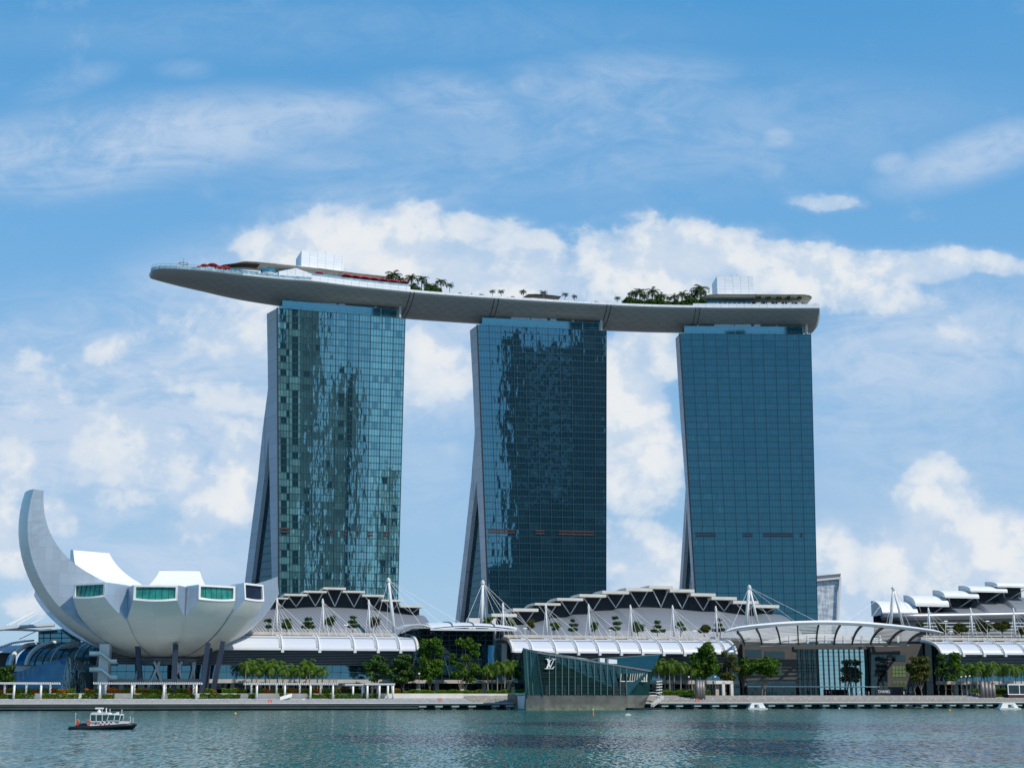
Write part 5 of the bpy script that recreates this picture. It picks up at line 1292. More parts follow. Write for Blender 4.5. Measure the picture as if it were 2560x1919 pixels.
mb.quad(bs[3], bs[3] + N * 22, e3 + N * 22, e3); mb.quad(bs[0] + N * 24, bs[0], e0, e0 + N * 24); mb.poly([e0 - Z * .1, e1 - Z * .1, e2 - Z * .1, e3 - Z * .1, e3 + N * 22 - Z * .1, e0 + N * 24 - Z * .1])
mb.build('stone_plinth', M['plinth'], LV)
mb = MB(); mb.poly([e0, e1, pk1, pk0]); mb.build('corner_facet', M['lvglass'], LV)
mb = MB(); mb.poly([e1, e2, e3, rt1, rt2, pk1]); mb.poly([e1, e2, rt2, pk1]) if False else None; mb.build('bay_facet', M['lvglass'], LV)
rtop = wp(1651, 1635, tl + 26); rmid = wp(1478, 1647, tl + 24)
mb = MB(); mb.poly([pk1, rt2, rt1, rmid]); mb.poly([pk0, pk1, rmid]); mb.build('roof_facet', M['lvroof'], LV)
mb = MB(); mb.poly([rmid, rt1, rtop]); mb.poly([rt1, e3, e3 + N * 22, rtop]); mb.build('rear_facet', M['lvglass'], LV)
mb = MB(); mb.poly([pk0, rmid, rtop, e3 + N * 22, e0 + N * 24]); mb.poly([pk0, e0 + N * 24, e0]); mb.build('back_facet', M['lvglass'], LV)
bp0 = [wp(1293, 1665, tl + 9), wp(1311, 1665, tl + 2), wp(1313, 1737, tl + 1.2), wp(1296, 1737, tl + 8)]
mb = MB(); mb.prism(bp0, N * 4); mb.build('blue_panel', M['crystal'], LV)
mb = MB(); q = [wp(1299, 1738, tl + 7.5), wp(1313.5, 1738, tl + .9), wp(1315, 1771, tl + .3), wp(1301, 1771, tl + 6.5)]; mb.prism(q, N * 3); mb.build('white_panel', M['white'], LV)
mb = MB()
dfr = -N * .12
for i in range(1, 14):
    px = 1357 + i * 16.1; yt = interp([(1342, 1630), (1624, 1676)], px); mb.beam(wp(px, 1736.5, tl - 1.65), wp(px, yt + 1, tl - 1.65), .3, .25)
for px in (1320, 1330, 1340): mb.beam(wp(px + 3, 1736.5, tl - .4), wp(px - 4, interp([(1307, 1620), (1342, 1630)], px - 4) + 1, tl - .2), .2)
mb.build('glass_fins', mat('pale_green_fin', (.10, .19, .17), .4), LV)
mb = MB()
for y_ in (1648, 1660, 1671, 1682, 1693, 1704, 1715, 1726): 
    xe = 1570 if y_ > 1680 else interp([(1640, 1400), (1676, 1620)], y_); mb.beam(wp(1352 if y_ > 1660 else 1348, y_, tl - 1.62), wp(xe, y_, tl - 1.62), .1)
mb.beam(e1 + dfr, pk1 + dfr, .4, .3); mb.build('glass_joints', M['mullion'], LV)
mb = MB(); mb.beam(pk0 - N * .1, pk1 - N * .2, .35, .5); mb.beam(pk1 - N * .2, rt2 - N * .2, .35, .6); mb.beam(rt2, rt1, .3, .4); mb.beam(rmid, rtop, .3); mb.build('roof_edge', M['steelgrey'], LV)
mb = MB(); q = [wp(1553, 1683, tl - 1.75), wp(1618, 1682, tl + 1.2), wp(1618, 1702, tl + 1.6), wp(1551, 1702, tl - 1.75)]; mb.quad(q[3], q[2], q[1], q[0]); ba = mb.build('balcony_opening', M['shopglass'], LV)
mb = MB(); mb.beam(q[3], q[2], .3); 
for i in range(8): x = .34 + i * .088; a_ = q[3].lerp(q[2], x); b_ = q[0].lerp(q[1], min(1, x + .02)); mb.beam(a_ - N * .1, b_ - N * .1, .55, .25)
mb.beam(q[3].lerp(q[2], .2) - N * .1, q[0].lerp(q[1], .22) - N * .1, .5, .2); mb.beam(q[3].lerp(q[2], 0), q[0].lerp(q[1], 0), .2); mb.build('balcony_fins', M['cream'], ba)
for px, y_ in ((1506, 1652), (1532, 1655)):
    p = wp(px, y_ + 3, tl + 9); mb = MB(); w2 = .9 if px < 1520 else 1.6; mb.prism([p - U * w2, p + U * w2, p + U * w2 + Z * 1.4, p - U * w2 * .9 + Z * 1.6], N * 2); mb.build('roof_vent', M['white'], LV)
for px, wd in ((1367, 7), (1412, 5), (1446, 6), (1540, 12), (1556, 12)):
    a_ = wp(px - wd / 2, 1736, tl - 1.56); b_ = wp(px + wd / 2, 1736, tl - 1.56); mb = MB(); h_ = 3.2 if px < 1500 else 4.2; mb.quad(a_, b_, b_ + Z * h_, a_ + Z * h_); mb.build('dark_opening', M['dark'], LV)
# silver monogram: slanted serif L crossed by a V
mb = MB(); Y0 = tl - 1.95
def mq(*pts): mb.prism([wp(x, y, Y0) for x, y in pts], -N * .15)
mq((1364, 1645.5), (1373, 1645.5), (1373, 1646.8), (1364, 1646.8)); mq((1367, 1646.6), (1371, 1646.6), (1376.2, 1667), (1374, 1668.5)); mq((1379, 1645.5), (1389, 1645.5), (1388.7, 1646.8), (1379, 1646.8)); mq((1384.2, 1646.6), (1386, 1646.6), (1376, 1668.5), (1374.4, 1667.5))
mb.build('monogram', M['lamp'], LV)
mb = MB(); Y0 = tl - 2.05
mq((1368, 1648.6), (1379, 1648.6), (1378.7, 1649.8), (1368, 1649.8)); mq((1372.5, 1649.6), (1376.5, 1649.6), (1369.5, 1670), (1365, 1670)); mq((1361.5, 1669.7), (1383, 1669.7), (1383, 1671), (1361.5, 1671)); mq((1380, 1669.7), (1383, 1669.7), (1386.5, 1664.5), (1385.8, 1664.2))
mb.build('monogram', M['lamp'], LV)
# white gangway stair beside the pavilion
GS = thing('gangway_stair', 'white steel gangway stair leading down to a floating landing beside the green pavilion', 'stair', plz(1640, 0, 1))
mb = MB(); a_, b_ = wp(1657, 1745, -2), wp(1630, 1766, -6)
for o_ in (-1.0, 1.0):
    for z_ in (0, 1.0, .55): mb.beam(a_ + N * o_ + Z * z_, b_ + N * o_ + Z * z_, .14)
for i in range(8): p = a_.lerp(b_, i / 7); mb.beam(p - N, p + N, .3, .1); mb.beam(p - N, p - N + Z, .08); mb.beam(p + N, p + N + Z, .08)
mb.build('flight', M['white'], GS)
mb = MB(); c_ = wp(1622, 1737, -1); d_ = wp(1640, 1737, -1); mb.beam(c_, d_, 2.0, .3); mb.beam(d_, a_ + Z * .1, 2.0, .25); mb.beam(c_ + Z, d_ + Z, .12); mb.beam(d_ + Z, a_ + Z, .12); mb.build('landing', M['white'], GS)
mb = MB(); mb.beam(wp(1574, 1770, -19), wp(1650, 1770, -6), 3, .5); mb.build('pontoon', M['dark'], GS)
for y_ in (1703, 1710, 1717, 1724, 1731): MB().beam(wp(1640, y_, 4), wp(1654, y_ - 1.5, 4), 1.4, .3).build('step', M['white'], GS)
mb = MB(); mb.beam(wp(1641, 1700, 4), plz(1641, 4, 2.4), .2); mb.beam(wp(1653, 1700, 4), plz(1653, 4, 2.4), .2); mb.build('post', M['steelgrey'], GS)

# ================================================================ MASTS WITH STAY CABLES
def mast(label, top, base, t, cables, r=.36, group='small masts with stay cables', legs=(), name='cable_mast', collar=8):
    B = wp(*base, t); A = wp(*top, t)
    T = thing(name, label, 'mast', B, group)
    MB().tube([B, B.lerp(A, .5), A], [r, r * 1.1, r * .7], 10).build('pole', M['white'], T, smooth=True)
    for lg in legs: MB().tube([wp(*lg, t + .5), A - Z * .5], [r, r * .7], 10).build('leg', M['white'], T, smooth=True)
    c = A + (B - A).normalized() * (collar / F * A.y)
    MB().tube([c - Z * .5, c + Z * .5], r * 1.35, 10).build('collar', M['white'], T)
    for (px, py, tc) in cables: MB().tube([c, wp(px, py, tc)], .06, 5).build('stay_cable', M['white'], T)
    return T
sm = [(692.5, 1495, 691.8, 1586, 'left'), (806.6, 1496, 809, 1587, 'left'), (921.8, 1498, 924, 1589, 'left'),
      (1257, 1506, 1259.5, 1593, 'mid'), (1364, 1509, 1368, 1594, 'mid'), (1471.2, 1509, 1474.4, 1595, 'mid'), (1575.6, 1511, 1580.4, 1596, 'mid'), (1681, 1512, 1685.8, 1598, 'mid'), (1789, 1514, 1794, 1599, 'mid'),
      (2320.5, 1517.6, 2326.6, 1600.5, 'right'), (2426, 1518.5, 2432.6, 1600.5, 'right'), (2532.8, 1519, 2539, 1600.5, 'right')]
cnt = {'left': 0, 'mid': 0, 'right': 0}
for (ax_, ay_, bx_, by_, wn) in sm:
    cnt[wn] += 1; yb = by_ + 1
    mast('slim white cable mast on the %s mall wing roof, %s from its left end' % ({'left': 'left', 'mid': 'middle', 'right': 'right'}[wn], ORD[cnt[wn] - 1]), (ax_, ay_), (bx_, by_), 56,
         [(bx_ + 14, yb + 3, 52), (bx_ + 34, yb + 2, 52), (bx_ + 57, yb + 4, 51), (bx_ + 95, yb + 1, 53), (bx_ - 12, yb + 5, 52)])
mast('tall white leaning mast at the right end of the hall with eight canopies', (970.6, 1443.6), (986.5, 1590), 57, [(929.5, 1591, 53), (966.6, 1587, 57), (1052, 1560, 52), (1105, 1559, 50), (1157, 1560, 50), (1020, 1589, 52)], .6, 'tall white masts', name='tall_mast', collar=6)
mast('tall white mast standing over the glass lobby roof', (1206.9, 1449.7), (1203.6, 1562), 58, [(1163, 1560, 50), (1195, 1558, 57), (1216, 1558, 57), (1257, 1590, 54), (1288, 1589, 54), (1308, 1590, 54), (1350, 1591, 54)], .6, 'tall white masts', name='tall_mast', collar=6)
mast('two legged white mast at the left end of the big plaza canopy', (1873.4, 1461.7), (1864.5, 1568), 40, [(1828, 1570, 28), (1874, 1566, 40), (1882, 1566, 40), (1931, 1558, 27), (1990, 1555, 27), (2043, 1553, 27)], .6, 'tall white masts', legs=[(1895.5, 1566)], name='tall_mast', collar=6)
mast('two legged white mast at the right end of the big plaza canopy', (2233.6, 1465), (2226.5, 1563), 40, [(2114, 1554, 27), (2168, 1557, 27), (2216, 1562, 40), (2222, 1562, 40), (2276, 1567, 30), (2326, 1595, 53)], .6, 'tall white masts', legs=[(2258, 1566)], name='tall_mast', collar=6)
# terrace lamp posts
for i, (px, y0, y1) in enumerate(((865, 1562, 1585), (1312.5, 1570, 1594), (1526, 1574, 1597), (1736, 1576, 1598), (2377, 1577, 1600), (2364, 1552, 1600), (2468, 1552, 1600))):
    b, a = wp(px, y1, 58), wp(px, y0, 58)
    T = thing('lamp_post', 'white twin headed lamp post among terrace trees, %s from the left' % ORD[i], 'lamp post', b, 'terrace lamp posts')
    MB().tube([b, a], .13, 6).build('post', M['white'], T); MB().box(a, .8, .3, .22, U, N).build('lamp_head', M['lamp'], T)

# ================================================================ TREES
def card(mb, p, n_, sz, rnd, asp=.62):
    n_ = n_.normalized(); x = n_.cross(V((rnd.uniform(-1, 1), rnd.uniform(-1, 1), rnd.uniform(-1, 1)))); 
    if x.length < .05: return
    x.normalize(); y = n_.cross(x); a, b = sz, sz * asp
    mb.add([p - x * a, p - y * b * .8 + n_ * .06, p + x * a, p + y * b], [(0, 1, 2, 3)])
def rv(rnd): 
    while True:
        v = V((rnd.uniform(-1, 1), rnd.uniform(-1, 1), rnd.uniform(-1, 1)))
        if .05 < v.length < 1: return v.normalized()
def tree_parts(H, lobes, trunks, seed, leaf, par, base, lsz=.42, dens=3.2, bark='trunk'):
    "lobes: (x, y, z, rx, ry, rz); every lobe is a cloud of small leaf clumps with gaps"
    rnd = random.Random(seed); mb = MB()
    for (x, y, z, rx, ry, rz) in lobes:
        c = base + V((x, y, z)); area = (rx * ry + rx * rz + ry * rz)
        for _ in range(max(4, int(area * dens * 2.1))):
            d = rv(rnd); rr_ = rnd.uniform(.55, 1.05) ; q = c + V((d.x * rx * rr_, d.y * ry * rr_, d.z * rz * rr_))
            if rnd.random() < .12: continue
            for _k in range(5):
                o_ = rv(rnd) * rnd.uniform(.1, .55) * (lsz / .42); nn_ = (d * .55 + rv(rnd) * .7 + Z * .5); card(mb, q + o_, nn_, lsz * rnd.uniform(.6, 1.15), rnd)
    tr = MB()
    for (bx, tops, r) in trunks:
        p0 = base + V((bx, 0, 0))
        fork = p0 + V((rnd.uniform(-.3, .3), 0, H * .28)); tr.tube([p0, p0.lerp(fork, .5) + V((rnd.uniform(-.12, .12), 0, 0)), fork], [r, r * .85, r * .75], 8)
        for tx, tz in tops:
            e_ = base + V((tx, rnd.uniform(-1, 1), tz)); m_ = fork.lerp(e_, .5) + V((rnd.uniform(-.4, .4), rnd.uniform(-.4, .4), .3)); tr.tube([fork, m_, e_], [r * .6, r * .4, r * .12], 6)
    tr.build('trunk', M[bark], par); mb.build('crown', M[leaf], par)
def lobes_round(rnd, w_, z0, z1, n, flat=.6, fill=.42):
    out_ = []
    for i in range(n):
        a = rnd.uniform(0, 6.28); rr_ = math.sqrt(rnd.random()) * (1 - fill * .6); f_ = rnd.random(); z = lerp(z0, z1, f_); tap = math.sin(math.pi * (.12 + .8 * (1 - abs(f_ - .42) * 1.15)) / 2)
        s_ = w_ * fill * rnd.uniform(.55, 1.0); out_.append((math.cos(a) * rr_ * w_ * tap, math.sin(a) * rr_ * w_ * .8 * tap, z, s_, s_, s_ * flat))
    return out_
def bigtree(px0, px1, yt, ylow, ptr, ybase, t, seed, label, leaf='leaf', n=26, flat=.62, lsz=.5, fill=.36, dens=3.4, group='broad leaved trees along the promenade'):
    B = wp(ptr[0], ybase, t); B.z = 4.75; rnd = random.Random(seed)
    T = thing('broadleaf_tree', label, 'tree', B, group)
    def loc(px, py): p = wp(px, py, t); return (p - B).dot(U), p.z - B.z
    x0, zt = loc(px0, yt); x1, zl = loc(px1, ylow); xc, w_ = (x0 + x1) / 2, (x1 - x0) / 2
    lb = lobes_round(rnd, w_, zl + .8, zt - w_ * fill * flat * .6, n, flat, fill)
    lb = [(x + xc, y, z, a, b, c) for x, y, z, a, b, c in lb]
    tk = []
    for p in ptr:
        bx, _z = loc(p, ybase); tk.append((bx, [(lerp(bx, xc, .5) + w_ * q, lerp(zl, zt, f_)) for q, f_ in ((-.5, .45), (.45, .5), (0, .75), (.2, .35))], .26))
    tree_parts(zl + 2, lb, tk, seed + 1, leaf, T, B, lsz, dens); return T
bigtree(904, 976, 1637, 1704, [934], 1728, 26, 3, 'wide flat crowned tree left of the tallest tree before the lobby', 'leafdark', 34, .38)
bigtree(968, 1042, 1636, 1706, [1008], 1728, 27, 5, 'wide dark spreading tree touching the left side of the tallest tree', 'leafdark', 34, .38)
bigtree(1034, 1116, 1594, 1700, [1073], 1730, 24, 8, 'tallest tree with a dense green crown on one pale trunk', 'leaf', 40, .75, fill=.32)
bigtree(1120, 1202, 1592, 1706, [1149, 1165], 1729, 24, 11, 'tall open tree with two pale trunks before the glass lobby', 'leaf', 38, .75, fill=.27, dens=2.9)
bigtree(1720, 1800, 1605, 1692, [1764], 1730, 26, 13, 'round bright green tree standing right of the green pavilion', 'leaf', 34, .72, fill=.34)
bigtree(1794, 1852, 1624, 1700, [1814], 1735, 26, 17, 'loose light green tree beside the cream gateway', 'leafolive', 24, .7, fill=.3, dens=2.6)
bigtree(1836, 1896, 1642, 1690, [1858], 1736, 34, 19, 'low dark tree between the cream gateway and the umbrella shaped tree', 'leaf', 22, .5)
bigtree(1876, 1952, 1641, 1694, [1905, 1912], 1736, 25, 23, 'umbrella shaped tree with two bright trunks at the left of the plaza', 'leaf', 32, .45)
bigtree(2262, 2334, 1640, 1704, [2288, 2303], 1736, 25, 29, 'olive green spreading tree at the right of the plaza', 'leafolive', 30, .5, dens=2.8)
bigtree(2334, 2376, 1632, 1702, [2347, 2362], 1736, 26, 31, 'slim dark tree before the arched glass end of the right wing', 'leafdark', 22, .8, fill=.4)
bigtree(2362, 2408, 1626, 1700, [2381], 1735, 25, 37, 'bushy mid green tree left of the right hand palms', 'leaf', 24, .75, fill=.38)
bigtree(-22, 42, 1660, 1706, [16], 1734, 20, 41, 'dark leaved tree at the left picture edge before the blue pavilion', 'leafdark', 26, .55)  # crown in the dark green leaf colour
# small tiered trees on the roof terraces
def rooftree(px, yt, yb, wpx, kind, seed, label, t, leaf):
    B = wp(px, yb, t); T = thing('terrace_tree', label, 'tree', B, 'small trees on the mall roof terraces'); rnd = random.Random(seed); s_ = B.y / F
    H, w_ = (yb - yt) * s_, wpx / 2 * s_
    if kind == 'tier':
        nt_ = 3 if H > 4.5 else 2; lb = []
        for i in range(nt_):
            z = lerp(H * .42, H * .92, i / (nt_ - 1)); rw = w_ * (1 - .55 * i / (nt_ - 1) if H > 5 else 1 - .25 * i / (nt_ - 1))
            for k_ in range(7): a = rnd.uniform(0, 6.28); q = rnd.uniform(.2, .75) * rw; lb.append((math.cos(a) * q, math.sin(a) * q, z + rnd.uniform(-.18, .18), rw * .42, rw * .42, .42))
    else: lb = lobes_round(rnd, w_, H * .45, H * .9, 14, .6, .42)
    tree_parts(H, lb, [(0, [(-w_ * .4, H * .6), (w_ * .4, H * .6), (0, H * .9)], .2)], seed, leaf, T, B, .33, 8.0)
RT = [(670, 1549, 1578, 24, 'tier', 'leafdark'), (716, 1549, 1580, 34, 'tier', 'leafdark'), (771, 1545, 1581, 40, 'tier', 'leafdark'), (826, 1540, 1581, 34, 'round', 'leafdark'), (882, 1540, 1583, 36, 'tier', 'leafdark'), (936, 1543, 1584, 38, 'round', 'leafolive'),
      (1276, 1545, 1588, 30, 'round', 'leaf'), (1327, 1548, 1590, 30, 'round', 'leafolive'), (1385, 1552, 1591, 30, 'round', 'leaf'), (1433.5, 1548, 1592, 30, 'tier', 'leafdark'), (1488, 1554, 1592, 28, 'round', 'leaf'), (1539.5, 1541, 1593, 42, 'tier', 'leafdark'),
      (1595.6, 1554, 1594, 40, 'round', 'leafdark'), (1644, 1552, 1594, 38, 'tier', 'leafdark'), (1702, 1553, 1595, 30, 'round', 'leaf'), (1762, 1562, 1595, 36, 'round', 'leafolive'), (1800, 1545, 1596, 40, 'tier', 'leafdark'), (1219, 1546, 1562, 34, 'tier', 'leaf'),
      (2304, 1559, 1598, 50, 'tier', 'leafolive'), (2354, 1556, 1600, 40, 'round', 'leafolive'), (2404, 1557, 1600, 44, 'round', 'leafolive'), (2462, 1550, 1600, 50, 'round', 'leafolive'), (2507, 1548, 1600, 46, 'round', 'leafolive'), (2556, 1566, 1600, 30, 'round', 'leafolive')]
kc = {}
for i, (px, yt, yb, wd, kd, lf) in enumerate(RT):
    ar_ = 'left wing terrace' if px < 1000 else ('lobby roof' if px == 1219 else ('middle wing terrace' if px < 2000 else 'right wing terrace')); kc[ar_] = kc.get(ar_, 0) + 1
    lb_ = 'small %s tree on the %s, %s from its left end' % ('layered' if kd == 'tier' else 'rounded', ar_, ORD[kc[ar_] - 1])
    if ar_ == 'lobby roof': lb_ = 'small layered tree by the white housing on the lobby roof'
    rooftree(px, yt, yb, wd, kd, 100 + i, lb_, 60 if px != 1219 else 64, lf)

# palms
def palm_mesh(H, seed, name, label, group, leaf='palm', nf=17, fl=3.6, loc=(0, 0, -900)):
    rnd = random.Random(seed); b = V(loc); T = thing(name, label, 'palm tree', b, group)
    lean = V((rnd.uniform(-.3, .3), rnd.uniform(-.3, .3), 0)); tp = b + lean + Z * H
    tr = MB().tube([b, b + lean * .3 + Z * H * .35, b + lean * .7 + Z * H * .8, tp], [.26, .2, .17, .13], 8); tr.build('trunk', M['ptrunk'], T)
    mb = MB()
    for i in range(nf):
        az = i * 2.39996 + rnd.uniform(-.2, .2); el = lerp(1.25, -.25, (i / nf) ** .8) + rnd.uniform(-.1, .1); d = V((math.cos(az), math.sin(az), 0)); L_ = fl * rnd.uniform(.85, 1.1)
        p = tp.copy(); e_ = el; pts = [p.copy()]
        for s_ in range(8): p = p + (d * math.cos(e_) + Z * math.sin(e_)) * (L_ / 8); e_ -= .20 + .05 * s_ * (.6 + .4 * (1 - abs(el))); pts.append(p.copy())
        side = d.cross(Z).normalized()
        for s_ in range(8):
            a, c = pts[s_], pts[s_ + 1]; w_ = (.85 if s_ < 2 else 1.1 if s_ < 6 else .7) * (fl / 3.6) * .95
            for q in (-1, 1):
                for h_ in (0, .5):
                    m_ = a.lerp(c, h_); m2 = a.lerp(c, h_ + .5); tip = m_.lerp(c, .8) + side * (q * w_ * rnd.uniform(.75, 1.05)) - Z * rnd.uniform(.15, .55) * w_; mb.add([m_, m2, tip], [(0, 1, 2)])
            mb.beam(a, c, .07)
    mb.build('fronds', M[leaf], T); return T
PV = {}
def palm(px, yt, ybz, t, label, group, kind='palm', par=None):
    B = plz(px, t, ybz) if par is None else par; topz = wp(px, yt, t).z if par is None else None
    H = (topz - B.z) if par is None else yt; key = (kind, random.Random(px * 3.7).randrange(4))
    if key not in PV:
        PV[key] = palm_mesh(7.6, hash(key[1]) + (0 if kind == 'palm' else 40), 'palm_tree' if kind == 'palm' else 'deck_palm', label, group, kind, 17 if kind == 'palm' else 15)
        o_ = PV[key]; o_.location = B
    else: o_ = dup(PV[key], B, 0, 1, label, group)
    full = 7.6 + 2.6; s_ = H / full; wsc = s_ if kind != 'palm' else 1.15
    o_.rotation_euler = (0, 0, random.Random(px).uniform(0, 6.28)); wsc *= 1.3 if kind != 'palm' else 1; o_.scale = (wsc, wsc, s_); return o_
PL = [(614, 1640), (629, 1633), (640, 1650), (662, 1632), (675, 1645), (693, 1634), (708, 1652), (735, 1647), (748, 1655), (764, 1634), (775, 1646), (794, 1650), (806, 1655)]
for i, (px, yt) in enumerate(PL): palm(px, yt, 4.7, 24 + (i % 2) * 4, 'green palm in the group beside the lotus building, %s from its left' % ORD[i], 'promenade palms beside the lotus building')
PM = [(1220, 1656), (1231, 1646), (1243, 1638), (1253, 1650), (1262, 1640), (1272, 1652), (1281, 1636), (1291, 1640), (1300, 1648)]
for i, (px, yt) in enumerate(PM): palm(px, yt, 4.7, 26 + (i % 2) * 4, 'green palm left of the green pavilion, %s from its left' % ORD[i], 'promenade palms left of the green pavilion')
PR = [(1648, 1632), (1662, 1642), (1674, 1634), (1686, 1643), (1701, 1638), (1716, 1648), (1730, 1650), (1472, 1637), (1494, 1637), (1452, 1640)]
for i, (px, yt) in enumerate(PR):
    palm(px, yt, 4.7, 26 + (i % 2) * 5, ('green palm right of the green pavilion, %s from its left' % ORD[i]) if i < 7 else 'palm whose crown peeks over the green pavilion roof, %s of three' % ['middle', 'right', 'left'][i - 7], 'promenade palms right of and behind the green pavilion')
PQ = [(2403, 1656), (2416, 1646), (2431, 1644), (2443, 1650), (2454, 1640), (2469, 1650), (2482, 1642), (2497, 1642), (2509, 1652), (2525, 1644), (2538, 1650), (2553, 1648)]
for i, (px, yt) in enumerate(PQ): palm(px, yt, 4.7, 24 + (i % 3) * 3, 'green palm in the row before the right mall wing, %s from its left' % ORD[i], 'promenade palms before the right mall wing')
# palms and bushes on the sky deck: (px, height in metres, metres behind the rim)
DP = [(977, 6.5, 12), (985, 9.0, 9), (997, 11.5, 10), (1010, 8.0, 8), (1036, 9.5, 7), (1048, 6.5, 10), (1063, 9.5, 8), (1072, 5.5, 6), (1084, 6.5, 9), (1096, 5.5, 6), (1111, 8.6, 7), (1130, 6.4, 5),
      (1238, 4.6, 6), (1260, 5.0, 6), (1315, 5.6, 6), (1366, 5.8, 6), (1419, 5.4, 6), (1444, 4.6, 6), (1550, 4.9, 6),
      (1595, 8.0, 9), (1608, 8.6, 8), (1620, 6.0, 7), (1640, 9.2, 9), (1652, 6, 7), (1664, 7.4, 10), (1678, 5.0, 6), (1692, 6, 6), (1714, 8, 9), (1727, 6, 7), (1738, 7.5, 10), (1750, 9, 9), (1762, 11.8, 12), (1775, 7.5, 14), (945, 6, 16), (895, 5.5, 20), (870, 6, 20)]
for i, (px, H_, inn) in enumerate(DP):
    nm = 'clump behind the red parasols' if px < 1140 and px > 960 else ('sparse middle row' if 1200 < px < 1560 else ('clump by the right white box' if px >= 1560 else 'spot right of the left white box'))
    kc[nm] = kc.get(nm, 0) + 1
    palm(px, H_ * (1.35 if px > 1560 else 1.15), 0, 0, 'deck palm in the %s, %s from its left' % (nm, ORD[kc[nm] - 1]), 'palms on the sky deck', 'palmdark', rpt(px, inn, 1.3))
def bush(px, H_, wd, inn, seed, label):
    f_ = .85 if px > 1560 else 1.2; H_ *= f_; wd *= 1.15; B = rpt(px, inn, .8); T = thing('deck_bush', label, 'bush', B, 'bushes on the sky deck'); rnd = random.Random(seed)
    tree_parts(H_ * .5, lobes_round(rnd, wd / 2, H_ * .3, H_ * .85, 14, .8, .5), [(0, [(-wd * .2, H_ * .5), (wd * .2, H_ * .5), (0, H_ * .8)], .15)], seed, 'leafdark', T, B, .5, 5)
BU = [(1022, 3.5, 5), (1044, 3.2, 6), (1079, 3.4, 7), (1098, 3.2, 5), (1157, 1.6, 3), (1183, 1.4, 3), (1210, 1.6, 3), (1288, 1.5, 3), (1497, 1.6, 3), (1580, 6.0, 7), (1600, 4.5, 7), (1632, 4.6, 8), (1655, 5.2, 8), (1675, 4.2, 6), (1700, 5.0, 7), (1722, 6.2, 8), (1742, 5.4, 7), (1757, 5.6, 6), (2044, 3.4, 3)]
for i, (px, h_, wd) in enumerate(BU): bush(px, h_, wd, 6, 300 + i, 'dark leafy bush on the sky deck rim, %s from the bow' % (ORD[i] if i < 20 else ''))
for i, px in enumerate((1897, 1924, 1950, 1975, 2000)):
    B = rpt(px, 1.6, 2.0); T = thing('planter_tree', 'small tree in a beige pot before the deck restaurant, %s from the left' % ORD[i], 'potted tree', B, 'potted trees before the deck restaurant')
    mb = MB(); mb.box(B + Z * .55, 1.0, .7, .55); mb.build('pot', M['beige'], T); tree_parts(3.0, lobes_round(random.Random(i), 1.9, 2.4, 3.4, 9, .6, .5), [(0, [(-.6, 2.5), (.6, 2.5), (0, 3.2)], .1)], 400 + i, 'leafolive', T, B + Z * .9, .3, 5)

# ================================================================ PERGOLAS, PLANTERS, HEDGES
def pergola(px0, px1, ytop, fposts, bposts, label, tf=13, tb=19.5, solid=False):
    a, b = wp(px0, ytop, tf), wp(px1, ytop, tf); z = (a.z + b.z) / 2; s0, s1 = sOf(a), sOf(b)
    T = thing('pergola', label, 'pergola', L((s0 + s1) / 2, (tf + tb) / 2, 3.8), 'white pergolas on the promenade')
    mb = MB(); mb.lbox(s0, s1, tf - .2, tf + .2, z - .65, z - .3); mb.build('beam', M['white'], T); mb = MB(); mb.lbox(s0, s1, tb - .2, tb + .2, z - .65, z - .3); mb.build('beam', M['white'], T)
    mb = MB(); x = s0
    if solid: mb.lbox(s0, s1, tf - .6, tb + .6, z - .3, z)
    else:
        while x < s1: mb.lbox(x - .13, x + .13, tf - .9, tb + .9, z - .3, z + .02); x += .72
    mb.build('slats', M['white'], T)
    for i, px in enumerate(fposts): p = plz(px, tf, 3.5); MB().tube([p, V((p.x, p.y, z - .7))], .36, 12).build('post', M['white'], T, smooth=True)
    for px in bposts: p = plz(px, tb, 4.1); MB().tube([p, V((p.x, p.y, z - .7))], .36, 12).build('post', M['white'], T, smooth=True)
pergola(-30, 150, 1704.5, (37, 104), (-10, 13, 67, 127), 'white slatted pergola at the left edge below the blue pavilion')
pergola(234, 507, 1704.5, (251, 331, 411, 492), (265, 337, 415, 485), 'white slatted pergola below the lotus building')
pergola(613, 845, 1706, (643, 713, 777, 833), (629, 692, 750, 802), 'white slatted pergola on eight posts before the palms beside the lotus building')
pergola(912, 987, 1707.5, (919, 949, 970, 983), (911, 931, 944, 981), 'small solid roofed white pergola before the spreading trees', solid=True)
pergola(862, 910, 1709, (883, 907), (877, 900), 'short plain white pergola between the slatted one and the small roofed one', 15, 21, solid=True)
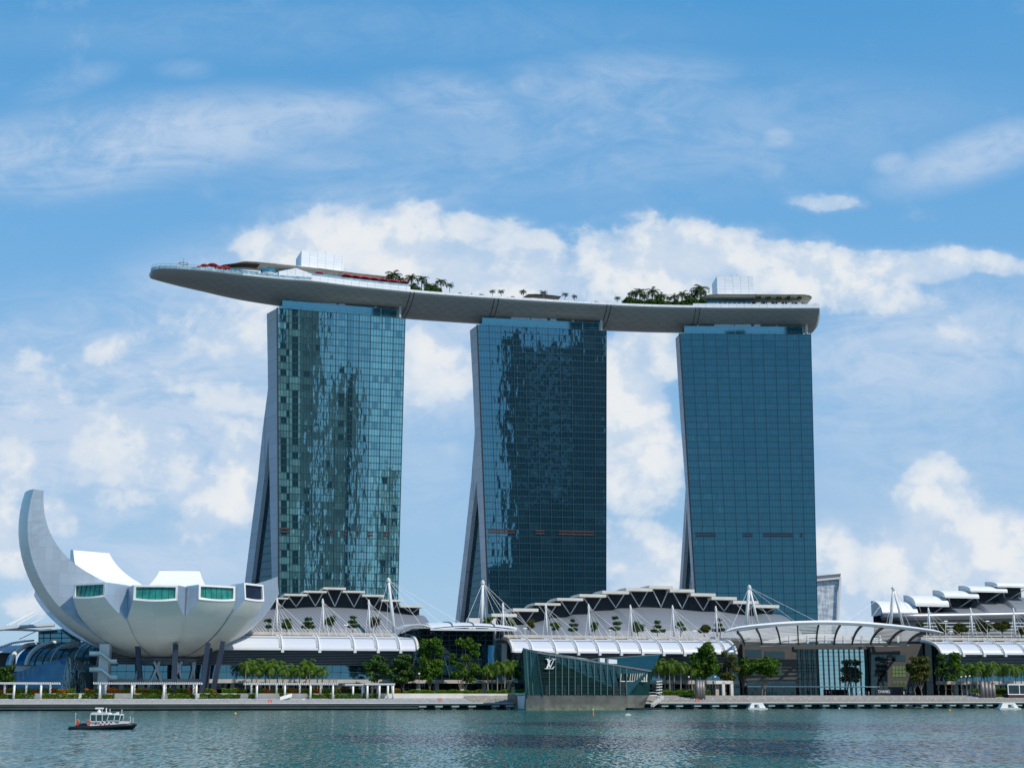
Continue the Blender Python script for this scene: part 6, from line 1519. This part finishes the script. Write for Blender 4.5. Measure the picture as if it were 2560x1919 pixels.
def hedge(px0, px1, y0, y1, t0, t1, label, seed, flower=.0, leaf='hedge', lsz=.38):
    a, b = wp(px0, y0, t0), wp(px1, y1, t0); s0, s1, z1, z0 = sOf(a), sOf(b), a.z, b.z; rnd = random.Random(seed)
    T = thing('planter_hedge' if not flower else 'flower_bed', label, 'hedge' if not flower else 'flower bed', L((s0 + s1) / 2, t0, z0), 'planted beds along the promenade')
    mb = MB(); fl = MB(); n = int((s1 - s0) * (z1 - z0 + t1 - t0) * 40)
    for _ in range(n):
        s_, t_ = rnd.uniform(s0, s1), rnd.uniform(t0, t1); top_ = z1 + .35 * math.sin(s_ * .9 + seed) * math.sin(s_ * .37 + 1) + rnd.uniform(-.15, .2); z = rnd.uniform(z0, top_) if rnd.random() < .6 else top_
        p = L(s_, t_ if z > top_ - .2 else t0 + rnd.uniform(-.2, .2), z); big_ = math.sin(s_ * .55 + seed * 1.7) + .6 * math.sin(s_ * 1.3 + seed)
        tgt = fl if (flower and big_ > .35 and rnd.random() < flower) else mb
        card(tgt, p, rv(rnd) * .8 + Z * .5 - N * .4, lsz * rnd.uniform(.6, 1.2), rnd)
    mb.build('leaves', M[leaf], T)
    if flower and fl.v: fl.build('flowers', M['flower'], T)
    mb = MB(); mb.lbox(s0, s1, t0 + .1, t1, z0 - .5, z0 + .35); mb.build('planter_box', M['concrete'], T)
hb = [(-20, 92, .6), (96, 186, .75), (212, 246, .5), (262, 330, .8), (334, 412, .6), (416, 494, .85), (497, 540, .7), (556, 616, .2), (624, 690, .7), (694, 742, .5), (746, 830, .8), (836, 905, .35), (908, 1000, .4)]
for i, (a, b, f_) in enumerate(hb): hedge(a, b, 1723, 1733, 19.8, 21.5, 'raised bed of green shrubs and orange flowers behind the pergolas, %s from the left' % ORD[i], i + 1, f_)
lw = [(-20, 85), (106, 196), (205, 246), (256, 285), (330, 404), (420, 488), (500, 600), (622, 640), (700, 722), (770, 832), (836, 900), (905, 946)]
for i, (a, b) in enumerate(lw): hedge(a, b, 1735.5, 1746, 14.6, 16, 'low green hedge along the boardwalk at the pergola feet, %s from the left' % ORD[i], 30 + i, 0, 'hedge' if i % 2 else 'leaf')
hedge(1010, 1205, 1726, 1733, 20.6, 23, 'long hedge spilling over the wall below the two tall trees', 60)
hedge(1218, 1298, 1726, 1733, 20.6, 23, 'hedge over the wall below the palms left of the green pavilion', 61)
hedge(1652, 1735, 1726, 1735, 20.6, 23, 'hedge below the palms right of the green pavilion', 62); hedge(1702, 1740, 1735, 1747, 17, 20, 'round dark shrub bed beside the steel cylinders', 63, 0, 'leafdark'); hedge(1758, 1776, 1726, 1734, 21, 23, 'short hedge right of the steel cylinders', 64)
hedge(2428, 2450, 1724, 1729, 21, 23, 'small yellowish hedge left of the four tall cylinders', 65); hedge(2487, 2516, 1722, 1733, 21, 23, 'green shrubs right of the four tall cylinders', 66); hedge(2486, 2512, 1736, 1745, 16, 18, 'yellowish shrub bed at the foot of the four tall cylinders', 67, .3)
mb = MB(); mb.lbox(sOf(plz(-30, 17.2, 4)), sM + 20, 17.2, 17.6, 3.8, 5.5); tag(mb.build('terrace_wall', M['cream'], loc=L(sM - 80, 17.4, 3.8)), 'long low cream wall between the lower hedges and flower beds', 'wall')
mb = MB(); a, b = sOf(plz(1008, 20.3, 4.8)), sOf(plz(1300, 20.3, 4.8)); mb.lbox(a, b, 20.0, 20.5, 4.2, 5.45); tag(mb.build('planter_wall', M['cream'], loc=L((a + b) / 2, 20.2, 4.2)), 'cream planter wall under the long hedges before the lobby', 'wall')
for px in (1198, 1209): pass
# ramps with white parapets
for i, (x0, y0, x1, y1) in enumerate(((700, 1741, 730, 1732), (744, 1752, 762, 1744))):
    a, b = wp(x0, y0, 10), wp(x1, y1, 12); mb = MB(); mb.prism([a - Z * 1.2, b - Z * 1.2, b, a], N * .4); tag(mb.build('ramp_parapet', M['white'], loc=a), 'white sloping ramp parapet, %s' % ('upper one behind the pergola posts' if i == 0 else 'lower one at the quay rail'), 'parapet')
# cylinders, gateway, glass box
def cyl(px, y0, t, i, label, group):
    p = plz(px, t, 3.2); z = wp(px, y0, t).z; T = thing('steel_cylinder', label, 'pillar', p, group)
    MB().tube([p, V((p.x, p.y, z))], .95, 20).build('shaft', mat('ribbed_steel', (.17, .16, .155), .5, .4, var=.2, vscale=1.5), T, smooth=True)
    MB().tube([V((p.x, p.y, z)), V((p.x, p.y, z + .25))], .98, 20).build('cap', M['steelgrey'], T)
for i, px in enumerate((2453.5, 2463, 2472, 2481)): cyl(px, 1702 + i * 2.2, 15, i, 'tall ribbed steel cylinder before the right palms, %s of four from the left' % ORD[i], 'four tall steel cylinders')
for i, px in enumerate((1743, 1749.5, 1756)): cyl(px, 1701, 12, i, 'ribbed steel cylinder right of the green pavilion, %s of three from the left' % ORD[i], 'three steel cylinders')
GW = thing('gateway', 'cream stone gateway with square posts left of the umbrella shaped tree', 'gateway', plz(1815, 22, 4.8))
mb = MB(); a, b = wp(1786, 1701, 22), wp(1832, 1701, 22); mb.prism([a - Z * 1.1, b - Z * 1.1, b, a], N * 2); mb.build('lintel', M['cream'], GW)
for px in (1807, 1828): p = plz(px, 22.6, 4.8); mb = MB(); mb.box(p + Z * 2.5, .55, .6, 2.5, U, N); mb.build('post', M['cream'], GW)
GB = thing('glass_kiosk', 'white framed glass kiosk on a dark red base at the right edge', 'kiosk', plz(2545, 14, 3.5))
s0, s1 = sOf(wp(2520, 1720, 14)), sOf(wp(2590, 1720, 14)); z0, z1 = wp(2540, 1735.5, 14).z, wp(2540, 1709.5, 14).z
mb = MB(); mb.lbox(s0, s1, 14, 19, 2.4, z0); mb.build('base', M['wood'], GB)
mb = MB()
for z_ in (z0 + .15, z1 - .15): 
    for t_ in (14, 19): mb.lbox(s0, s1, t_ - .15, t_ + .15, z_ - .18, z_ + .18)
for f_ in (0, .4, .8): x = lerp(s0, s1, f_); mb.lbox(x - .16, x + .16, 13.84, 14.16, z0, z1)
mb.lbox(s0, s1, 13.8, 19.2, z1, z1 + .2); mb.build('frame', M['white'], GB)
mb = MB(); mb.lbox(s0 + .2, s1, 14.02, 14.08, z0, z1); mb.build('glass', M['shopglass'], GB)
# promenade lamp posts
for i, (px, y0) in enumerate(((1048, 1684), (1288, 1688), (1788, 1692), (1722, 1692), (2424, 1690), (2403, 1692), (2414, 1691))):
    b = plz(px, 22, 4.8); a = wp(px, y0, 22); T = thing('lamp_post', 'thin grey promenade lamp post, %s from the left' % (ORD[[0, 1, 3, 2, 6, 4, 5][i]]), 'lamp post', b, 'promenade lamp posts')
    MB().tube([b, a], .11, 6).build('post', M['steelgrey'], T); MB().box(a + Z * .2, .3, .3, .25).build('lamp_head', M['lamp'], T)
# three forked poles by the pergola
for i, px in enumerate((823.5, 834, 840.5)):
    b = plz(px, 22, 4.8); a = wp(px, 1688.5, 22); mb = MB(); mb.tube([b, a], .13, 6); mb.tube([a - Z * 1.3, a - Z * 1.3 + U * .5, a - Z * .9 + U * .5], .1, 6); tag(mb.build('forked_pole', M['steelgrey'], loc=b), 'slim forked grey pole behind the eight posted pergola, %s of three' % ORD[i], 'pole', 'forked poles')
# life buoys on the quay rail
for i, (px, py) in enumerate(((675, 1752), (1100, 1749), (1743, 1750))):
    c_ = wp(px, py, .5); mb = MB(); mb.tube([c_ + U * (.55 * math.cos(a)) + Z * (.55 * math.sin(a)) for a in [i_ * math.pi / 8 for i_ in range(17)]], .16, 8, False)
    tag(mb.build('life_buoy', M['orange'], loc=c_, smooth=True), 'orange life buoy ring hung on the quay rail %s' % ('by the eight posted pergola', 'below the tallest tree', 'before the steel cylinders')[i], 'life buoy', 'life buoys on the quay rail')

# ================================================================ BOATS AND BUOYS
PB = thing('patrol_boat', 'white and navy police patrol boat with black rubber collar crossing the bay', 'boat', atz(262, 1822, 0))
Yb = W[PB].y; pk_ = Yb / F                                        # metres per pixel at the boat
BO = W[PB].copy(); BO.z = 0
def b(px, py, y=0.): return V((atY(px, py, Yb).x, Yb + y, CAMZ + (HOR - py) * pk_ * 1.0))
K = 210 / 2212.                                                   # the boat was surveyed on an enlargement
def q(x, y, d=0.): return b(150 + x * K, 1750 + y * K, d)
# hull (V section, raked bow)
st = [(400, 690, 770, .95), (700, 700, 775, 1.25), (1100, 690, 778, 1.35), (1500, 660, 780, 1.2), (1750, 630, 775, .85), (1900, 610, 735, .5), (1985, 600, 660, .12)]
mb = MB(); vs = []
for (x, yt, yb, hb_) in st:
    for sg in (-1, -.75, 0, .75, 1): p = q(x, lerp(yb, yt, abs(sg) ** 1.5)); vs.append(V((p.x, Yb + sg * hb_, p.z)))
fs = [(i * 5 + j, i * 5 + j + 1, (i + 1) * 5 + j + 1, (i + 1) * 5 + j) for i in range(len(st) - 1) for j in range(4)]
mb.add(vs, fs + [tuple(range(4, -1, -1))]); mb.build('hull', M['bluepaint'], PB, smooth=True)
tube_ = [(290, 683, 1.25), (330, 682, 1.3), (600, 682, 1.35), (1000, 668, 1.4), (1400, 645, 1.35), (1700, 620, 1.05), (1880, 605, .7), (1985, 600, .25)]
for sg in (-1, 1):
    pts = []
    for x, y, hb_ in tube_: p = q(x, y); pts.append(V((p.x, Yb + sg * hb_, p.z)))
    MB().tube(pts, [.14, .27, .29, .30, .30, .29, .27, .22], 12).build('rubber_collar', M['black'], PB, smooth=True)
mb = MB(); nose = q(1990, 600); mb.lathe(nose, [(0, -.24), (.16, -.2), (.24, 0), (.16, .2), (0, .24)], 12); mb.build('bow_fender', M['black'], PB, smooth=True)
mb = MB(); dk = [(x, hb_) for x, yt, yb, hb_ in st]; 
mb.poly([V((q(x, 0).x, Yb - h_, q(x, 640).z)) for x, h_ in dk] + [V((q(x, 0).x, Yb + h_, q(x, 640).z)) for x, h_ in dk[::-1]]); mb.build('deck', M['steelgrey'], PB)
hw = .95
def bx(x0, y0, x1, y1, d0=-hw, d1=hw): a, c = q(x0, y0), q(x1, y1); return [(a.x, c.x), (d0, d1), (c.z, a.z)]
def sidepoly(pts, d): return [q(x, y, d) for x, y in pts]
lower = [(815, 505), (1310, 505), (1480, 505), (1500, 580), (1500, 620), (815, 625)]
mb = MB(); mb.prism(sidepoly([(815, 635), (1500, 625), (1480, 505), (850, 505)], -hw), V((0, 2 * hw, 0))); cab = mb.build('cabin', M['white'], PB)
mb = MB(); mb.prism(sidepoly([(1480, 640), (1800, 600), (1800, 530), (1700, 515), (1480, 505)], -.8), V((0, 1.6, 0))); mb.build('foredeck_house', M['white'], PB)
mb = MB(); mb.prism(sidepoly([(852, 508), (1310, 508), (1310, 350), (860, 350)], -hw + .03), V((0, 2 * hw - .06, 0))); mb.build('cabin_glass', M['boatglass'], PB)
mb = MB(); mb.prism(sidepoly([(1270, 505), (1610, 500), (1635, 345), (1330, 345)], -hw + .06), V((0, 2 * hw - .12, 0))); mb.build('wheelhouse_glass', M['boatglass'], PB)
mb = MB()
for x0, x1 in ((850, 850), (1002, 1002), (1160, 1160), (1275, 1335), (1465, 1495), (1608, 1640)):
    for d in (-hw, hw): mb.beam(q(x0, 508, d), q(x1, 345, d), .09)
for d in (-hw, hw): mb.beam(q(1265, 500, d), q(1615, 498, d), .09)
mb.build('window_pillars', M['white'], PB)
mb = MB(); mb.prism(sidepoly([(858, 352), (1330, 352), (1335, 312), (1290, 298), (900, 290), (862, 305)], -hw - .05), V((0, 2 * hw + .1, 0))); mb.prism(sidepoly([(1325, 352), (1645, 362), (1640, 338), (1330, 335)], -hw - .04), V((0, 2 * hw + .08, 0))); roof = mb.build('cabin_roof', M['white'], PB)
mb = MB(); p = q(1035, 262); mb.lathe(p - Z * .3, [(.28, 0), (.28, .35), (.12, .45), (.1, .55)], 12); mb.box(p + Z * .42, .6, .12, .12); mb.build('radar', M['white'], PB)
for x, y0, y1 in ((1115, 300, 205), (1220, 300, 190), (1318, 330, 225), (1632, 345, 235), (415, 640, 320), (1925, 570, 450), (1855, 545, 415)):
    mb = MB(); mb.tube([q(x, y0), q(x, y1)], .035 if x != 1220 else .09, 6); mb.box(q(x, y1), .07, .07, .07); mb.build('aerial', M['white'], PB)
mb = MB(); mb.prism(sidepoly([(1420, 345), (1545, 345), (1540, 285), (1500, 290), (1480, 315), (1420, 318)], -.35), V((0, .7, 0))); mb.build('searchlight', M['white'], PB)
mb = MB()
for x in (1135, 1245, 1360): mb.poly(sidepoly([(x, 516), (x + 42, 516), (x + 70, 555), (x + 28, 555)], -hw - .012))
mb.build('navy_stripes', M['bluepaint'], PB)
mb = MB()
for x in (1090, 1195, 1305): mb.poly(sidepoly([(x + 30, 565), (x + 72, 563), (x + 40, 610), (x - 2, 612)], -hw - .012))
mb.build('red_stripes', M['redpaint'], PB)
text_mesh('POLICE', .40, 'lettering', M['bluepaint'], PB, q(842, 578, -hw - .02), V((1, 0, 0)), Z, .005, .012)
mb = MB(); mb.poly(sidepoly([(970, 535), (1015, 535), (1010, 585), (992, 598), (975, 585)], -hw - .012)); mb.build('crest', M['redpaint'], PB)
for (x, y) in ((520, 540), (812, 545)):
    c_ = q(x, y, -1.0); mb = MB(); mb.tube([c_ + V((.22 * math.cos(a), 0, .38 * math.sin(a))) for a in [i * math.pi / 8 for i in range(17)]], .075, 8, False); tag(mb.build('life_ring', M['orange'], loc=c_, smooth=True), 'orange life ring on the patrol boat, %s' % ('at its stern' if x < 600 else 'behind its cabin'), 'life ring', 'life rings on the patrol boat')
for x in (495, 635):
    mb = MB(); mb.prism(sidepoly([(x - 60, 640), (x + 70, 640), (x + 70, 590), (x + 40, 562), (x - 20, 556), (x - 60, 590)], -.4), V((0, .8, 0))); mb.build('outboard_engine', M['black'], PB)
mb = MB()
for x in (1650, 1720, 1790): mb.beam(q(x, 520, -.6), q(x, 460, -.6), .03)
mb.beam(q(1630, 458, -.6), q(1800, 452, -.6), .03); mb.box(q(1740, 480), .25, .2, .15); mb.build('bow_rail', M['steelgrey'], PB)
# two white tent roofed pontoons
def pontoon(px, pyw, wd, label, face):
    c_ = atz(px, pyw, 0); k_ = c_.y / F; T = thing('tent_pontoon', label, 'pontoon boat', c_, 'white tent pontoons'); hw_ = wd / 2 * k_; h_ = 13.5 * k_
    mb = MB(); mb.box(c_ + Z * .25, hw_ * 1.18, 2.6, .3); mb.build('float', M['cream'], T)
    B_ = [V((c_.x + x * hw_, c_.y + y, .5)) for x, y in ((-1, -2), (1, -2), (1, 2), (-1, 2))]; T_ = [V((c_.x + x * hw_ * .68, c_.y + y, h_ + .3)) for x, y in ((-1, -1.4), (1, -1.4), (1, 1.4), (-1, 1.4))]
    mb = MB()
    for i in range(4): j = (i + 1) % 4; mb.quad(B_[i], B_[j], T_[j], T_[i])
    mb.poly(T_); mb.build('tent', M['white'], T)
    a, b2 = B_[0].lerp(B_[1], face), B_[0].lerp(B_[1], face + .34); a2, b3 = T_[0].lerp(T_[1], face), T_[0].lerp(T_[1], face + .34)
    mb = MB(); mb.quad(a.lerp(a2, .12) - V((0, .06, 0)), b2.lerp(b3, .12) - V((0, .06, 0)), b2.lerp(b3, .72) - V((0, .06, 0)), a.lerp(a2, .72) - V((0, .06, 0))); mb.build('opening', M['dark'], T)
    mb = MB(); mb.quad(a.lerp(b2, .55).lerp(a2.lerp(b3, .55), .25) - V((0, .09, 0)), b2.lerp(b3, .25) - V((0, .09, 0)), b2.lerp(b3, .68) - V((0, .09, 0)), a.lerp(b2, .55).lerp(a2.lerp(b3, .55), .68) - V((0, .09, 0))); mb.build('window', M['rail'], T)
pontoon(1892, 1772.5, 40, 'white tent roofed pontoon moored left of the plaza canopy centre', .28); pontoon(2520, 1772.5, 44, 'white tent roofed pontoon moored near the right edge', .42)
def sampan(px, py, wd, label):
    c_ = atz(px, py, 0); k_ = c_.y / F; l = wd / 2 * k_; T = thing('flat_boat', label, 'boat', c_, 'low flat boats by the quay')
    mb = MB(); pr = [(-1, .35, .3), (-.8, .12, .9), (0, 0, 1.1), (.8, .12, .9), (1, .4, .2)]; vs = []
    for x, z, h_ in pr:
        for sg in (-1, 0, 1): vs.append(V((c_.x + x * l, c_.y + sg * h_, .45 + z * .6 if sg else -.05 + z)))
    fs = [(i * 3 + j, i * 3 + j + 1, (i + 1) * 3 + j + 1, (i + 1) * 3 + j) for i in range(4) for j in range(2)]; fs += [(i * 3 + 2, i * 3, (i + 1) * 3, (i + 1) * 3 + 2) for i in range(4)]
    mb.add(vs, fs); mb.build('hull', M['cream'], T)
    mb = MB(); zc = 1.5
    for x in (-.3, .35): 
        for sg in (-.7, .7): mb.tube([V((c_.x + x * l, c_.y + sg, .4)), V((c_.x + x * l, c_.y + sg, zc))], .05, 5)
    mb.build('awning_posts', M['steelgrey'], T); mb = MB(); mb.box(V((c_.x, c_.y, zc + .1)), l * .45, 1.0, .14); mb.build('awning', M['bluepaint' if px > 2100 else 'steelgrey'], T)
sampan(1973, 1770.5, 48, 'low white flat boat under a grey awning right of the left tent pontoon'); sampan(2284, 1770, 46, 'low flat boat with a navy awning under the right part of the plaza')
def ball(px, py, r_px, m, label):
    c_ = atz(px, py, 0); r_ = r_px * c_.y / F; T = thing('buoy', label, 'buoy', c_, 'small buoys on the bay'); MB().lathe(c_ + Z * r_ * .5, [(0.01, -r_), (r_ * .8, -r_ * .6), (r_, 0), (r_ * .8, r_ * .6), (.01, r_)], 12).build('float', m, T, smooth=True); MB().tube([c_ + Z * r_ * 1.3, c_ + Z * r_ * 1.9], r_ * .2, 6).build('ring', M['steelgrey'], T)
ball(588, 1785, 3.4, M['yellow'], 'yellow ball buoy before the quay below the lotus building'); ball(2374, 1777, 3.2, M['yellow'], 'yellow ball buoy left of the right tent pontoon'); ball(2361, 1769.5, 2.4, M['lamp'], 'white ball buoy against the quay, left of its twin'); ball(2368, 1769.5, 2.4, M['lamp'], 'white ball buoy against the quay, right of its twin'); ball(2098, 1771, 2, M['lamp'], 'tiny white ball buoy below the middle of the plaza')
c_ = atz(1483, 1786, 0); T = thing('spar_buoy', 'yellow spar buoy standing in the water before the green pavilion', 'buoy', c_); k_ = c_.y / F
MB().tube([c_, c_ + Z * 12 * k_], 1.0 * k_, 8).build('spar', M['yellow'], T); MB().lathe(c_, [(.01, -.2), (2.6 * k_, 0), (2.2 * k_, 1.6 * k_), (1 * k_, 2.4 * k_)], 12).build('float', M['orange'], T); MB().box(c_ + Z * 13.2 * k_, 1.3 * k_, 1.3 * k_, 1.3 * k_).build('top_mark', M['lamp'], T)
mb = MB(); c_ = atz(1570, 1787, .05); k_ = c_.y / F; mb.box(c_ + Z * .1, 7 * k_, .8, .18); mb.box(c_ + Z * .3, 4 * k_, .5, .12); tag(mb.build('floating_board', M['cream'], loc=c_), 'low pale floating board in the water before the green pavilion', 'float')

# ================================================================ PEOPLE
def person_mesh(pose):
    ob_m = bpy.data.meshes.new('person'); h = 1.7
    J = dict(pel=(0, 0, .95), che=(0, 0, 1.3), nek=(0, 0, 1.46), hed=(0, .01, 1.6), top=(0, .0, 1.7))
    st_ = .16 if pose == 0 else .06
    for sg, n_ in ((-1, 'l'), (1, 'r')):
        J['hip' + n_] = (sg * .1, 0, .9); J['kne' + n_] = (sg * .11, sg * st_ * -.6, .5); J['ank' + n_] = (sg * .11, sg * st_ + .03, .09); J['toe' + n_] = (sg * .12, sg * st_ - .13, .04)
        J['sho' + n_] = (sg * .2, 0, 1.4); J['elb' + n_] = (sg * .27, sg * st_ * .5, 1.13); J['han' + n_] = (sg * .26, sg * st_ * .5 - .1, .88)
    keys = list(J); E = [('pel', 'che'), ('che', 'nek'), ('nek', 'hed'), ('hed', 'top')] + [e_ for n_ in 'lr' for e_ in (('pel', 'hip' + n_), ('hip' + n_, 'kne' + n_), ('kne' + n_, 'ank' + n_), ('ank' + n_, 'toe' + n_), ('che', 'sho' + n_), ('sho' + n_, 'elb' + n_), ('elb' + n_, 'han' + n_))]
    ob_m.from_pydata([J[k_] for k_ in keys], [(keys.index(a), keys.index(c)) for a, c in E], [])
    o_ = bpy.data.objects.new('person_tmp', ob_m); C.objects.link(o_); o_.modifiers.new('s', 'SKIN'); rad = dict(pel=.15, che=.16, nek=.06, hed=.1, top=.07)
    for i, k_ in enumerate(keys):
        r_ = rad.get(k_) or dict(hip=.1, kne=.065, ank=.045, toe=.04, sho=.07, elb=.045, han=.04)[k_[:3]]; ob_m.skin_vertices[0].data[i].radius = (r_, r_ * (.75 if k_ in ('pel', 'che') else 1)); ob_m.skin_vertices[0].data[i].use_root = k_ == 'pel'
    o_.modifiers.new('sub', 'SUBSURF').levels = 1
    me = bpy.data.meshes.new_from_object(o_.evaluated_get(bpy.context.evaluated_depsgraph_get())); bpy.data.objects.remove(o_); return me
pm = [person_mesh(0), person_mesh(1)]
def outfit(shirt, pants, name):
    k = NT(name); tc_ = k.n('ShaderNodeTexCoord'); sp_ = k.n('ShaderNodeSeparateXYZ'); k.l(tc_.outputs['Object'], sp_.inputs[0]); z = sp_.outputs[2]
    def gt(v): return k.math('GREATER_THAN', z, v)
    c = k.mix(gt(.93), pants, shirt); c = k.mix(gt(1.45), c, (.35, .2, .13)); c = k.mix(gt(1.63), c, (.02, .015, .01)); c = k.mix(gt(.09), (.03, .03, .03), c); k.base(c); k.set(Roughness=.8); return k.m
OF = [outfit((.75, .75, .73), (.6, .58, .52), 'white_clothes'), outfit((.05, .1, .35), (.02, .02, .03), 'blue_clothes'), outfit((.5, .03, .03), (.03, .03, .06), 'red_clothes'), outfit((.03, .03, .03), (.05, .05, .09), 'black_clothes')]
people = [(2148, 22, 0, 'person in white clothes walking on the top of the plaza steps'), (2139, 28, 1, 'person in a blue top standing left of the walker in white'), (2163, 28, 3, 'person in black standing just right of the walker in white'), (2170, 28, 0, 'person in white standing right of the walker, in the shade'),
          (2258, 24, 0, 'person in white standing right of the dark billboard'), (2263.5, 25, 2, 'person in a red top standing close to the one in white by the billboard'), (2275, 24, 1, 'person in a blue top between the billboard and the olive green tree'), (2281, 25, 3, 'person in black left of the olive green tree trunk'),
          (2064, 26, 2, 'person in a red top in the shade before the mirror glass'), (2072, 27, 1, 'person in a blue top in the shade before the mirror glass'), (2078, 27, 3, 'person in black in the shade before the mirror glass'), (2317, 26, 3, 'person in black under the slim dark tree'), (1998, 27, 3, 'person in black standing in the shade left of the mirror glass')]
def person(loc, i, of, label, group):
    me = pm[i % 2].copy(); me.materials.clear(); me.materials.append(OF[of]); me.polygons.foreach_set('use_smooth', [True] * len(me.polygons)); o_ = bpy.data.objects.new('person', me); C.objects.link(o_); o_.location = loc; o_.rotation_euler = (0, 0, i * 1.7); tag(o_, label, 'person', group)
for i, (px, t, of, lb_) in enumerate(people): person(plz(px, t, 4.8), i, of, lb_, 'people on the plaza')
for i, (px, inn, of, lb_) in enumerate(((402.5, .8, 2, 'person in red at the rail of the bow, nearest the tip'), (405, .9, 3, 'person in black at the rail beside the one nearest the bow tip'), (432, .9, 2, 'person in red left of the ring mast on the bow'), (435, 1.0, 3, 'person in black between two in red on the bow'), (438, .9, 2, 'person in red closest to the ring mast on the bow'))): person(rpt(px, inn, 0), i, of, lb_, 'people on the bow of the sky deck')

# ================================================================ FAR SHORE (behind the camera, seen as reflections in the glass)
mb = MB(); mb.quad((-3000, -2500, .9), (3000, -2500, .9), (3000, -45, .9), (-3000, -45, .9)); tag(mb.build('ground', bpy.data.materials['promenade_ground']), kind='structure')
k = NT('office_facade'); uvn = k.n('ShaderNodeUVMap'); spn = k.n('ShaderNodeSeparateXYZ'); k.l(uvn.outputs[0], spn.inputs[0])
f = k.math('FRACT', k.math('DIVIDE', spn.outputs[1], 4.2)); f2 = k.math('FRACT', k.math('DIVIDE', spn.outputs[0], 9.))
k.base(k.mix(k.math('MULTIPLY', k.rng(f, .55, .6), k.rng(f2, .1, .15)), (.016, .024, .028), (.008, .012, .015))); k.set(Roughness=.5); M['office'] = k.m
k = NT('banded_office_facade'); uvn = k.n('ShaderNodeUVMap'); spn = k.n('ShaderNodeSeparateXYZ'); k.l(uvn.outputs[0], spn.inputs[0])
f = k.math('FRACT', k.math('DIVIDE', spn.outputs[1], 13.)); zz_ = k.math('GREATER_THAN', spn.outputs[1], 205.)
k.base(k.mix(k.math('MULTIPLY', k.rng(f, .6, .62), zz_), (.012, .018, .022), (.85, .9, .92))); k.set(Roughness=.5); M['office_band'] = k.m  # near-white upper bands painted in for bright sky in the gaps
def refl(tw, px, dist):                                              # where a column of a facade mirrors the far shore
    p = onpl(px, 1300, tw[1], tw[4]); d = ray(px, 1300); n_ = tw[4]; d = d - n_ * (2 * d.dot(n_)); d.z = 0; d.normalize(); return p + d * dist
OFF = [(T1, 690, 797, 780, 735, 0, 'office'), (T1, 832, 904, 820, 1010, 28, 'office'), (T1, 972, 1012, 860, 1190, 0, 'office'),
       (T2, 1262, 1310, 790, 845, 0, 'office'), (T2, 1306, 1488, 830, 880, 0, 'office_band'), (T2, 1484, 1522, 800, 800, 0, 'office'), (T2, 1190, 1262, 900, 1420, 0, 'office')]
for i, (tw, x0, x1, dist, yt, cr, mt) in enumerate(OFF):
    a, b_ = refl(tw, x0, dist), refl(tw, x1, dist); c_ = (a + b_) / 2; c_.z = .9; X = (b_ - a); X.z = 0; wd = X.length; X.normalize(); Y = V((-X.y, X.x, 0))
    H_ = (HOR - yt) / F * (dist + 715) * 1.02
    T = thing('office_tower', 'dark office tower across the bay, %s of seven mirrored in the hotel glass' % ORD[i], 'tower', c_, 'towers mirrored in the hotel glass')
    mb = MB(); mb.box(c_ + Z * (H_ / 2), wd / 2, 18, H_ / 2, X, Y); mb.build('shaft', M[mt], T)
    if cr: mb = MB(); mb.box(c_ + Z * (H_ + cr / 2), wd * .25, 9, cr / 2, X, Y); mb.build('crown', M['office'], T)
rnd = random.Random(77); mb = MB(); 
for i in range(200):
    x = -900 + i * 7.5 + rnd.uniform(-3, 3); h_ = rnd.uniform(9, 17); cc = V((x, -70 + rnd.uniform(-8, 8), .9 + h_ * .55))
    for _ in range(40): d = rv(rnd); card(mb, cc + V((d.x * 6, d.y * 5, d.z * h_ * .5)), d + rv(rnd) * .5, 2.0, rnd)
tag(mb.build('treeline', M['leafdark']), kind='stuff')
